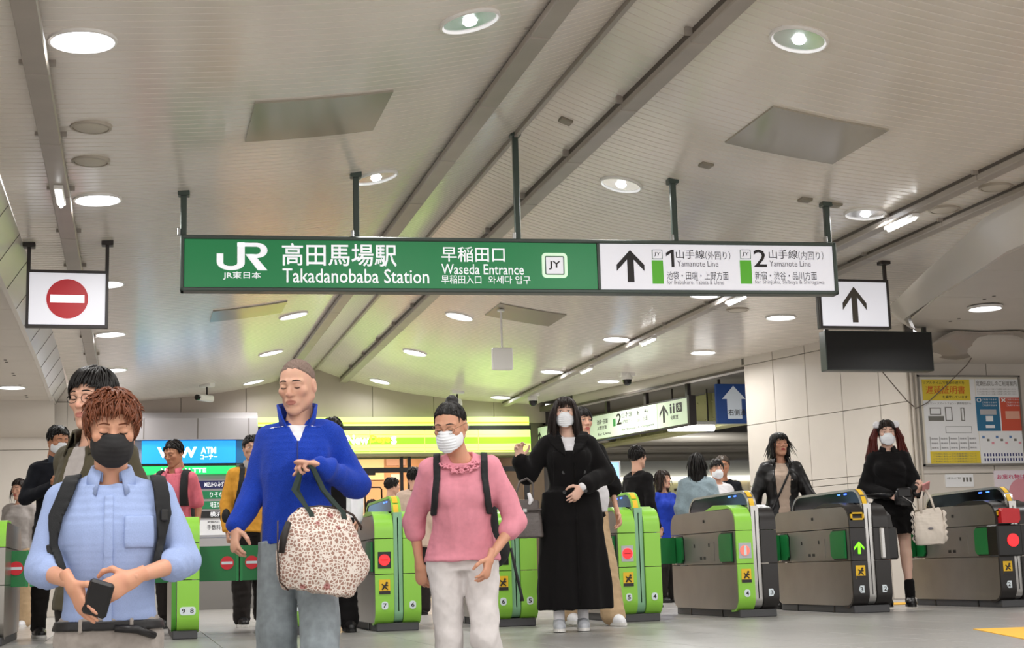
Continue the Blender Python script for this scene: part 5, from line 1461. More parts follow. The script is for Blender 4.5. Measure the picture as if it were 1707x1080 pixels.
class Person:
    """joints in metres in the person's own frame: x to the viewer's right when facing the viewer, -y is forward, z up from the soles"""
    def __init__(s, label, loc, rz, H=1.72, fem=False, h=.009, skin='fair', lean=0., width=1., head=(0, 0, 0), head_off=(0, 0, 0), headscale=1., J=None, depth=1., group=None, face=True, side=0.):
        s.root = thing('person', label, 'person', loc, rz, group)
        h = h * 1.06; s.k = k = H / 1.75; s.h = h; s.skin = skin; s.fem = fem; s.label = label
        sw = (.145 if fem else .168) * width
        j = dict(pel=(0, 0, .93), wa=(0, -.005, 1.08), ch=(0, -.005, 1.29), sh=(0, .008, 1.42), nb=(0, .012, 1.475),
                 lsh=(-sw, .01, 1.39), rsh=(sw, .01, 1.39), lel=(-sw - .06, .03, 1.12), rel=(sw + .06, .03, 1.12), lwr=(-sw - .065, -.05, .88), rwr=(sw + .065, -.05, .88),
                 lhip=(-.088, 0, .9), rhip=(.088, 0, .9), lkn=(-.095, -.015, .49), rkn=(.095, -.015, .49), lan=(-.095, .02, .085), ran=(.095, .02, .085))
        R_ = rot_xyz(lean, side, 0); o = np.array([0, 0, .93])
        s.R = R_
        j = {a: np.array(b, float) for a, b in j.items()}
        for a in ('wa', 'ch', 'sh', 'nb', 'lsh', 'rsh', 'lel', 'rel', 'lwr', 'rwr'): j[a] = R_ @ (j[a] - o) + o
        for a in j: j[a] = j[a] * k
        for a, b in (J or {}).items(): j[a] = np.array(b, float)
        s.j = j; s.w = width; s.dp = depth
        s.hs = headscale * k
        hr = R_ @ np.array([0, -.012, .158]) * 1.0
        s.hc = j['nb'] + hr * k * (1 + (headscale - 1) * .7) + np.array(head_off, float)
        s.hR = rot_xyz(*head)
        P = np.array(list(j.values())); lo = P.min(0) - .19; hi = P.max(0) + .16; lo[2] = max(lo[2], -.03); lo[1] -= .08; hi[1] += .08
        s.g = Grid(lo, hi, h); s.parts = []; s.kids = {}
        s.fwd = R_ @ np.array([0, -1., 0]); s.right = np.array([1., 0, 0])
        s.F = {}
    def trunk(s, off=0., belly=1., lo=0, hem=None, flare=0., k=.035):
        """torso field, offset outward by off"""
        j = s.j; kk = s.k; w = s.w
        R_ = s.R
        cs = [j['pel'] - np.array([0, 0, .07]) * kk, j['pel'] + R_ @ np.array([0, 0, .0]) * kk, j['wa'], (j['wa'] + j['ch']) / 2 + R_ @ np.array([0, -.005, 0]), j['ch'], j['sh']]
        if s.fem: rx, ry = [.135, .158, .125, .13, .142, .12], [.10, .115, .098, .108, .112, .075]
        else: rx, ry = [.14, .155, .143, .15, .162, .14], [.10, .112, .103, .112, .115, .08]
        rx = [(a * w) * kk + off for a in rx]; ry = [a * s.dp * kk + off for a in ry]
        ry[2] *= belly; ry[3] *= (1 + belly) / 2
        if hem is not None:
            cs = [cs[1] - np.array([0, 0, hem])] + cs[1:]; rx[0] = rx[1] + flare; ry[0] = ry[1] + flare
        F = s.g.new(); add_chain(s.g, F, cs, rx, ry, s.right, s.fwd, k)
        sh, ls, rs = j['sh'], j['lsh'], j['rsh']
        for q in (ls, rs):
            add_cone(s.g, F, sh + (q - sh) * .2 + (0, 0, -.02 * kk), q + (sh - q) * .12, .05 * kk + off, .046 * kk + off, .02)
            add_cone(s.g, F, j['nb'] + (0, 0, -.015 * kk), q + (sh - q) * .25 + (0, 0, .012 * kk), .042 * kk + off * .7, .03 * kk + off * .7, .03)
        if s.fem:
            for sx in (-1, 1): add_ell(s.g, F, j['ch'] + R_ @ np.array([sx * .062 * w, -.085 * s.dp, -.01]) * kk, np.array([.055, .04, .055]) * kk + off, .03)
        return F
    def arm(s, F, side, off=0., r=(.052, .042, .027), upto=1., k=.03, start=0.):
        j = s.j; a, b, c = j[side + 'sh'], j[side + 'el'], j[side + 'wr']; r = [x * s.k + off for x in r]
        if upto <= .5:
            e = a + (b - a) * upto * 2; add_cone(s.g, F, a, e, r[0], r[0] + (r[1] - r[0]) * upto * 2, k); return e
        add_cone(s.g, F, a, b, r[0], r[1], k); t = (upto - .5) * 2; e = b + (c - b) * t
        add_cone(s.g, F, b, e, r[1], r[1] + (r[2] - r[1]) * t, min(k, .02)); return e
    def legs(s, F, off=0., r=(.085, .056, .036), upto=1., k=.03, sides='lr', flare=0.):
        for sd in sides:
            j = s.j; a, b, c = j[sd + 'hip'], j[sd + 'kn'], j[sd + 'an']; rr = [x * s.k + off for x in r]
            add_cone(s.g, F, a, b, rr[0], rr[1], k)
            e = b + (c - b) * upto
            m = b + (c - b) * .3
            if flare == 0 and off < .02: add_cone(s.g, F, b, m + np.array([0, .012, 0]), rr[1], rr[1] * .98, .02)
            add_cone(s.g, F, b, e, rr[1], rr[2] + flare, .02)
    def mesh(s, name, F, mat, amp=0., freq=30., seed=1, it=1, aniso=(1, 1, 1), col=None, parent=None):
        v, f = nets(s.g, F)
        if len(v) == 0: return None
        v = relax(v, f, it, .4); v = crease(v, f, amp, freq, seed, aniso)
        o = link(name, np_mesh(name, v, f, col), mat, parent or s.root); s.kids[name] = o; return o
    def raw(s, name, v, f, mat, parent=None, smooth=True):
        me = np_mesh(name, v, f); o = link(name, me, mat, parent or s.root); return o
    def to_head(s, v): return (v.astype(np.float32) * s.hs) @ s.hR.T + s.hc.astype(np.float32)
    def body(s, hands=None, head=None, hh=.0035, arms='lr', bare=False, legs=False):
        """one skin mesh: trunk, limbs, neck, head and hands"""
        j = s.j; gf = s.g; s.g = Grid(gf.lo, gf.lo + gf.h * gf.n, gf.h * (2.1 if not bare else 1.3)); F = s.trunk(-.03)
        for sd in 'lr': s.arm(F, sd, -.004)
        s.legs(F, -.006 if legs else -.02)
        nk = .05 if s.fem else .056
        hb = s.hc + s.hR @ np.array([0, .025, -.06]) * s.hs
        add_cone(s.g, F, j['nb'] - (0, 0, .04), hb, nk * s.k * 1.08, nk * s.k * .97, .03)
        v, f = nets(s.g, F); s.g = gf; v = relax(v, f, 2, .4); parts = [(v, f)]; cols = [np.tile(np.array(SKIN[s.skin], np.float32), (len(v), 1))]
        hd = dict(head or {}); fem = s.fem
        v, f, c, s.sy = build_head(None, 1., hd.get('wide', .96 if fem else 1.), hd.get('nose', .85 if fem else 1.), fem, max(.0035, hd.get('h', hh)), s.skin, hd.get('lip'))
        parts.append((s.to_head(v), f)); cols.append(c)
        for sd in 'lr':
            hp = (hands or {}).get(sd)
            if hp is False: continue
            hp = hp or {}
            side = -1 if sd == 'l' else 1          # viewer's-left hand is the person's right hand
            fa = j[sd + 'wr'] - j[sd + 'el']; d = hp.get('dir', fa / np.linalg.norm(fa)); n = hp.get('palm', (1 if sd == 'l' else -1, -.1, 0))
            v, f = build_hand(s.k * hp.get('s', 1.), hp.get('side', side) , hp.get('curl', .35), hp.get('spread', .1), hp.get('thumb', .5), max(.004, hh))
            R_ = frame_from(d, n); v = v @ R_.T + j[sd + 'wr'].astype(np.float32)
            parts.append((v.astype(np.float32), f)); cols.append(np.tile(np.array(SKIN[s.skin], np.float32) * (1, .97, .96), (len(v), 1)))
        v, f = join(parts); o = link('body', np_mesh('body', v, f, np.concatenate(cols)), 'skin', s.root); return o
    # ---------- face details
    def _tube(s, name, pts, r, mat, n=6):
        P = s.to_head(np.array(pts, np.float32)); b = MB().tube([tuple(p) for p in P], [x * s.hs for x in r] if isinstance(r, list) else r * s.hs, n)
        return ob(name, b, mat, s.root, 'all')
    def face(s, brow='hair_black', eyes='down', thick=.0032, brow_z=.0):
        sy = s.sy
        for sx in (-1, 1):
            pts = []
            for t in np.linspace(0, 1, 6):
                x = sx * (.014 + .036 * t); z = .0335 + brow_z + .006 * sin(pi * (t * .8 + .1)) - .005 * t; pts.append((x, sy(x, z) - .0006, z))
            s._tube('eyebrow', pts, [thick * .9, thick, thick, thick * .9, thick * .6, thick * .3], brow)
            pts = []
            zc = .0065 if eyes == 'down' else .0125
            for t in np.linspace(0, 1, 6):
                x = sx * (.0175 + .028 * t); z = zc + (-.0035 if eyes == 'down' else .003) * sin(pi * t); pts.append((x, sy(x, z) - .0005, z))
            s._tube('eyelash', pts, [.0008, .0016, .002, .002, .0018, .0008], 'hair_black')
            if eyes != 'down':
                x = sx * .031; z = .0095; y = sy(x, z)
                w = [(sx * .0195, 0, z - .0005), (sx * .025, 0, z), (x, 0, z), (sx * .037, 0, z), (sx * .043, 0, z + .0008)]
                s._tube('eye_white', [(a, sy(a, z) + .0012, c) for a, _, c in w], [.0008, .0027, .0034, .0027, .0008], M('eye_white', '#e9e2de', .3))
                s._tube('iris', [(x - .0001, y - .0012, z), (x + .0001, y - .0028, z)], [.0033, .0028], M('iris', '#1b120d', .15), 10)
    def mask(s, mat, loops=True, pleat=.001, big=1., low=0.):
        g = Grid((-.09, -.135, -.145), (.09, .03, .03), .004); F = g.new()
        add_ell(g, F, (0, -.028, -.045), (.0685 * big, .076 * big, .088), .01); add_cone(g, F, (0, -.092, .004), (0, -.100, -.03), .006, .014, .045)
        add_ell(g, F, (0, -.075, -.075), (.042, .028, .045), .04)
        x, y, z = g.pts(g.full())
        top = z - (.006 + low - .22 * np.maximum(np.abs(x) - .012, 0)); bot = (-.108 + .5 * np.maximum(np.abs(x) - .02, 0)) - z
        back = y - (-.008) + 0 * x
        F = smax(smax(F, top, .004), smax(bot + 0 * y, back + 0 * z, .003), .004)
        F = F + pleat * 1.6 * np.sin(z * 420) * (np.abs(x) < .05)
        v, f = nets(g, F); v = relax(v, f, 1, .3)
        s.raw('face_mask', s.to_head(v), f, mat)
        if loops:
            for sx in (-1, 1):
                s._tube('ear_loop', [(sx * .063, -.02, -.02), (sx * .074, .0, .0), (sx * .083, .022, .015), (sx * .088, .032, .0), (sx * .084, .03, -.02), (sx * .074, .01, -.045), (sx * .062, -.02, -.065)], .0013, mat, 5)
    def glasses(s, mat='dark', r=.019):
        pts_all = MB()
        for sx in (-1, 1):
            P = [(sx * .032 + r * 1.2 * cos(a), -.101 + .006 * abs(cos(a)), .006 + r * .85 * sin(a)) for a in np.linspace(0, 2 * pi, 21)]
            P = s.to_head(np.array(P, np.float32)); pts_all.tube([tuple(p) for p in P], .0014 * s.hs, 5)
            P = s.to_head(np.array([(sx * .054, -.095, .012), (sx * .078, -.04, .014), (sx * .083, .02, .012)], np.float32)); pts_all.tube([tuple(p) for p in P], .0013 * s.hs, 5)
        P = s.to_head(np.array([(-.01, -.104, .012), (0, -.107, .014), (.01, -.104, .012)], np.float32)); pts_all.tube([tuple(p) for p in P], .0014 * s.hs, 5)
        ob('glasses', pts_all, mat, s.root, 'all')
    def hair(s, mat, shell=None, st=None, more=None):
        parts = []
        if shell is not None:
            g, F = hair_shell(**shell); v, f = nets(g, F); v = crease(v, f, .0018, 160, 3, (1, 1, .4)); parts.append((v, f))
        for q in ([st] if isinstance(st, dict) else (st or [])): parts.append(strands(**q))
        for q in (more or []): parts.append(q)
        v, f = join(parts); return s.raw('hair', s.to_head(v), f, mat)
    def shoe(s, sd, mat, sole=None, L=.27, high=0., yaw=0., lift=0.):
        a = s.j[sd + 'an']; k = s.k * L / .27
        g = Grid((-.07, -.23, -.02), (.07, .11, .2), .010); F = g.new()
        add_cone(g, F, (0, .035, .045), (0, -.10, .04), .04, .042, .03); add_cone(g, F, (0, -.10, .036), (0, -.155, .032), .042, .034, .03)
        add_cone(g, F, (0, .02, .05), (0, .015, .085 + high), .042, .043, .03); add_cone(g, F, (0, .0, .07), (0, -.09, .045), .036, .03, .03)
        x, y, z = g.pts(g.full()); F = smax(F, -z + 0 * x + 0 * y, .006); F = smax(F, z - (.1 + high) + 0 * x + 0 * y, .006)
        v, f = nets(g, F); R_ = rot_xyz(0, 0, yaw); o = np.array([a[0], a[1] - .005, a[2] - .085 * s.k + lift], np.float32)
        v2 = (v * k) @ R_.T + o; so = s.raw('shoe', v2, f, mat)
        if sole:
            P = [(.05 * sin(t) * (1 + .0), .035 + .045 * cos(t)) for t in np.linspace(pi / 2, -pi / 2, 9)] + [(-.048, -.09)] + [(.046 * cos(t), -.115 - .088 * sin(t)) for t in np.linspace(pi, 0, 9)] + [(.048, -.09)]
            b = MB().prism(P, 0, .024, 'z'); vv = (np.array(b.v, np.float32) * k) @ R_.T + o
            ob('sole', MB().add([tuple(p) for p in vv], b.f), sole, so)
        return so
    def neck_cut(s, F, r=.068, up=.0, fwd=.0, k=.012):
        """open the garment around the neck"""
        j = s.j; u = s.R @ np.array([0, 0, 1.])
        c = j['nb'] + u * (up - .0) + s.fwd * fwd
        add_cone(s.g, F, c - u * .02, c + u * .2, r * s.k, r * s.k * 1.4, k, sub=True)
    def hem_cut(s, F, z):
        x, y, zz = s.g.pts(s.g.full()); np.copyto(F, smax(F, (z - zz) + 0 * x + 0 * y, .006))
    def patch(s, name, F, t, mask, mat, seed=2, amp=0., lift=0., it=1, parent=None):
        """thin raised piece lying on a garment field F where mask(x,y,z)<0"""
        x, y, z = s.g.pts(s.g.full()); o_ = lift + t + s.h * .1; i_ = o_ - max(t, s.h * 1.9); G = np.maximum(np.abs(F - (o_ + i_) / 2) - (o_ - i_) / 2, mask(x, y, z))
        return s.mesh(name, G, mat, amp, 30, seed, it, parent=parent)
    def collar(s, mat, r=.066, h=.045, t=.006, spread=.35, open_=.5, name='collar', lean=.25, tilt=0.):
        """folded shirt collar standing round the neck, open at the front"""
        j = s.j; n = 26; v = []; f = []
        for i in range(n + 1):
            a = -pi + open_ + (2 * pi - 2 * open_) * i / n
            ex = abs(abs(a) - 0) / pi
            for rr, zz in ((r * .97, 0.), (r * .93, h * .8), (r * 1.02, h * .9), (r * (1.3 + .32 * ex ** 3), -.022 - spread * .075 * ex ** 4)):
                p = np.array([sin(a) * rr, cos(a) * rr * 1.08, zz - .04 * ex ** 2]) * s.k
                v.append(tuple(s.R @ p + j['nb'] + s.R @ np.array([0, -.012, .005 + tilt]) * s.k))
        for i in range(n):
            for k in range(3): f.append((4 * i + k, 4 * i + k + 1, 4 * i + k + 5, 4 * i + k + 4))
        o = ob(name, MB().add(v, f), mat, s.root, 'all'); m = o.modifiers.new('thickness', 'SOLIDIFY'); m.thickness = t; return o
def sub_sphere(g, F, c, r, k=.01): add_ell(g, F, c, (r, r, r), k, sub=True)
# ---------- garment recipes
def top_field(P, off=.014, sl=1., sr=(.06, .052, .04), hem=.06, flare=.0, neck=.066, belly=1., armk=.025, fwd=.0, up=0.):
    F = P.trunk(off, belly=belly, hem=hem, flare=flare)
    for sd in 'lr':
        u = sl if not isinstance(sl, dict) else sl[sd]
        if u > 0: P.arm(F, sd, 0., sr, u, armk)
    if neck: P.neck_cut(F, neck, up, fwd)
    return F
def trouser_field(P, off=.014, waist=.93, r=(.088, .066, .05), flare=.0, upto=1., k=.025):
    F = P.g.new(); j = P.j; kk = P.k; R_ = P.R; wf = 1.0 if not P.fem else 1.02
    cs = [j['pel'] - np.array([0, 0, .085]) * kk, j['pel'], j['pel'] + R_ @ np.array([0, 0, .16]) * kk]
    add_chain(P.g, F, cs, [.14 * P.w * kk * wf + off, .155 * P.w * kk * wf + off, .14 * P.w * kk + off], [.1 * P.dp * kk + off, .112 * P.dp * kk + off, .1 * P.dp * kk + off], P.right, P.fwd, .03)
    P.legs(F, off, r, upto, k, 'lr', flare)
    x, y, z = P.g.pts(P.g.full()); F = smax(F, (z - waist * kk) + 0 * x + 0 * y, .006)
    return F
def buckle_shirt_buttons(P, F, zs, mat, x=0.):
    for z in zs:
        i = int((x - P.g.lo[0]) / P.g.h); k = int((z - P.g.lo[2]) / P.g.h); c = F[i, :, k]
        if not (c < 0).any(): continue
        y = float(P.g.ax[1][np.argmax(c < 0)])
        ob('button', MB().tube([(x, y - .004, z), (x, y + .003, z)], .0055, 10), mat, P.root)
def at_surface(P, F, x, z):
    i = int(round((x - P.g.lo[0]) / P.g.h)); k = int(round((z - P.g.lo[2]) / P.g.h)); c = F[i, :, k]
    return float(P.g.ax[1][np.argmax(c < 0)]) if (c < 0).any() else 0.
def place(px, py, H, floor): 
    p = atZ(px, py, H + floor); return (p.x, p.y, floor)
def cloth(name, c, rough=.85, noise=.08, nscale=60, sheen=.05, wv=700, ws=.15, stretch=None):
    if name in MATS: return name
    m = M(name, c, rough, noise=noise, nscale=nscale, sheen=sheen, spec=.25, stretch=stretch); weave(m, wv, ws); return name
cloth('oxford_blue', '#97a8d0', .8, .06, 250, .05); cloth('trouser_plaid', '#9a928b', .85, .1, 40); cloth('fleece_blue', '#1b3fac', .95, .12, 120, .08, 260, .5)
cloth('jeans_grey', '#8e979c', .85, .14, 25); cloth('pink_knit', '#dd8f9d', .85, .05, 40); cloth('white_cotton', '#e9e7ea', .8, .03, 30); cloth('offwhite_pants', '#d3cdcb', .85, .05, 30)
cloth('wool_black', '#0e0c0d', .95, .1, 120, .03); cloth('olive_jacket', '#4c4636', .9, .1, 30); cloth('navy_jacket', '#15171f', .85, .1, 30, .03); cloth('check_shirt', '#2c3440', .85, .25, 60)
cloth('pink_polo', '#d9707f', .85, .06, 40); cloth('orange_jacket', '#e0a03c', .85, .08, 40); cloth('beige_trousers', '#c3a784', .85, .06, 30); cloth('dark_trousers', '#241f1d', .85, .1, 30, .03)
cloth('grey_teal', '#8a9ca4', .9, .08, 60, .4); cloth('royal_blue', '#1838a8', .7, .08, 40); cloth('beige_top', '#cdb6a4', .85, .05, 40); cloth('grey_top', '#a9a29e', .85, .06, 40)
M('leather_black', '#121011', .42, noise=.1, nscale=30, bump=.06, bscale=60, spec=.45); M('strap_black', '#17181a', .8, bump=.2, bscale=400); M('mask_white', '#eef0f4', .75); M('mask_black', '#1b191a', .75)
M('sneaker_grey', '#b9bcc2', .7); M('sneaker_white', '#e8e8ec', .6); M('sole_white', '#e4e2de', .7); M('shoe_black', '#121112', .4); M('button', '#e8ecf6', .4); M('nail', '#e8b9a9', .35)
M('glasses_metal', '#8a6a50', .3, metal=.6)

# ============ man in the blue shirt, nearest
P = Person('man in light blue shirt and black face mask looking down at his wallet', place(188, 665, 1.70, -.64), 0, 1.70, h=.0065, skin='warm', lean=.06, head=(.30, 0, .08), head_off=(0, -.015, -.005), width=1.0, headscale=1.07,
           J=dict(lel=(-.222, -.05, 1.12), lwr=(-.122, -.27, 1.075), rel=(.25, -.04, 1.135), rwr=(.085, -.27, 1.085)))
P.body(bare=True, hands=dict(l=dict(dir=(.42, -.3, -.8), palm=(.75, .45, .25), curl=.12, spread=.1, thumb=.9), r=dict(dir=(-.86, -.18, -.42), palm=(-.25, .9, -.2), curl=.42, thumb=.35)), head=dict(h=.003))
P.face('hair_brown', 'down', .003)
P.mask('mask_black', True, .0003, 1.02)
F = top_field(P, .012, .62, (.060, .055, .053), .045, .006, .066, armk=.03)
P.hem_cut(F, .955 * P.k)
shirtF = F.copy()
P.mesh('shirt', F, 'oxford_blue', .0034, 24, 11, 1, (1, 1, .6))
P.patch('placket', shirtF, .003, lambda x, y, z: np.maximum(np.maximum(np.abs(x + .004) - .016, y - .0), np.maximum(z - 1.40 * P.k, .96 * P.k - z)), 'oxford_blue', lift=.003)
P.patch('pocket', shirtF, .003, lambda x, y, z: np.maximum(np.maximum(np.abs(x - .095) - .05, y), np.abs(z - 1.235) - .055), 'oxford_blue', lift=.003)
buckle_shirt_buttons(P, shirtF, [1.34, 1.265, 1.19, 1.115, 1.04], 'button', -.004)
P.collar('oxford_blue', .066, .036, .005, .7, .5)
for sd in 'lr':
    a, b = P.j[sd + 'el'], P.j[sd + 'wr']; d = (b - a); e0 = a + d * .16; e1 = a + d * .27
    G = P.g.new(); add_cone(P.g, G, e0, e1, .0585, .058, .005); P.mesh('rolled_cuff', G, 'oxford_blue', .003, 60, 5)
F = trouser_field(P, .012, .985)
P.mesh('trousers', F, 'trouser_plaid', .004, 30, 5)
P.patch('belt', F, .006, lambda x, y, z: np.abs(z - .955 * P.k) - .017, 'leather_black', lift=.002)
for x in (-.09, .075):
    P.patch('belt_loop', F, .006, lambda x_, y, z, x=x: np.maximum(np.maximum(np.abs(x_ - x) - .008, y), np.abs(z - .955 * P.k) - .026), 'trouser_plaid', lift=.007)
y = at_surface(P, F, .0, .955 * P.k)
ob('belt_end', MB().tube([(.02, y - .012, .945 * P.k), (.09, y - .01, .94 * P.k), (.15, y + .035, .915 * P.k)], [.012, .014, .012], 8), 'leather_black', P.root, 'all')
for sd in 'lr': P.shoe(sd, 'shoe_black', 'dark')
P.hair('hair_brown', dict(off=.006, vol=1.04), [dict(n=300, L=.07, style='flow', seed=3, off=.0, vol=1.03, mess=.34, r0=.005, grav=.2, fringe=.05, lift=1.05, part=.01, stick=.55), dict(n=190, L=.10, style='fwd', seed=8, off=.03, vol=1.03, mess=.32, r0=.0048, grav=.5, fringe=.026, lift=1.06, stick=.6), dict(n=130, L=.05, style='spike', seed=12, off=.06, vol=1.04, mess=.3, r0=.0045, grav=.2, fringe=.06, lift=1.05, stick=.35)])
root1 = P.root
bp = thing('backpack', 'black backpack worn by the man in the blue shirt', 'backpack', P.root.location, 0)
for nm, cx in (('left', [(1.12, -.150), (1.2, -.182), (1.29, -.178), (1.36, -.150), (1.47, -.112)]), ('right', [(1.12, .15), (1.2, .168), (1.29, .176), (1.38, .166), (1.47, .145)])):
    zs, xs = [c[0] for c in cx], [c[1] for c in cx]
    def msk(x, y, z, zs=zs, xs=xs):
        c = np.interp(z.ravel(), zs, xs).reshape(z.shape); wd = np.interp(z.ravel(), [1.12, 1.22, 1.3, 1.5], [.013, .015, .027, .027]).reshape(z.shape)
        return np.maximum(np.maximum(np.abs(x - c) - wd, y - .06), np.maximum(1.10 - z, z - 1.6))
    P.patch('shoulder_strap', shirtF, .012, msk, 'strap_black', lift=.003, parent=bp)
b = MB().bbox(-.15, .15, .15, .30, .98, 1.42, .05); ob('pack_body', b, 'strap_black', bp)
ob('buckle', MB().bbox(-.205, -.18, -.10, -.08, 1.16, 1.2, .004), 'dark', bp); ob('buckle', MB().bbox(.165, .19, -.115, -.1, 1.27, 1.31, .004), 'dark', bp)
P1 = P
L = P.root.location
wl = ob('wallet', MB().bbox(-.04, .04, -.012, .012, -.058, .058, .008), 'leather_black'); wl.location = (L.x - .03, L.y - .335, L.z + 1.02); wl.rotation_euler = (radians(12), radians(18), radians(-12))
tag(wl, 'black leather wallet held by the man in the blue shirt', 'wallet')

# ============ man with glasses right behind him
P = Person('dark haired man with glasses and olive jacket behind the man in blue shirt', place(168, 612, 1.775, -.48), -.75, 1.76, h=.009, skin='fair', lean=.06, head=(.15, 0, .2), width=.86, J=dict(lel=(-.19, .08, 1.13), lwr=(-.16, .06, .92), rel=(.19, .08, 1.13), rwr=(.16, .06, .92)))
P.body(hands=dict(l=dict(curl=.5), r=dict(curl=.5)), head=dict(h=.0035)); P.face('hair_black', 'down'); P.glasses('dark')
F = top_field(P, .02, 1., (.064, .058, .05), .12, .02, .075); P.hem_cut(F, .8)
add_cone(P.g, F, (0, -.16, .8), (0, -.15, 1.5), .035, .05, .01, sub=True)
P.mesh('jacket', F, 'olive_jacket', .005, 24, 4)
F = top_field(P, .012, 0, hem=.05, neck=.064); P.mesh('undershirt', F, 'grey_top', .003, 24, 4)
P.mesh('trousers', trouser_field(P, .012), 'dark_trousers', .004)
P.collar('olive_jacket', .075, .05, .006, .8, .6)
for sd in 'lr': P.shoe(sd, 'shoe_black', 'dark')
P.hair('hair_black', dict(off=.0, vol=1.03), [dict(n=260, L=.11, style='flow', seed=5, off=-.01, vol=1.03, mess=.1, r0=.0055, grav=.4, fringe=.05, part=.02, lift=1.04), dict(n=60, L=.12, style='flow', seed=6, off=.03, vol=1.03, mess=.1, r0=.005, grav=.8, fringe=.0, lift=1.05, part=.02)])

# ============ man with a phone at the left
P = Person('man in dark jacket and white mask reading his phone at the left', place(96, 714, 1.70, 0), .25, 1.71, h=.011, skin='tan', lean=.05, head=(.3, 0, .25),
           J=dict(lel=(-.25, -.02, 1.12), lwr=(-.09, -.24, 1.2), rel=(.25, -.03, 1.12), rwr=(.06, -.25, 1.16), lan=(-.1, .1, .085), lkn=(-.1, .0, .48)))
P.body(hands=dict(l=dict(dir=(.6, -.5, .3), palm=(.2, .2, 1), curl=.4), r=dict(dir=(-.6, -.5, .2), palm=(-.2, .2, 1), curl=.4)), hh=.0045); P.face('hair_black', 'down'); P.mask('mask_white', True, .0008)
F = top_field(P, .02, 1., (.064, .058, .05), .16, .01, .07); P.hem_cut(F, .76)
add_cone(P.g, F, (0, -.17, .72), (0, -.15, 1.46), .05, .045, .01, sub=True); P.mesh('jacket', F, 'navy_jacket', .005, 24, 3)
P.mesh('shirt', top_field(P, .012, 0, hem=.1, neck=.064), 'check_shirt', .003, 24, 6); P.collar('check_shirt', .066, .04, .005, .6, .5)
P.mesh('trousers', trouser_field(P, .012), 'dark_trousers', .004)
for sd in 'lr': P.shoe(sd, 'shoe_black', 'sole_white')
P.hair('hair_black', dict(off=.015, vol=.99), [dict(n=110, L=.06, style='spike', seed=9, off=.01, mess=.25, r0=.008, grav=.3, fringe=.06, lift=1.04)])
def held(name, P, lab, cat, p, size, rot, mat, screen=None):
    M_ = Matrix.Rotation(P.root.rotation_euler.z, 3, 'Z'); q = M_ @ Vector(p)
    t = thing(name, lab, cat, (P.root.location.x + q.x, P.root.location.y + q.y, P.root.location.z + q.z)); t.rotation_euler = (rot[0], rot[1], rot[2] + P.root.rotation_euler.z)
    ob('case', MB().bbox(-size[0] / 2, size[0] / 2, -size[1] / 2, size[1] / 2, -size[2] / 2, size[2] / 2, .004), mat, t)
    if screen: ob('screen', MB().box(-size[0] / 2 + .004, size[0] / 2 - .004, size[1] / 2, size[1] / 2 + .0006, -size[2] / 2 + .006, size[2] / 2 - .006), screen, t)
    return t
held('phone', P, 'dark phone held by the man in the dark jacket', 'phone', (-.02, -.33, 1.23), (.075, .009, .15), (radians(50), 0, radians(60)), 'dark', M('phone_screen', '#40506a', .15, emit=.3))

# ============ small woman at the left edge
P = Person('woman with tied brown hair at the left edge behind the man in dark jacket', place(33, 800, 1.52, 0), -.3, 1.52, True, h=.013, skin='fair', head=(.15, 0, -.3))
P.body(hh=.006); P.face('hair_darkbrown', 'down')
P.mesh('top', top_field(P, .02, 1.), 'grey_top', .004); P.mesh('trousers', trouser_field(P, .02, r=(.09, .08, .075)), 'beige_trousers', .004)
for sd in 'lr': P.shoe(sd, 'sneaker_white', 'sole_white', .24)
P.hair('hair_darkbrown', dict(off=.01, vol=.98), [dict(n=70, L=.06, style='flow', seed=1, off=.01, mess=.1, r0=.009, fringe=.055), dict(n=30, L=.2, style='flow', seed=2, off=.05, mess=.1, r0=.009, fringe=.06, part=.03)])

# ============ man in the pink polo with backpack
P = Person('man in pink polo shirt looking down with a black backpack', place(292, 740, 1.68, 0), -.35, 1.70, h=.011, skin='tan', lean=.06, head=(.35, 0, -.35))
P.body(hands=dict(l=dict(curl=.5), r=dict(curl=.5)), hh=.0045); P.face('hair_black', 'down')
F = top_field(P, .016, .42, (.064, .066, .06), .1); pf = F.copy(); P.hem_cut(F, .82); P.mesh('polo_shirt', F, 'pink_polo', .004, 24, 2); P.collar('pink_polo', .066, .035, .005, .5, .5)
P.mesh('trousers', trouser_field(P, .012), 'dark_trousers', .004)
for sd in 'lr': P.shoe(sd, 'shoe_black', 'dark')
P.hair('hair_black', dict(off=.02, vol=.99), [dict(n=110, L=.06, style='spike', seed=19, off=.015, mess=.22, r0=.008, grav=.3, fringe=.065, lift=1.03)])
bp = thing('backpack', 'black backpack on the man in the pink polo shirt', 'backpack', P.root.location, P.root.rotation_euler.z)
for sx in (-1, 1):
    P.patch('shoulder_strap', pf, .012, lambda x, y, z: np.maximum(np.maximum(np.abs(x - sx * .125) - .03, y - .08), np.maximum(1.1 - z, z - 1.6)), 'strap_black', lift=.003, parent=bp)
g = Grid((-.22, .06, .8), (.22, .42, 1.5), .012); F = g.new(); add_cone(g, F, (0, .2, 1.0), (0, .2, 1.3), .13, .12, .04); add_cone(g, F, (-.06, .24, .95), (.06, .24, .95), .1, .1, .05)
v, f = nets(g, F); P.raw('pack_body', v, f, 'strap_black', bp)

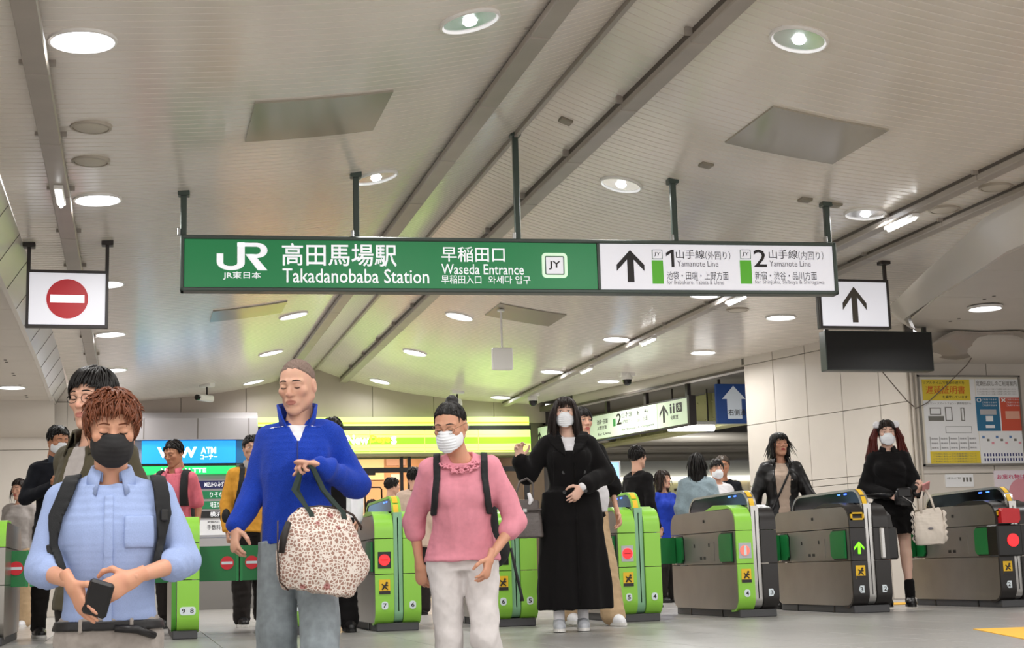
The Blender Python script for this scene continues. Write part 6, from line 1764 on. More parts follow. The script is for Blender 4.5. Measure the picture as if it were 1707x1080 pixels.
# ============ man in the orange jacket
P = Person('young man in orange jacket and dark trousers left of the blue fleece man', place(420, 727, 1.72, 0), .1, 1.72, h=.011, skin='fair', head=(.12, 0, -.1), J=dict(lan=(-.1, -.06, .085), ran=(.12, .16, .1), rkn=(.1, .0, .49)))
P.body(hands=dict(l=dict(curl=.5), r=dict(curl=.5)), hh=.0045); P.face('hair_black', 'open')
F = top_field(P, .022, 1., (.068, .062, .054), .1, .01, .068); of = F.copy(); P.hem_cut(F, .84); P.mesh('jacket', F, 'orange_jacket', .006, 24, 8); P.collar('grey_top', .07, .05, .008, .3, .5, 'hood_collar')
P.mesh('trousers', trouser_field(P, .014, r=(.092, .078, .066)), 'dark_trousers', .005)
for sd in 'lr': P.shoe(sd, 'shoe_black', 'sole_white')
P.hair('hair_black', dict(off=.005, vol=1.0), [dict(n=110, L=.07, style='fwd', seed=29, off=.0, mess=.15, r0=.009, grav=.4, fringe=.045, lift=1.04)])
bp = thing('shoulder_bag', 'black shoulder bag worn by the young man in the orange jacket', 'bag', P.root.location, P.root.rotation_euler.z)
P.patch('shoulder_strap', of, .01, lambda x, y, z: np.maximum(np.maximum(np.abs(x + .10 + (1.4 - z) * .15) - .024, y - .08), np.maximum(1.0 - z, z - 1.6)), 'strap_black', lift=.002, parent=bp)
g = Grid((-.36, -.15, .85), (-.12, .2, 1.2), .01); F = g.new(); add_cone(g, F, (-.24, -.03, .98), (-.24, .07, 1.0), .08, .08, .03, flat=((1, 0, 0), .5)); v, f = nets(g, F); P.raw('bag_body', v, f, 'strap_black', bp)

# ============ tall man in the blue fleece
H7 = 1.80
P = Person('tall man with shaved head in bright blue fleece carrying a patterned bag', place(495, 606, 1.80, -.32), -.1, H7, h=.0075, skin='fair', lean=.03, head=(.24, 0, -.36), head_off=(.0, -.01, -.01), headscale=1.09, width=.95,
           J=dict(lsh=(-.138, .03, 1.425), lel=(-.212, .06, 1.18), lwr=(-.298, -.08, .995), rel=(.285, .0, 1.19), rwr=(.10, -.245, 1.275), lan=(-.1, .12, .12), lkn=(-.1, -.01, .5), ran=(.1, -.22, .09), rkn=(.1, -.14, .51)))
P.body(hands=dict(l=dict(dir=(-.05, -.35, -.95), palm=(.85, .4, 0), curl=[.35, .4, .45, .5], thumb=.55), r=dict(dir=(-.75, -.35, .1), palm=(-.2, -.1, -1), curl=.95, thumb=.2)), head=dict(h=.003, wide=.97, nose=1.05)); P.face('hair_black', 'down', .0032)
F = top_field(P, .024, .97, (.073, .068, .052), .11, .006, .058, armk=.035); P.hem_cut(F, .905)
add_cone(P.g, F, (0, -.05, 1.60), (0, -.155, 1.385), .07, .008, .008, sub=True)
P.mesh('fleece', F, 'fleece_blue', .009, 14, 21, 1, (1, 1, .8))
for sd in 'lr':
    a, b = P.j[sd + 'el'], P.j[sd + 'wr']; d = (b - a) / np.linalg.norm(b - a); G = P.g.new(); add_cone(P.g, G, b - d * .045, b - d * .008, .047, .042, .005); P.mesh('cuff', G, 'fleece_blue', .0015, 80, 3)
# half-zip collar: two flaps standing up and folding outward
for sx in (-1, 1):
    v = []; f = []; n = 12
    for i in range(n + 1):
        t = i / n; a = (pi * .0 + pi * .88 * t)
        rr = .076; base = np.array([sx * sin(a) * rr, cos(a) * rr * 1.0, -.03 - .06 * t ** 3])
        top = np.array([sx * (sin(a) * (rr + .006 + .012 * t)), cos(a) * (rr + .008), .068 - .10 * t ** 3 + .012 * t])
        if t > .75: top[0] += sx * .035 * (t - .75) * 4; top[2] += .01
        for q in (base, base * .5 + top * .5 + np.array([0, 0, 0]), top): v.append(tuple(P.j['nb'] + (q + np.array([0, -.015, .012])) * P.k * 1.05))
    for i in range(n):
        for k in range(2): f.append((3 * i + k, 3 * i + k + 1, 3 * i + k + 4, 3 * i + k + 3))
    o = ob('collar_flap', MB().add(v, f), 'fleece_blue', P.root, 'all'); m = o.modifiers.new('thickness', 'SOLIDIFY'); m.thickness = .011; m.offset = 0
ob('zip', MB().tube([(0, -.152, 1.40), (0, -.158, 1.27)], .004, 6), M('zip_blue', '#122a7a', .4), P.root)
F = top_field(P, .008, 0, hem=.115, neck=.066); P.mesh('undershirt', F, 'white_cotton', .002, 24, 6)
F = trouser_field(P, .012, .90, (.092, .082, .078), .012); P.hem_cut(F, .09); P.mesh('jeans', F, 'jeans_grey', .006, 20, 31, 1, (1, 1, .7))
for sd in 'lr': P.shoe(sd, 'shoe_black', 'sole_white', .28)
P.hair('hair_shaved', dict(off=.03, vol=.92, h=.004))
P7 = P
# patterned tote hanging from his hand
def pattern_material():
    m = M('bag_pattern', '#dccfc4', .8); nt = m.node_tree; b = nt.nodes['Principled BSDF']
    tc = nt.nodes.new('ShaderNodeTexCoord'); vo = nt.nodes.new('ShaderNodeTexVoronoi'); vo.feature = 'DISTANCE_TO_EDGE'; vo.inputs['Scale'].default_value = 62
    r = nt.nodes.new('ShaderNodeValToRGB'); e = r.color_ramp.elements; e[0].position = .10; e[0].color = lin('#e9ded4'); e[1].position = .16; e[1].color = lin('#a37f70')
    n2 = nt.nodes.new('ShaderNodeTexVoronoi'); n2.inputs['Scale'].default_value = 11
    r2 = nt.nodes.new('ShaderNodeValToRGB'); e2 = r2.color_ramp.elements; e2[0].position = .16; e2[0].color = lin('#b5525a'); e2[1].position = .2; e2[1].color = lin('#ffffff')
    mx = nt.nodes.new('ShaderNodeMix'); mx.data_type = 'RGBA'; mx.blend_type = 'MULTIPLY'; mx.inputs[0].default_value = .75
    nt.links.new(tc.outputs['Object'], vo.inputs['Vector']); nt.links.new(tc.outputs['Object'], n2.inputs['Vector'])
    nt.links.new(vo.outputs['Distance'], r.inputs['Fac']); nt.links.new(n2.outputs['Distance'], r2.inputs['Fac'])
    nt.links.new(r.outputs['Color'], mx.inputs[6]); nt.links.new(r2.outputs['Color'], mx.inputs[7]); nt.links.new(mx.outputs[2], b.inputs['Base Color'])
pattern_material()
M('strap_green', '#1e3029', .7); M('bag_trim', '#3a2a22', .6)
L = P7.root.location
bag = thing('tote_bag', 'large cream and red patterned tote bag carried by the man in blue fleece', 'bag', (L.x + .065, L.y - .34, L.z + .67))
g = Grid((-.28, -.2, -.06), (.29, .2, .48), .009); F = g.new()
cs = [np.array([-.01, 0, .02]), np.array([0, 0, .1]), np.array([0, 0, .25]), np.array([.0, 0, .34]), np.array([0, 0, .385])]
add_chain(g, F, cs, [.17, .205, .19, .15, .10], [.08, .1, .085, .04, .012], (1, 0, 0), (0, -1, 0), .03, 2.8)
add_ell(g, F, (.17, 0, .12), (.055, .05, .06), .05); v, f = nets(g, F); v = relax(v, f, 1); v = crease(v, f, .007, 16, 77)
link('bag_body', np_mesh('bag_body', v, f), 'bag_pattern', bag)
hp = P7.j['rwr'] + np.array([-.085, -.04, -.02]); hx, hy, hz = hp[0] - .065, hp[1] + .34, hp[2] - .67
for sy_, yy in ((-1, -.03), (1, .03)):
    pts = [(-.035, yy, .30), (-.04, yy, .37), (hx - .055 + .01 * sy_, hy + .02 * sy_, hz - .1), (hx - .028, hy + .01 * sy_, hz - .01), (hx, hy + .012 * sy_, hz + .008), (hx + .028, hy + .01 * sy_, hz - .01), (hx + .075, hy + .02 * sy_, hz - .1), (.11, yy, .37), (.12, yy, .30)]
    vv = []; ff = []
    for i, p in enumerate(pts):
        for dx, dy in ((-.012, -.003), (.012, -.003), (.012, .003), (-.012, .003)): vv.append((p[0] + dx, p[1] + dy, p[2] + (abs(dx) if 3 <= i <= 5 else 0)))
    for i in range(len(pts) - 1):
        for k in range(4): ff.append((4 * i + k, 4 * i + (k + 1) % 4, 4 * i + 4 + (k + 1) % 4, 4 * i + 4 + k))
    ob('handle', MB().add(vv, ff), 'strap_green', bag, True)
ob('zip_edge', MB().tube([(-.1, -.004, .392), (0, -.004, .405), (.1, -.004, .392), (.16, 0, .36), (.2, 0, .30)], .006, 6), 'bag_trim', bag, 'all')
ob('end_tab', MB().tube([(-.15, -.07, .33), (-.175, -.085, .26), (-.185, -.09, .19)], [.014, .018, .014], 8), M('tab_dark', '#1d1715', .6), bag, 'all')
ob('side_seam', MB().tube([(-.195, -.02, .34), (-.2, -.06, .2), (-.19, -.06, .06), (-.15, -.05, .02)], .004, 6), 'bag_trim', bag, 'all')

# ============ person half hidden behind the blue fleece man
P = Person('person with white sleeves and black trousers half hidden behind the blue fleece man', (1.51, 11.62, 0), .0, 1.66, h=.012, skin='fair', head=(.1, 0, 0), width=.82, J=dict(lel=(-.19, .06, 1.1), lwr=(-.17, -.02, .86), rel=(.2, .06, 1.1), rwr=(.18, -.02, .86), ran=(.1, -.1, .085), lan=(-.1, .1, .085)))
P.body(hh=.006); P.face('hair_black', 'open')
P.mesh('jacket', top_field(P, .026, 1., (.064, .06, .052), .1), 'white_cotton', .005, 24, 8)
P.patch('tunic', P.trunk(.028), .02, lambda x, y, z: np.maximum(np.abs(x) - .09, np.maximum(y, np.maximum(.78 - z, z - 1.38))), 'wool_black')
P.mesh('trousers', trouser_field(P, .014, r=(.09, .075, .07)), 'wool_black', .005)
for sd in 'lr': P.shoe(sd, 'shoe_black', 'dark')
P.hair('hair_black', dict(off=-.01, vol=1.0), [dict(n=70, L=.1, style='flow', seed=3, off=-.01, mess=.12, r0=.01, fringe=.045)])

# ============ woman in pink, bending forward
H11 = 1.58
Lp = atZ(768, 961, .43 - .004); P = Person('woman in pink knit top and white mask leaning forward down the step', (0, 0, -.32), -.12, H11, True, h=.0075, skin='warm', lean=.26, width=1.15, depth=1.05, head=(.36, 0, -.34), head_off=(-.045, -.03, -.015), headscale=1.06,
           J=dict(lel=(-.235, .03, 1.0), lwr=(-.215, .05, .80), rel=(.262, -.07, .985), rwr=(.135, -.19, .82), rkn=(.10, -.1, .43), ran=(.20, .02, .1), lkn=(-.075, -.04, .44), lan=(-.08, -.02, .085), rhip=(.085, 0, .80), lhip=(-.085, 0, .80)))
pp = atY(772, 954, 7.12); P.root.location = (pp.x, pp.y, -.32); P.root.rotation_euler.z = -.22
P.body(bare=True, hands=dict(l=dict(dir=(.1, .1, -1), palm=(.6, .8, 0), curl=.4), r=dict(dir=(-.25, -.25, -.93), palm=(-.8, .3, 0), curl=.35, thumb=.4)), head=dict(h=.003, wide=1.0, nose=.95)); P.face('hair_black', 'down'); P.mask('mask_white', True, .0012, 1.0); P.glasses('glasses_metal')
F = top_field(P, .014, {'l': .62, 'r': .62}, (.064, .062, .058), .14, .036, .06, belly=1.1, armk=.03, fwd=.02)
pinkF = F.copy(); P.hem_cut(F, .80)
P.mesh('knit_top', F, 'pink_knit', .0045, 20, 41, 1, (1, 1, .8))
# ruffles at the neckline
rb_ = MB(); r_ = np.random.default_rng(4)
for k in range(70):
    a = r_.uniform(-1.25, 1.25); rr = r_.uniform(.075, .125); q = P.R @ (np.array([sin(a) * rr * 1.0, -cos(a) * rr * .62 - .055, -.012 - .055 * cos(a) * (rr / .1)]) * P.k)
    c = P.j['nb'] + q; t = np.array([cos(a), sin(a), r_.normal(0, .5)]); t /= np.linalg.norm(t); e = .013
    rb_.tube([tuple(c - t * e), tuple(c + np.array([0, -.008, .004])), tuple(c + t * e)], [.003, .0055, .003], 5)
ob('ruffle', rb_, 'pink_knit', P.root, 'all')
F = trouser_field(P, .004, .92, (.098, .07, .056), .0); P.hem_cut(F, .07); P.mesh('trousers', F, 'offwhite_pants', .005, 22, 13, 1, (1, 1, .8))
for sd in 'lr': P.shoe(sd, 'shoe_black', 'dark', .24)
def bun(c, r): 
    def ex(g, F): add_ell(g, F, c, (r, r, r), .01)
    return ex
P.hair('hair_black', dict(off=.024, vol=.955, extra=bun((0, .075, .112), .034)), [dict(n=160, L=.05, style='flow', seed=7, off=.034, vol=.95, mess=.03, r0=.004, grav=.0, fringe=.078, lift=1.0, stick=1.)])
bp = thing('backpack', 'black backpack on the woman in the pink top', 'backpack', P.root.location, P.root.rotation_euler.z)
for sx in (-1, 1):
    P.patch('shoulder_strap', pinkF, .01, lambda x, y, z: np.maximum(np.maximum(np.abs(x - sx * (.115 + .12 * np.maximum(0, 1.2 - z))) - .017, y + .0), np.maximum(1.02 - z, z - 1.5)), 'strap_black', lift=.002, parent=bp)
g = Grid((-.28, .0, .6), (.28, .5, 1.45), .012); F = g.new(); add_cone(g, F, (.04, .2, .9), (.03, .14, 1.16), .15, .14, .04, flat=((0, 1, 0), .6)); add_cone(g, F, (.02, .22, .85), (.14, .24, .86), .1, .1, .05)
v, f = nets(g, F); P.raw('pack_body', v, f, 'strap_black', bp)
ob('dangling_strap', MB().tube([(.24, .12, .86), (.262, .1, .74), (.285, .08, .63), (.287, .08, .60)], [.008, .008, .008, .012], 6), 'strap_black', bp, 'all')
P11 = P

# ============ woman in the long black coat
P = Person('long haired woman in long black coat and white mask with raised hand', place(945, 660, 1.655, 0), -.26, 1.64, True, h=.0085, skin='pale', width=1.05, head=(.03, 0, -.06), head_off=(-.018, 0, .0), headscale=1.0,
           J=dict(lsh=(-.165, .01, 1.30), lel=(-.30, -.03, 1.10), lwr=(-.355, -.12, 1.20), rel=(.25, -.01, 1.08), rwr=(.085, -.23, .99), lan=(-.11, -.06, .085), lkn=(-.09, -.05, .45), ran=(.06, .0, .085), rkn=(.07, -.03, .45)))
P.body(legs=True, hands=dict(l=dict(dir=(-.05, -.15, 1), palm=(.5, -.8, 0), curl=[.55, .5, .6, .65], thumb=.5), r=dict(dir=(-.62, -.3, -.7), palm=(-.5, .7, .1), curl=.25, thumb=.5)), head=dict(h=.0035)); P.face('hair_black', 'open'); P.mask('mask_white', True, .0012)
F = P.trunk(.03, hem=.1, flare=.02)
cs = [np.array([0, -.0, z]) for z in (.16, .40, .7, .95)]; add_chain(P.g, F, cs, [.262, .25, .225, .2], [.19, .18, .165, .15], (1, 0, 0), (0, -1, 0), .05, 2.4)
for sd in 'lr': P.arm(F, sd, 0, (.072, .074, .068), .93, .03)
P.neck_cut(F, .07, 0.)
add_cone(P.g, F, (-.005, -.07, 1.46), (.0, -.175, 1.14), .085, .018, .012, sub=True)
x, y, z = P.g.pts(P.g.full())
ang = np.arctan2(x, -y); fold = (.010 * np.sin(ang * 7 + 1) + .006 * np.sin(ang * 13)) * np.clip((.9 - z) / .6, 0, 1)
coatF = (F + fold).astype(np.float32)
P.hem_cut(coatF, .15)
P.mesh('coat', coatF, 'wool_black', .005, 18, 51, 1, (1, 1, .6))
for sx in (-1, 1):                          # lapels
    def lap(x, y, z, sx=sx):
        t = np.clip((1.44 - z) / .27, 0, 1); inner = .078 * (1 - t); outer = inner + .085 * np.maximum(np.sin(pi * np.clip(t * 1.0 + .12, 0, 1)), 0) ** .8 + .004
        return np.maximum(np.maximum(np.maximum(inner - sx * x, sx * x - outer), y + .0), np.maximum(1.17 - z, z - 1.42))
    P.patch('lapel', coatF, .007, lap, 'wool_black', lift=.004)
P.patch('coat_front_edge', coatF, .006, lambda x, y, z: np.maximum(np.maximum(np.abs(x - .035) - .006, y), np.maximum(.18 - z, z - 1.17)), 'wool_black', lift=.002)
for z_ in (1.1, .96):
    for x_ in (-.045, .1):
        yb = at_surface(P, coatF, x_, z_); ob('button', MB().tube([(x_, yb - .008, z_), (x_, yb + .004, z_)], .013, 14), M('coat_button', '#0b0a0a', .25), P.root)
P.mesh('white_top', top_field(P, .014, 0, hem=.03, neck=.062), 'white_cotton', .003, 26, 5)
P.patch('black_dress', P.trunk(.02), .01, lambda x, y, z: np.maximum(np.maximum(z - 1.255, 1.0 - z), np.maximum(np.abs(x) - .12, y)), 'wool_black')
G = P.g.new(); a, b = P.j['rel'], P.j['rwr']; d = (b - a) / np.linalg.norm(b - a); add_cone(P.g, G, b - d * .05, b - d * .0, .036, .036, .005); P.mesh('white_cuff', G, 'white_cotton', .001)
for sd in 'lr':
    G = P.g.new(); a = P.j[sd + 'an']; add_cone(P.g, G, a, a + np.array([0, -.002, .06]), .04, .04, .01); P.mesh('sock', G, 'white_cotton', .001)
    P.shoe(sd, 'sneaker_grey', 'sole_white', .25)
def long_hair(back=-.36, w=.075):
    def ex(g, F):
        add_cone(g, F, (0, .055, -.02), (0, .07, back), w + .01, w * .75, .03, flat=((0, 1, 0), .6))
        for sx in (-1, 1):
            add_cone(g, F, (sx * .076, .012, .03), (sx * .085, .025, -.12), .024, .03, .02); add_cone(g, F, (sx * .085, .025, -.12), (sx * .095, .02, back * .9), .03, .02, .03)
    return ex
P.hair('hair_darkbrown', dict(off=.0, vol=1.0, extra=long_hair()), [dict(n=330, L=.42, style='flow', seed=17, off=.0, mess=.03, r0=.0042, grav=2.2, fringe=.035, lift=1.02, nseg=10), dict(n=90, L=.10, style='fwd', seed=18, off=.05, mess=.1, r0=.0035, grav=1.0, fringe=.026, lift=1.04)])
P13 = P
# her handbag hangs from the raised forearm
L = P.root.location
hb = thing('handbag', 'grey leather handbag hanging from the arm of the woman in black coat', 'handbag', (L.x - .325 * cos(-.26) + -.13 * -sin(-.26), L.y - .325 * sin(-.26) - .13 * cos(-.26), .66), -.26)
g = Grid((-.17, -.12, -.02), (.17, .12, .3), .008); F = g.new(); add_chain(g, F, [np.array([0, 0, .01]), np.array([0, 0, .12]), np.array([0, 0, .24])], [.125, .115, .09], [.075, .065, .03], (1, 0, 0), (0, -1, 0), .01, 4.)
v, f = nets(g, F); link('bag_body', np_mesh('bag_body', crease(v, f, .002, 30, 2), f), M('grey_leather', '#5b5350', .4, noise=.1, nscale=25, bump=.15, bscale=90), hb)
for yy in (-.035, .035):
    ob('handle', MB().tube([(-.055, yy, .22), (-.06, yy, .30), (-.03, yy * .8, .385), (.02, yy * .8, .405), (.06, yy * .8, .37), (.06, yy, .29), (.055, yy, .22)], .007, 8), 'grey_leather', hb, 'all')
ob('flap', MB().bbox(-.1, .1, -.066, -.03, .17, .25, .01), 'grey_leather', hb); ob('clasp', MB().bbox(-.016, .016, -.074, -.062, .165, .195, .004), 'steel', hb); ob('belt_strip', MB().bbox(-.115, .115, -.072, -.06, .178, .19, .003), 'grey_leather', hb)
ob('scarf', MB().tube([(.03, -.05, .3), (.045, -.06, .25), (.03, -.075, .22)], [.012, .018, .01], 8), 'white_cotton', hb, 'all')

# ============ person behind her with a white bag
P = Person('person in black top and beige trousers behind the woman in black coat', (3.43, 10.95, 0), .15, 1.66, True, h=.011, skin='fair', head=(.0, 0, .1), J=dict(rel=(.24, .0, 1.06), rwr=(.24, -.08, .85), ran=(.12, -.18, .085), rkn=(.1, -.1, .46), lan=(-.1, .15, .1)))
pp = atY(978, 948, 10.9); P.root.location = (pp.x, pp.y, 0)
P.body(hh=.006); P.face('hair_black', 'open')
P.mesh('top', top_field(P, .022, .55, (.07, .08, .085), .1), 'wool_black', .005, 24, 3)
P.mesh('trousers', trouser_field(P, .014, r=(.092, .085, .085)), 'beige_trousers', .006, 24, 9)
for sd in 'lr': P.shoe(sd, 'sneaker_white', 'sole_white', .26)
P.hair('hair_black', dict(off=-.02, vol=1.0), [dict(n=70, L=.12, style='flow', seed=3, off=-.02, mess=.1, r0=.01, fringe=.04)])
L = P.root.location
t = thing('eco_bag', 'soft white bag on the arm of the person in beige trousers', 'bag', (L.x + .01, L.y - .24, .82))
g = Grid((-.14, -.12, -.05), (.16, .12, .45), .009); F = g.new(); add_chain(g, F, [np.array([.02, 0, .04]), np.array([.02, 0, .14]), np.array([.0, 0, .3]), np.array([-.02, 0, .38])], [.08, .095, .07, .02], [.05, .065, .045, .015], (1, 0, 0), (0, -1, 0), .04, 2.2)
v, f = nets(g, F); link('bag_body', np_mesh('bag_body', crease(v, f, .006, 20, 5), f), 'white_cotton', t)
ob('handle', MB().tube([(-.03, 0, .34), (-.035, .03, .45), (-.03, .1, .56), (-.02, .2, .52)], .012, 8), 'white_cotton', t, 'all')

# ============ people beyond the gates (passage side)
def simple(label, px, py, H, rz, fem, topm, botm, hairm, hair=None, skin='fair', head=(.05, 0, 0), sl=1., mask=None, J=None, eyes='open', off=.018, glasses=False, h=.012, floor=0., loc=None, sr=(.062, .056, .048), shell=None, shoes='shoe_black', legr=(.09, .075, .062), lean=0., neck=.066):
    P = Person(label, loc or place(px, py, H, floor), rz, H * .992, fem, h=h, skin=skin, head=head, J=J, lean=lean)
    P.body(hh=.006); P.face(hairm, eyes)
    P.topF = top_field(P, off, sl, sr, .1, .01, neck); P.mesh('top', P.topF.copy(), topm, .005, 24, int(px))
    P.mesh('trousers', trouser_field(P, .012, r=legr), botm, .005, 24, int(px) + 1)
    for sd in 'lr': P.shoe(sd, shoes, 'dark', .24 if fem else .27)
    P.hair(hairm, shell or dict(off=.01, vol=1.0), hair or [dict(n=100, L=.07, style='flow', seed=int(px), off=.0, mess=.15, r0=.009, fringe=.05, lift=1.04)])
    if mask: P.mask(mask, True, .001)
    if glasses: P.glasses('dark')
    return P
simple('man with short black hair in black coat seen from behind beyond the gates', 1062, 743, 1.72, 1.9, False, 'wool_black', 'dark_trousers', 'hair_black', head=(0, 0, .2), hair=[dict(n=120, L=.06, style='spike', seed=3, off=.01, mess=.15, r0=.009, grav=.3, fringe=.06)], off=.03)
def bob(L=-.13, w=.05, back=True):
    def ex(g, F):
        add_cone(g, F, (0, .05, .0), (0, .05, L), .08, .075, .03, flat=((0, 1, 0), .75))
        for sx in (-1, 1): add_cone(g, F, (sx * .074, .0, .03), (sx * .08, .0, L), .026, .03, .03)
    return ex
simple('woman with brown bob in royal blue top and necklace beyond the gates', 1105, 783, 1.58, .35, True, 'royal_blue', 'dark_trousers', 'hair_darkbrown', head=(.0, 0, .25), shell=dict(off=.0, vol=1.0, extra=bob(-.14)), hair=[dict(n=90, L=.2, style='flow', seed=4, off=0, mess=.1, r0=.009, grav=1.5, fringe=.035, nseg=8)], neck=.085, skin='fair', off=.018)
simple('woman with black bob in grey blue sweater seen from behind', 1160, 755, 1.62, 2.75, True, 'grey_teal', 'dark_trousers', 'hair_black', shell=dict(off=-.01, vol=1.03, extra=bob(-.17)), hair=[dict(n=130, L=.24, style='flow', seed=5, off=-.02, mess=.06, r0=.009, grav=1.6, fringe=.03, nseg=8)], off=.04, sr=(.085, .08, .06))
simple('person with white mask and white shirt behind the woman in grey blue sweater', 1194, 765, 1.60, .2, False, 'white_cotton', 'dark_trousers', 'hair_black', mask='mask_white', head=(.1, 0, -.3), hair=[dict(n=100, L=.08, style='fwd', seed=6, off=.0, mess=.12, r0=.009, fringe=.04)])
simple('man with greying hair in dark jacket at the back of the group', 1199, 750, 1.74, -.2, False, 'navy_jacket', 'dark_trousers', 'hair_grey', head=(.1, 0, -.2), skin='tan', loc=tuple(atY(1203, 750, 16.75).xy) + (0,), hair=[dict(n=90, L=.05, style='spike', seed=6, off=.02, mess=.12, r0=.009, fringe=.07)])
# shop-side people
simple('man with short black hair in dark clothes near the shop doorway', 654, 795, 1.66, 1.9, False, 'navy_jacket', 'dark_trousers', 'hair_black', hair=[dict(n=100, L=.05, style='spike', seed=16, off=.01, mess=.12, r0=.009, fringe=.06)], h=.014)
simple('short dark haired person near the shop doorway left of the black haired man', 620, 832, 1.42, 2.6, True, 'navy_jacket', 'dark_trousers', 'hair_darkbrown', h=.014)
Pb = simple('person in beige coat behind gate seven beside the pink top woman', 690, 778, 1.55, 2.9, True, 'beige_top', 'dark_trousers', 'hair_black', h=.013, off=.035, sr=(.085, .075, .06))

# ============ woman in the black leather jacket
P = Person('woman with windblown dark hair in black leather jacket behind gate four', tuple(atY(1298, 722, 13.1).xy) + (0,), -.3, 1.66, True, h=.0095, skin='warm', head=(-.08, 0, .25), width=1.08, J=dict(lel=(-.27, .02, 1.03), lwr=(-.25, -.08, .85), rel=(.27, .0, 1.03), rwr=(.22, -.14, .88)))
P.body(hh=.004, head=dict(lip='#b04a48')); P.face('hair_black', 'down')
F = top_field(P, .026, 1., (.072, .068, .056), .08, .012, .075); P.hem_cut(F, .84); jf = F.copy()
add_cone(P.g, F, (.0, -.17, .8), (-.005, -.12, 1.42), .06, .07, .01, sub=True); P.mesh('jacket', F, 'leather_black', .007, 20, 5)
P.collar('leather_black', .078, .05, .008, 1.0, .75)
P.mesh('beige_top', top_field(P, .016, 0, hem=.08, neck=.062), 'beige_top', .003); P.mesh('trousers', trouser_field(P, .012), 'dark_trousers', .004)
for sd in 'lr': P.shoe(sd, 'shoe_black', 'dark', .24)
bp = thing('crossbody_bag', 'crossbody bag strap across the woman in the leather jacket', 'bag', P.root.location, P.root.rotation_euler.z)
P.patch('shoulder_strap', P.trunk(.018), .01, lambda x, y, z: np.maximum(np.maximum(np.abs(x - .02 + (1.2 - z) * .5) - .012, y), np.maximum(.9 - z, z - 1.42)), 'leather_black', lift=.004, parent=bp)
g = Grid((.1, -.2, .7), (.35, .1, 1.), .01); F = g.new(); add_cone(g, F, (.2, -.08, .82), (.24, -.02, .84), .075, .075, .03, flat=((1, 0, 0), .6)); v, f = nets(g, F); P.raw('bag_body', v, f, 'leather_black', bp)
wind = [strands(n=40, L=.2, style='flow', seed=71, off=.0, mess=.12, r0=.008, grav=.7, fringe=.05, nseg=8, lift=1.06)]
wv = wind[0][0]; s_ = np.clip(-(wv[:, 2] - .03) / .12, 0, 1.5); wv[:, 0] += np.sign(wv[:, 0]) * .035 * s_; 
P.hair('hair_black', dict(off=-.005, vol=1.03, extra=bob(-.10)), [dict(n=90, L=.18, style='flow', seed=72, off=-.01, mess=.12, r0=.008, grav=.9, fringe=.035, nseg=7, lift=1.06)], wind)

# ============ girl with twin tails
P = Person('girl with red-tinted twin tails, white mask and black dress passing the gate', (6.5, 11.95, 0), -.42, 1.66, True, h=.0085, skin='pale', head=(.08, 0, .06), width=.98, J=dict(lel=(-.225, -.02, 1.06), lwr=(-.02, -.22, .985), rel=(.22, -.03, 1.05), rwr=(.20, -.27, .99), lan=(-.09, .06, .1), ran=(.10, -.03, .1), rkn=(.09, -.04, .48)))
pp = atY(1493, 934, 11.95); P.root.location = (pp.x, pp.y, 0)
P.body(bare=True, legs=True, hands=dict(l=dict(dir=(.75, -.3, -.4), palm=(.2, .5, -.6), curl=.3), r=dict(dir=(.35, -.5, .6), palm=(-.3, -.2, 1), curl=.65)), head=dict(h=.0035)); P.face('hair_red', 'open'); P.mask('mask_white', True, .001)
F = P.trunk(.026, hem=.05, flare=.015); add_chain(P.g, F, [np.array([0, -.0, z]) for z in (.66, .8, .92)], [.175, .17, .16], [.145, .14, .13], (1, 0, 0), (0, -1, 0), .04, 2.3)
for sd in 'lr': P.arm(F, sd, 0, (.066, .07, .052), .95, .03)
P.neck_cut(F, .064); P.hem_cut(F, .655)
x, y, z = P.g.pts(P.g.full()); F = (F + .007 * np.sin(np.arctan2(x, -y) * 9) * np.clip((.95 - z) / .25, 0, 1)).astype(np.float32)
P.mesh('dress', F, 'wool_black', .005, 26, 61); P.collar('wool_black', .066, .04, .006, .9, .4)
P.patch('waist_belt', F, .008, lambda x, y, z: np.abs(z - .985) - .022, 'leather_black', lift=.002)
for sd in 'lr':
    G = P.g.new(); a = P.j[sd + 'an']; add_cone(P.g, G, a, a + np.array([0, -.004, .13]), .044, .046, .01); P.mesh('sock', G, 'wool_black', .002, 50)
    P.shoe(sd, 'leather_black', 'shoe_black', .255, .02)
def tails(g, F):
    for sx in (-1, 1):
        add_cone(g, F, (sx * .085, .02, .075), (sx * .125, .015, -.05), .022, .034, .02); add_cone(g, F, (sx * .125, .015, -.05), (sx * .135, .01, -.24), .034, .034, .02); add_cone(g, F, (sx * .135, .01, -.24), (sx * .13, .005, -.42), .034, .012, .02)
tl = []
r_ = np.random.default_rng(5)
for sx in (-1, 1):
    b = MB()
    for k in range(36):
        o = r_.normal(0, .016, 3); e = r_.normal(0, .02, 3)
        b.tube([(sx * .085 + o[0] * .5, .02 + o[1], .07 + o[2] * .3), (sx * .128 + o[0], .01 + o[1], -.05), (sx * .14 + o[0] * 1.4 + e[0], .005 + o[1] + e[1], -.22), (sx * .135 + o[0] + e[0] * 1.5, .0 + o[1] + e[1], -.4 + e[2] * 2)], [.006, .008, .007, .002], 4, False)
    tl.append((np.array([tuple(p) for p in b.v], np.float32), np.array(b.f, np.int32)))
P.hair('hair_darkbrown', dict(off=.0, vol=1.0), [dict(n=90, L=.07, style='flow', seed=81, off=.0, mess=.08, r0=.007, grav=.2, fringe=.06, lift=1.02), dict(n=40, L=.13, style='fwd', seed=84, off=.05, mess=.1, r0=.006, grav=1.0, fringe=.022, lift=1.04)])
v, f = join(tl); gT = Grid((-.2, -.08, -.45), (.2, .1, .13), .007); FT = gT.new(); tails(gT, FT); tv, tf = nets(gT, FT)
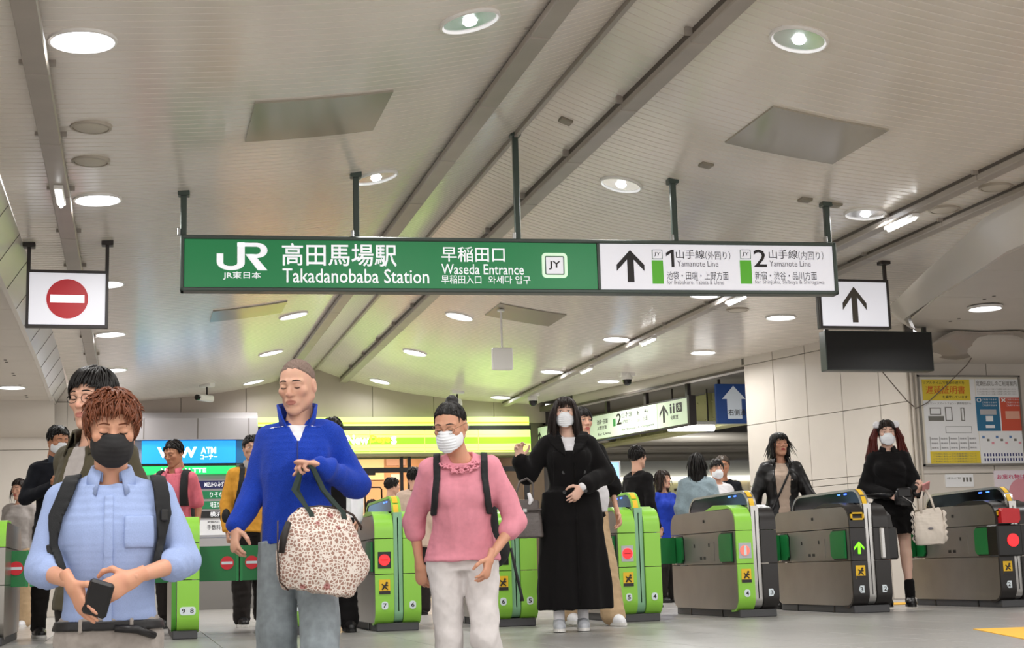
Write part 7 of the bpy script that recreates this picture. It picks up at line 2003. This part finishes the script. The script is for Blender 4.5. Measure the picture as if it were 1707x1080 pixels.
v, f = join([(v, f), (tv, tf)]); P.raw('twin_tails', P.to_head(v), f, 'hair_red')
for sx in (-1, 1):
    g = Grid((-.06, -.06, -.06), (.06, .06, .06), .007); F = g.new(); add_ell(g, F, (0, 0, 0), (.037, .037, .037), .01); v, f = nets(g, F); v = crease(v, f, .004, 120, 7)
    P.raw('pompom', P.to_head(v + np.array([sx * .088, .0, .08], np.float32)), f, 'white_cotton')
# what she holds: white tote, pink phone, black purse
L = P.root.location
def PW(x, y, z):
    c, s_ = cos(P.root.rotation_euler.z), sin(P.root.rotation_euler.z); return (L.x + c * x - s_ * y, L.y + s_ * x + c * y, z)
tb = thing('canvas_tote', 'white frilled canvas tote bag hanging from the hand of the twin tailed girl', 'bag', PW(.275, -.33, .545), -.42)
g = Grid((-.19, -.1, -.04), (.19, .1, .36), .008); F = g.new(); add_chain(g, F, [np.array([0, 0, .015]), np.array([0, 0, .1]), np.array([0, 0, .22]), np.array([-.01, 0, .29])], [.12, .135, .125, .11], [.05, .06, .04, .014], (1, 0, 0), (0, -1, 0), .01, 3.4)
v, f = nets(g, F); link('bag_body', np_mesh('bag_body', crease(v, f, .006, 22, 15), f), M('canvas', '#ded3c6', .85, bump=.2, bscale=300), tb)
for sx in (-1, 1):
    pts = [(sx * (.125 + .012 * (k % 2)), -.012 + .02 * sin(k * 2.1), .03 + .026 * k) for k in range(11)]; ob('frill', MB().tube(pts, [.012 + .006 * (k % 2) for k in range(11)], 6), 'canvas', tb, 'all')
ob('frill_edge', MB().tube([(-.138, -.05, .04 + .02 * k) if k % 2 else (-.13, -.055, .04 + .02 * k) for k in range(12)], .004, 5), M('frill_dark', '#3a3431', .7), tb, 'all')
ob('handle', MB().tube([(-.06, -.012, .27), (-.05, -.005, .40), (-.02, .03, .50)], .010, 8), 'canvas', tb, 'all'); ob('handle', MB().tube([(.06, -.012, .27), (.03, -.005, .40), (-.02, .03, .50)], .010, 8), 'canvas', tb, 'all')
text('canvas tote'[:0] or 'bag'[:0] or '・', -.02, .13, .03, .15, 'ink_soft', tb, y=-.064, name='print_mark')
ph = thing('phone', 'pink phone held up by the twin tailed girl', 'phone', PW(.27, -.35, 1.045)); ph.rotation_euler = (radians(65), radians(-25), radians(-15))
ob('case', MB().bbox(-.037, .037, -.006, .006, -.075, .075, .004), M('pink_phone', '#e9a1a0', .35), ph); ob('screen', MB().box(-.032, .032, .006, .0066, -.07, .07), 'black_gloss', ph)
pu = thing('purse', 'small black purse in front of the twin tailed girl', 'bag', PW(.09, -.27, .88), -.42)
g = Grid((-.13, -.09, -.03), (.13, .09, .2), .008); F = g.new(); add_chain(g, F, [np.array([-.01, 0, .02]), np.array([0, 0, .09]), np.array([.0, 0, .15])], [.07, .085, .06], [.035, .04, .02], (1, 0, 0), (0, -1, 0), .02, 2.8); v, f = nets(g, F)
link('bag_body', np_mesh('bag_body', crease(v, f, .003, 40, 5), f), 'leather_black', pu)
ob('chain', MB().tube([(-.07, -.02, .14), (-.02, -.045, .09), (.05, -.05, .04), (.085, -.04, -.01)], .004, 6), 'steel', pu, 'all'); ob('flap', MB().bbox(-.06, .06, -.048, -.02, .08, .16, .01), 'leather_black', pu)
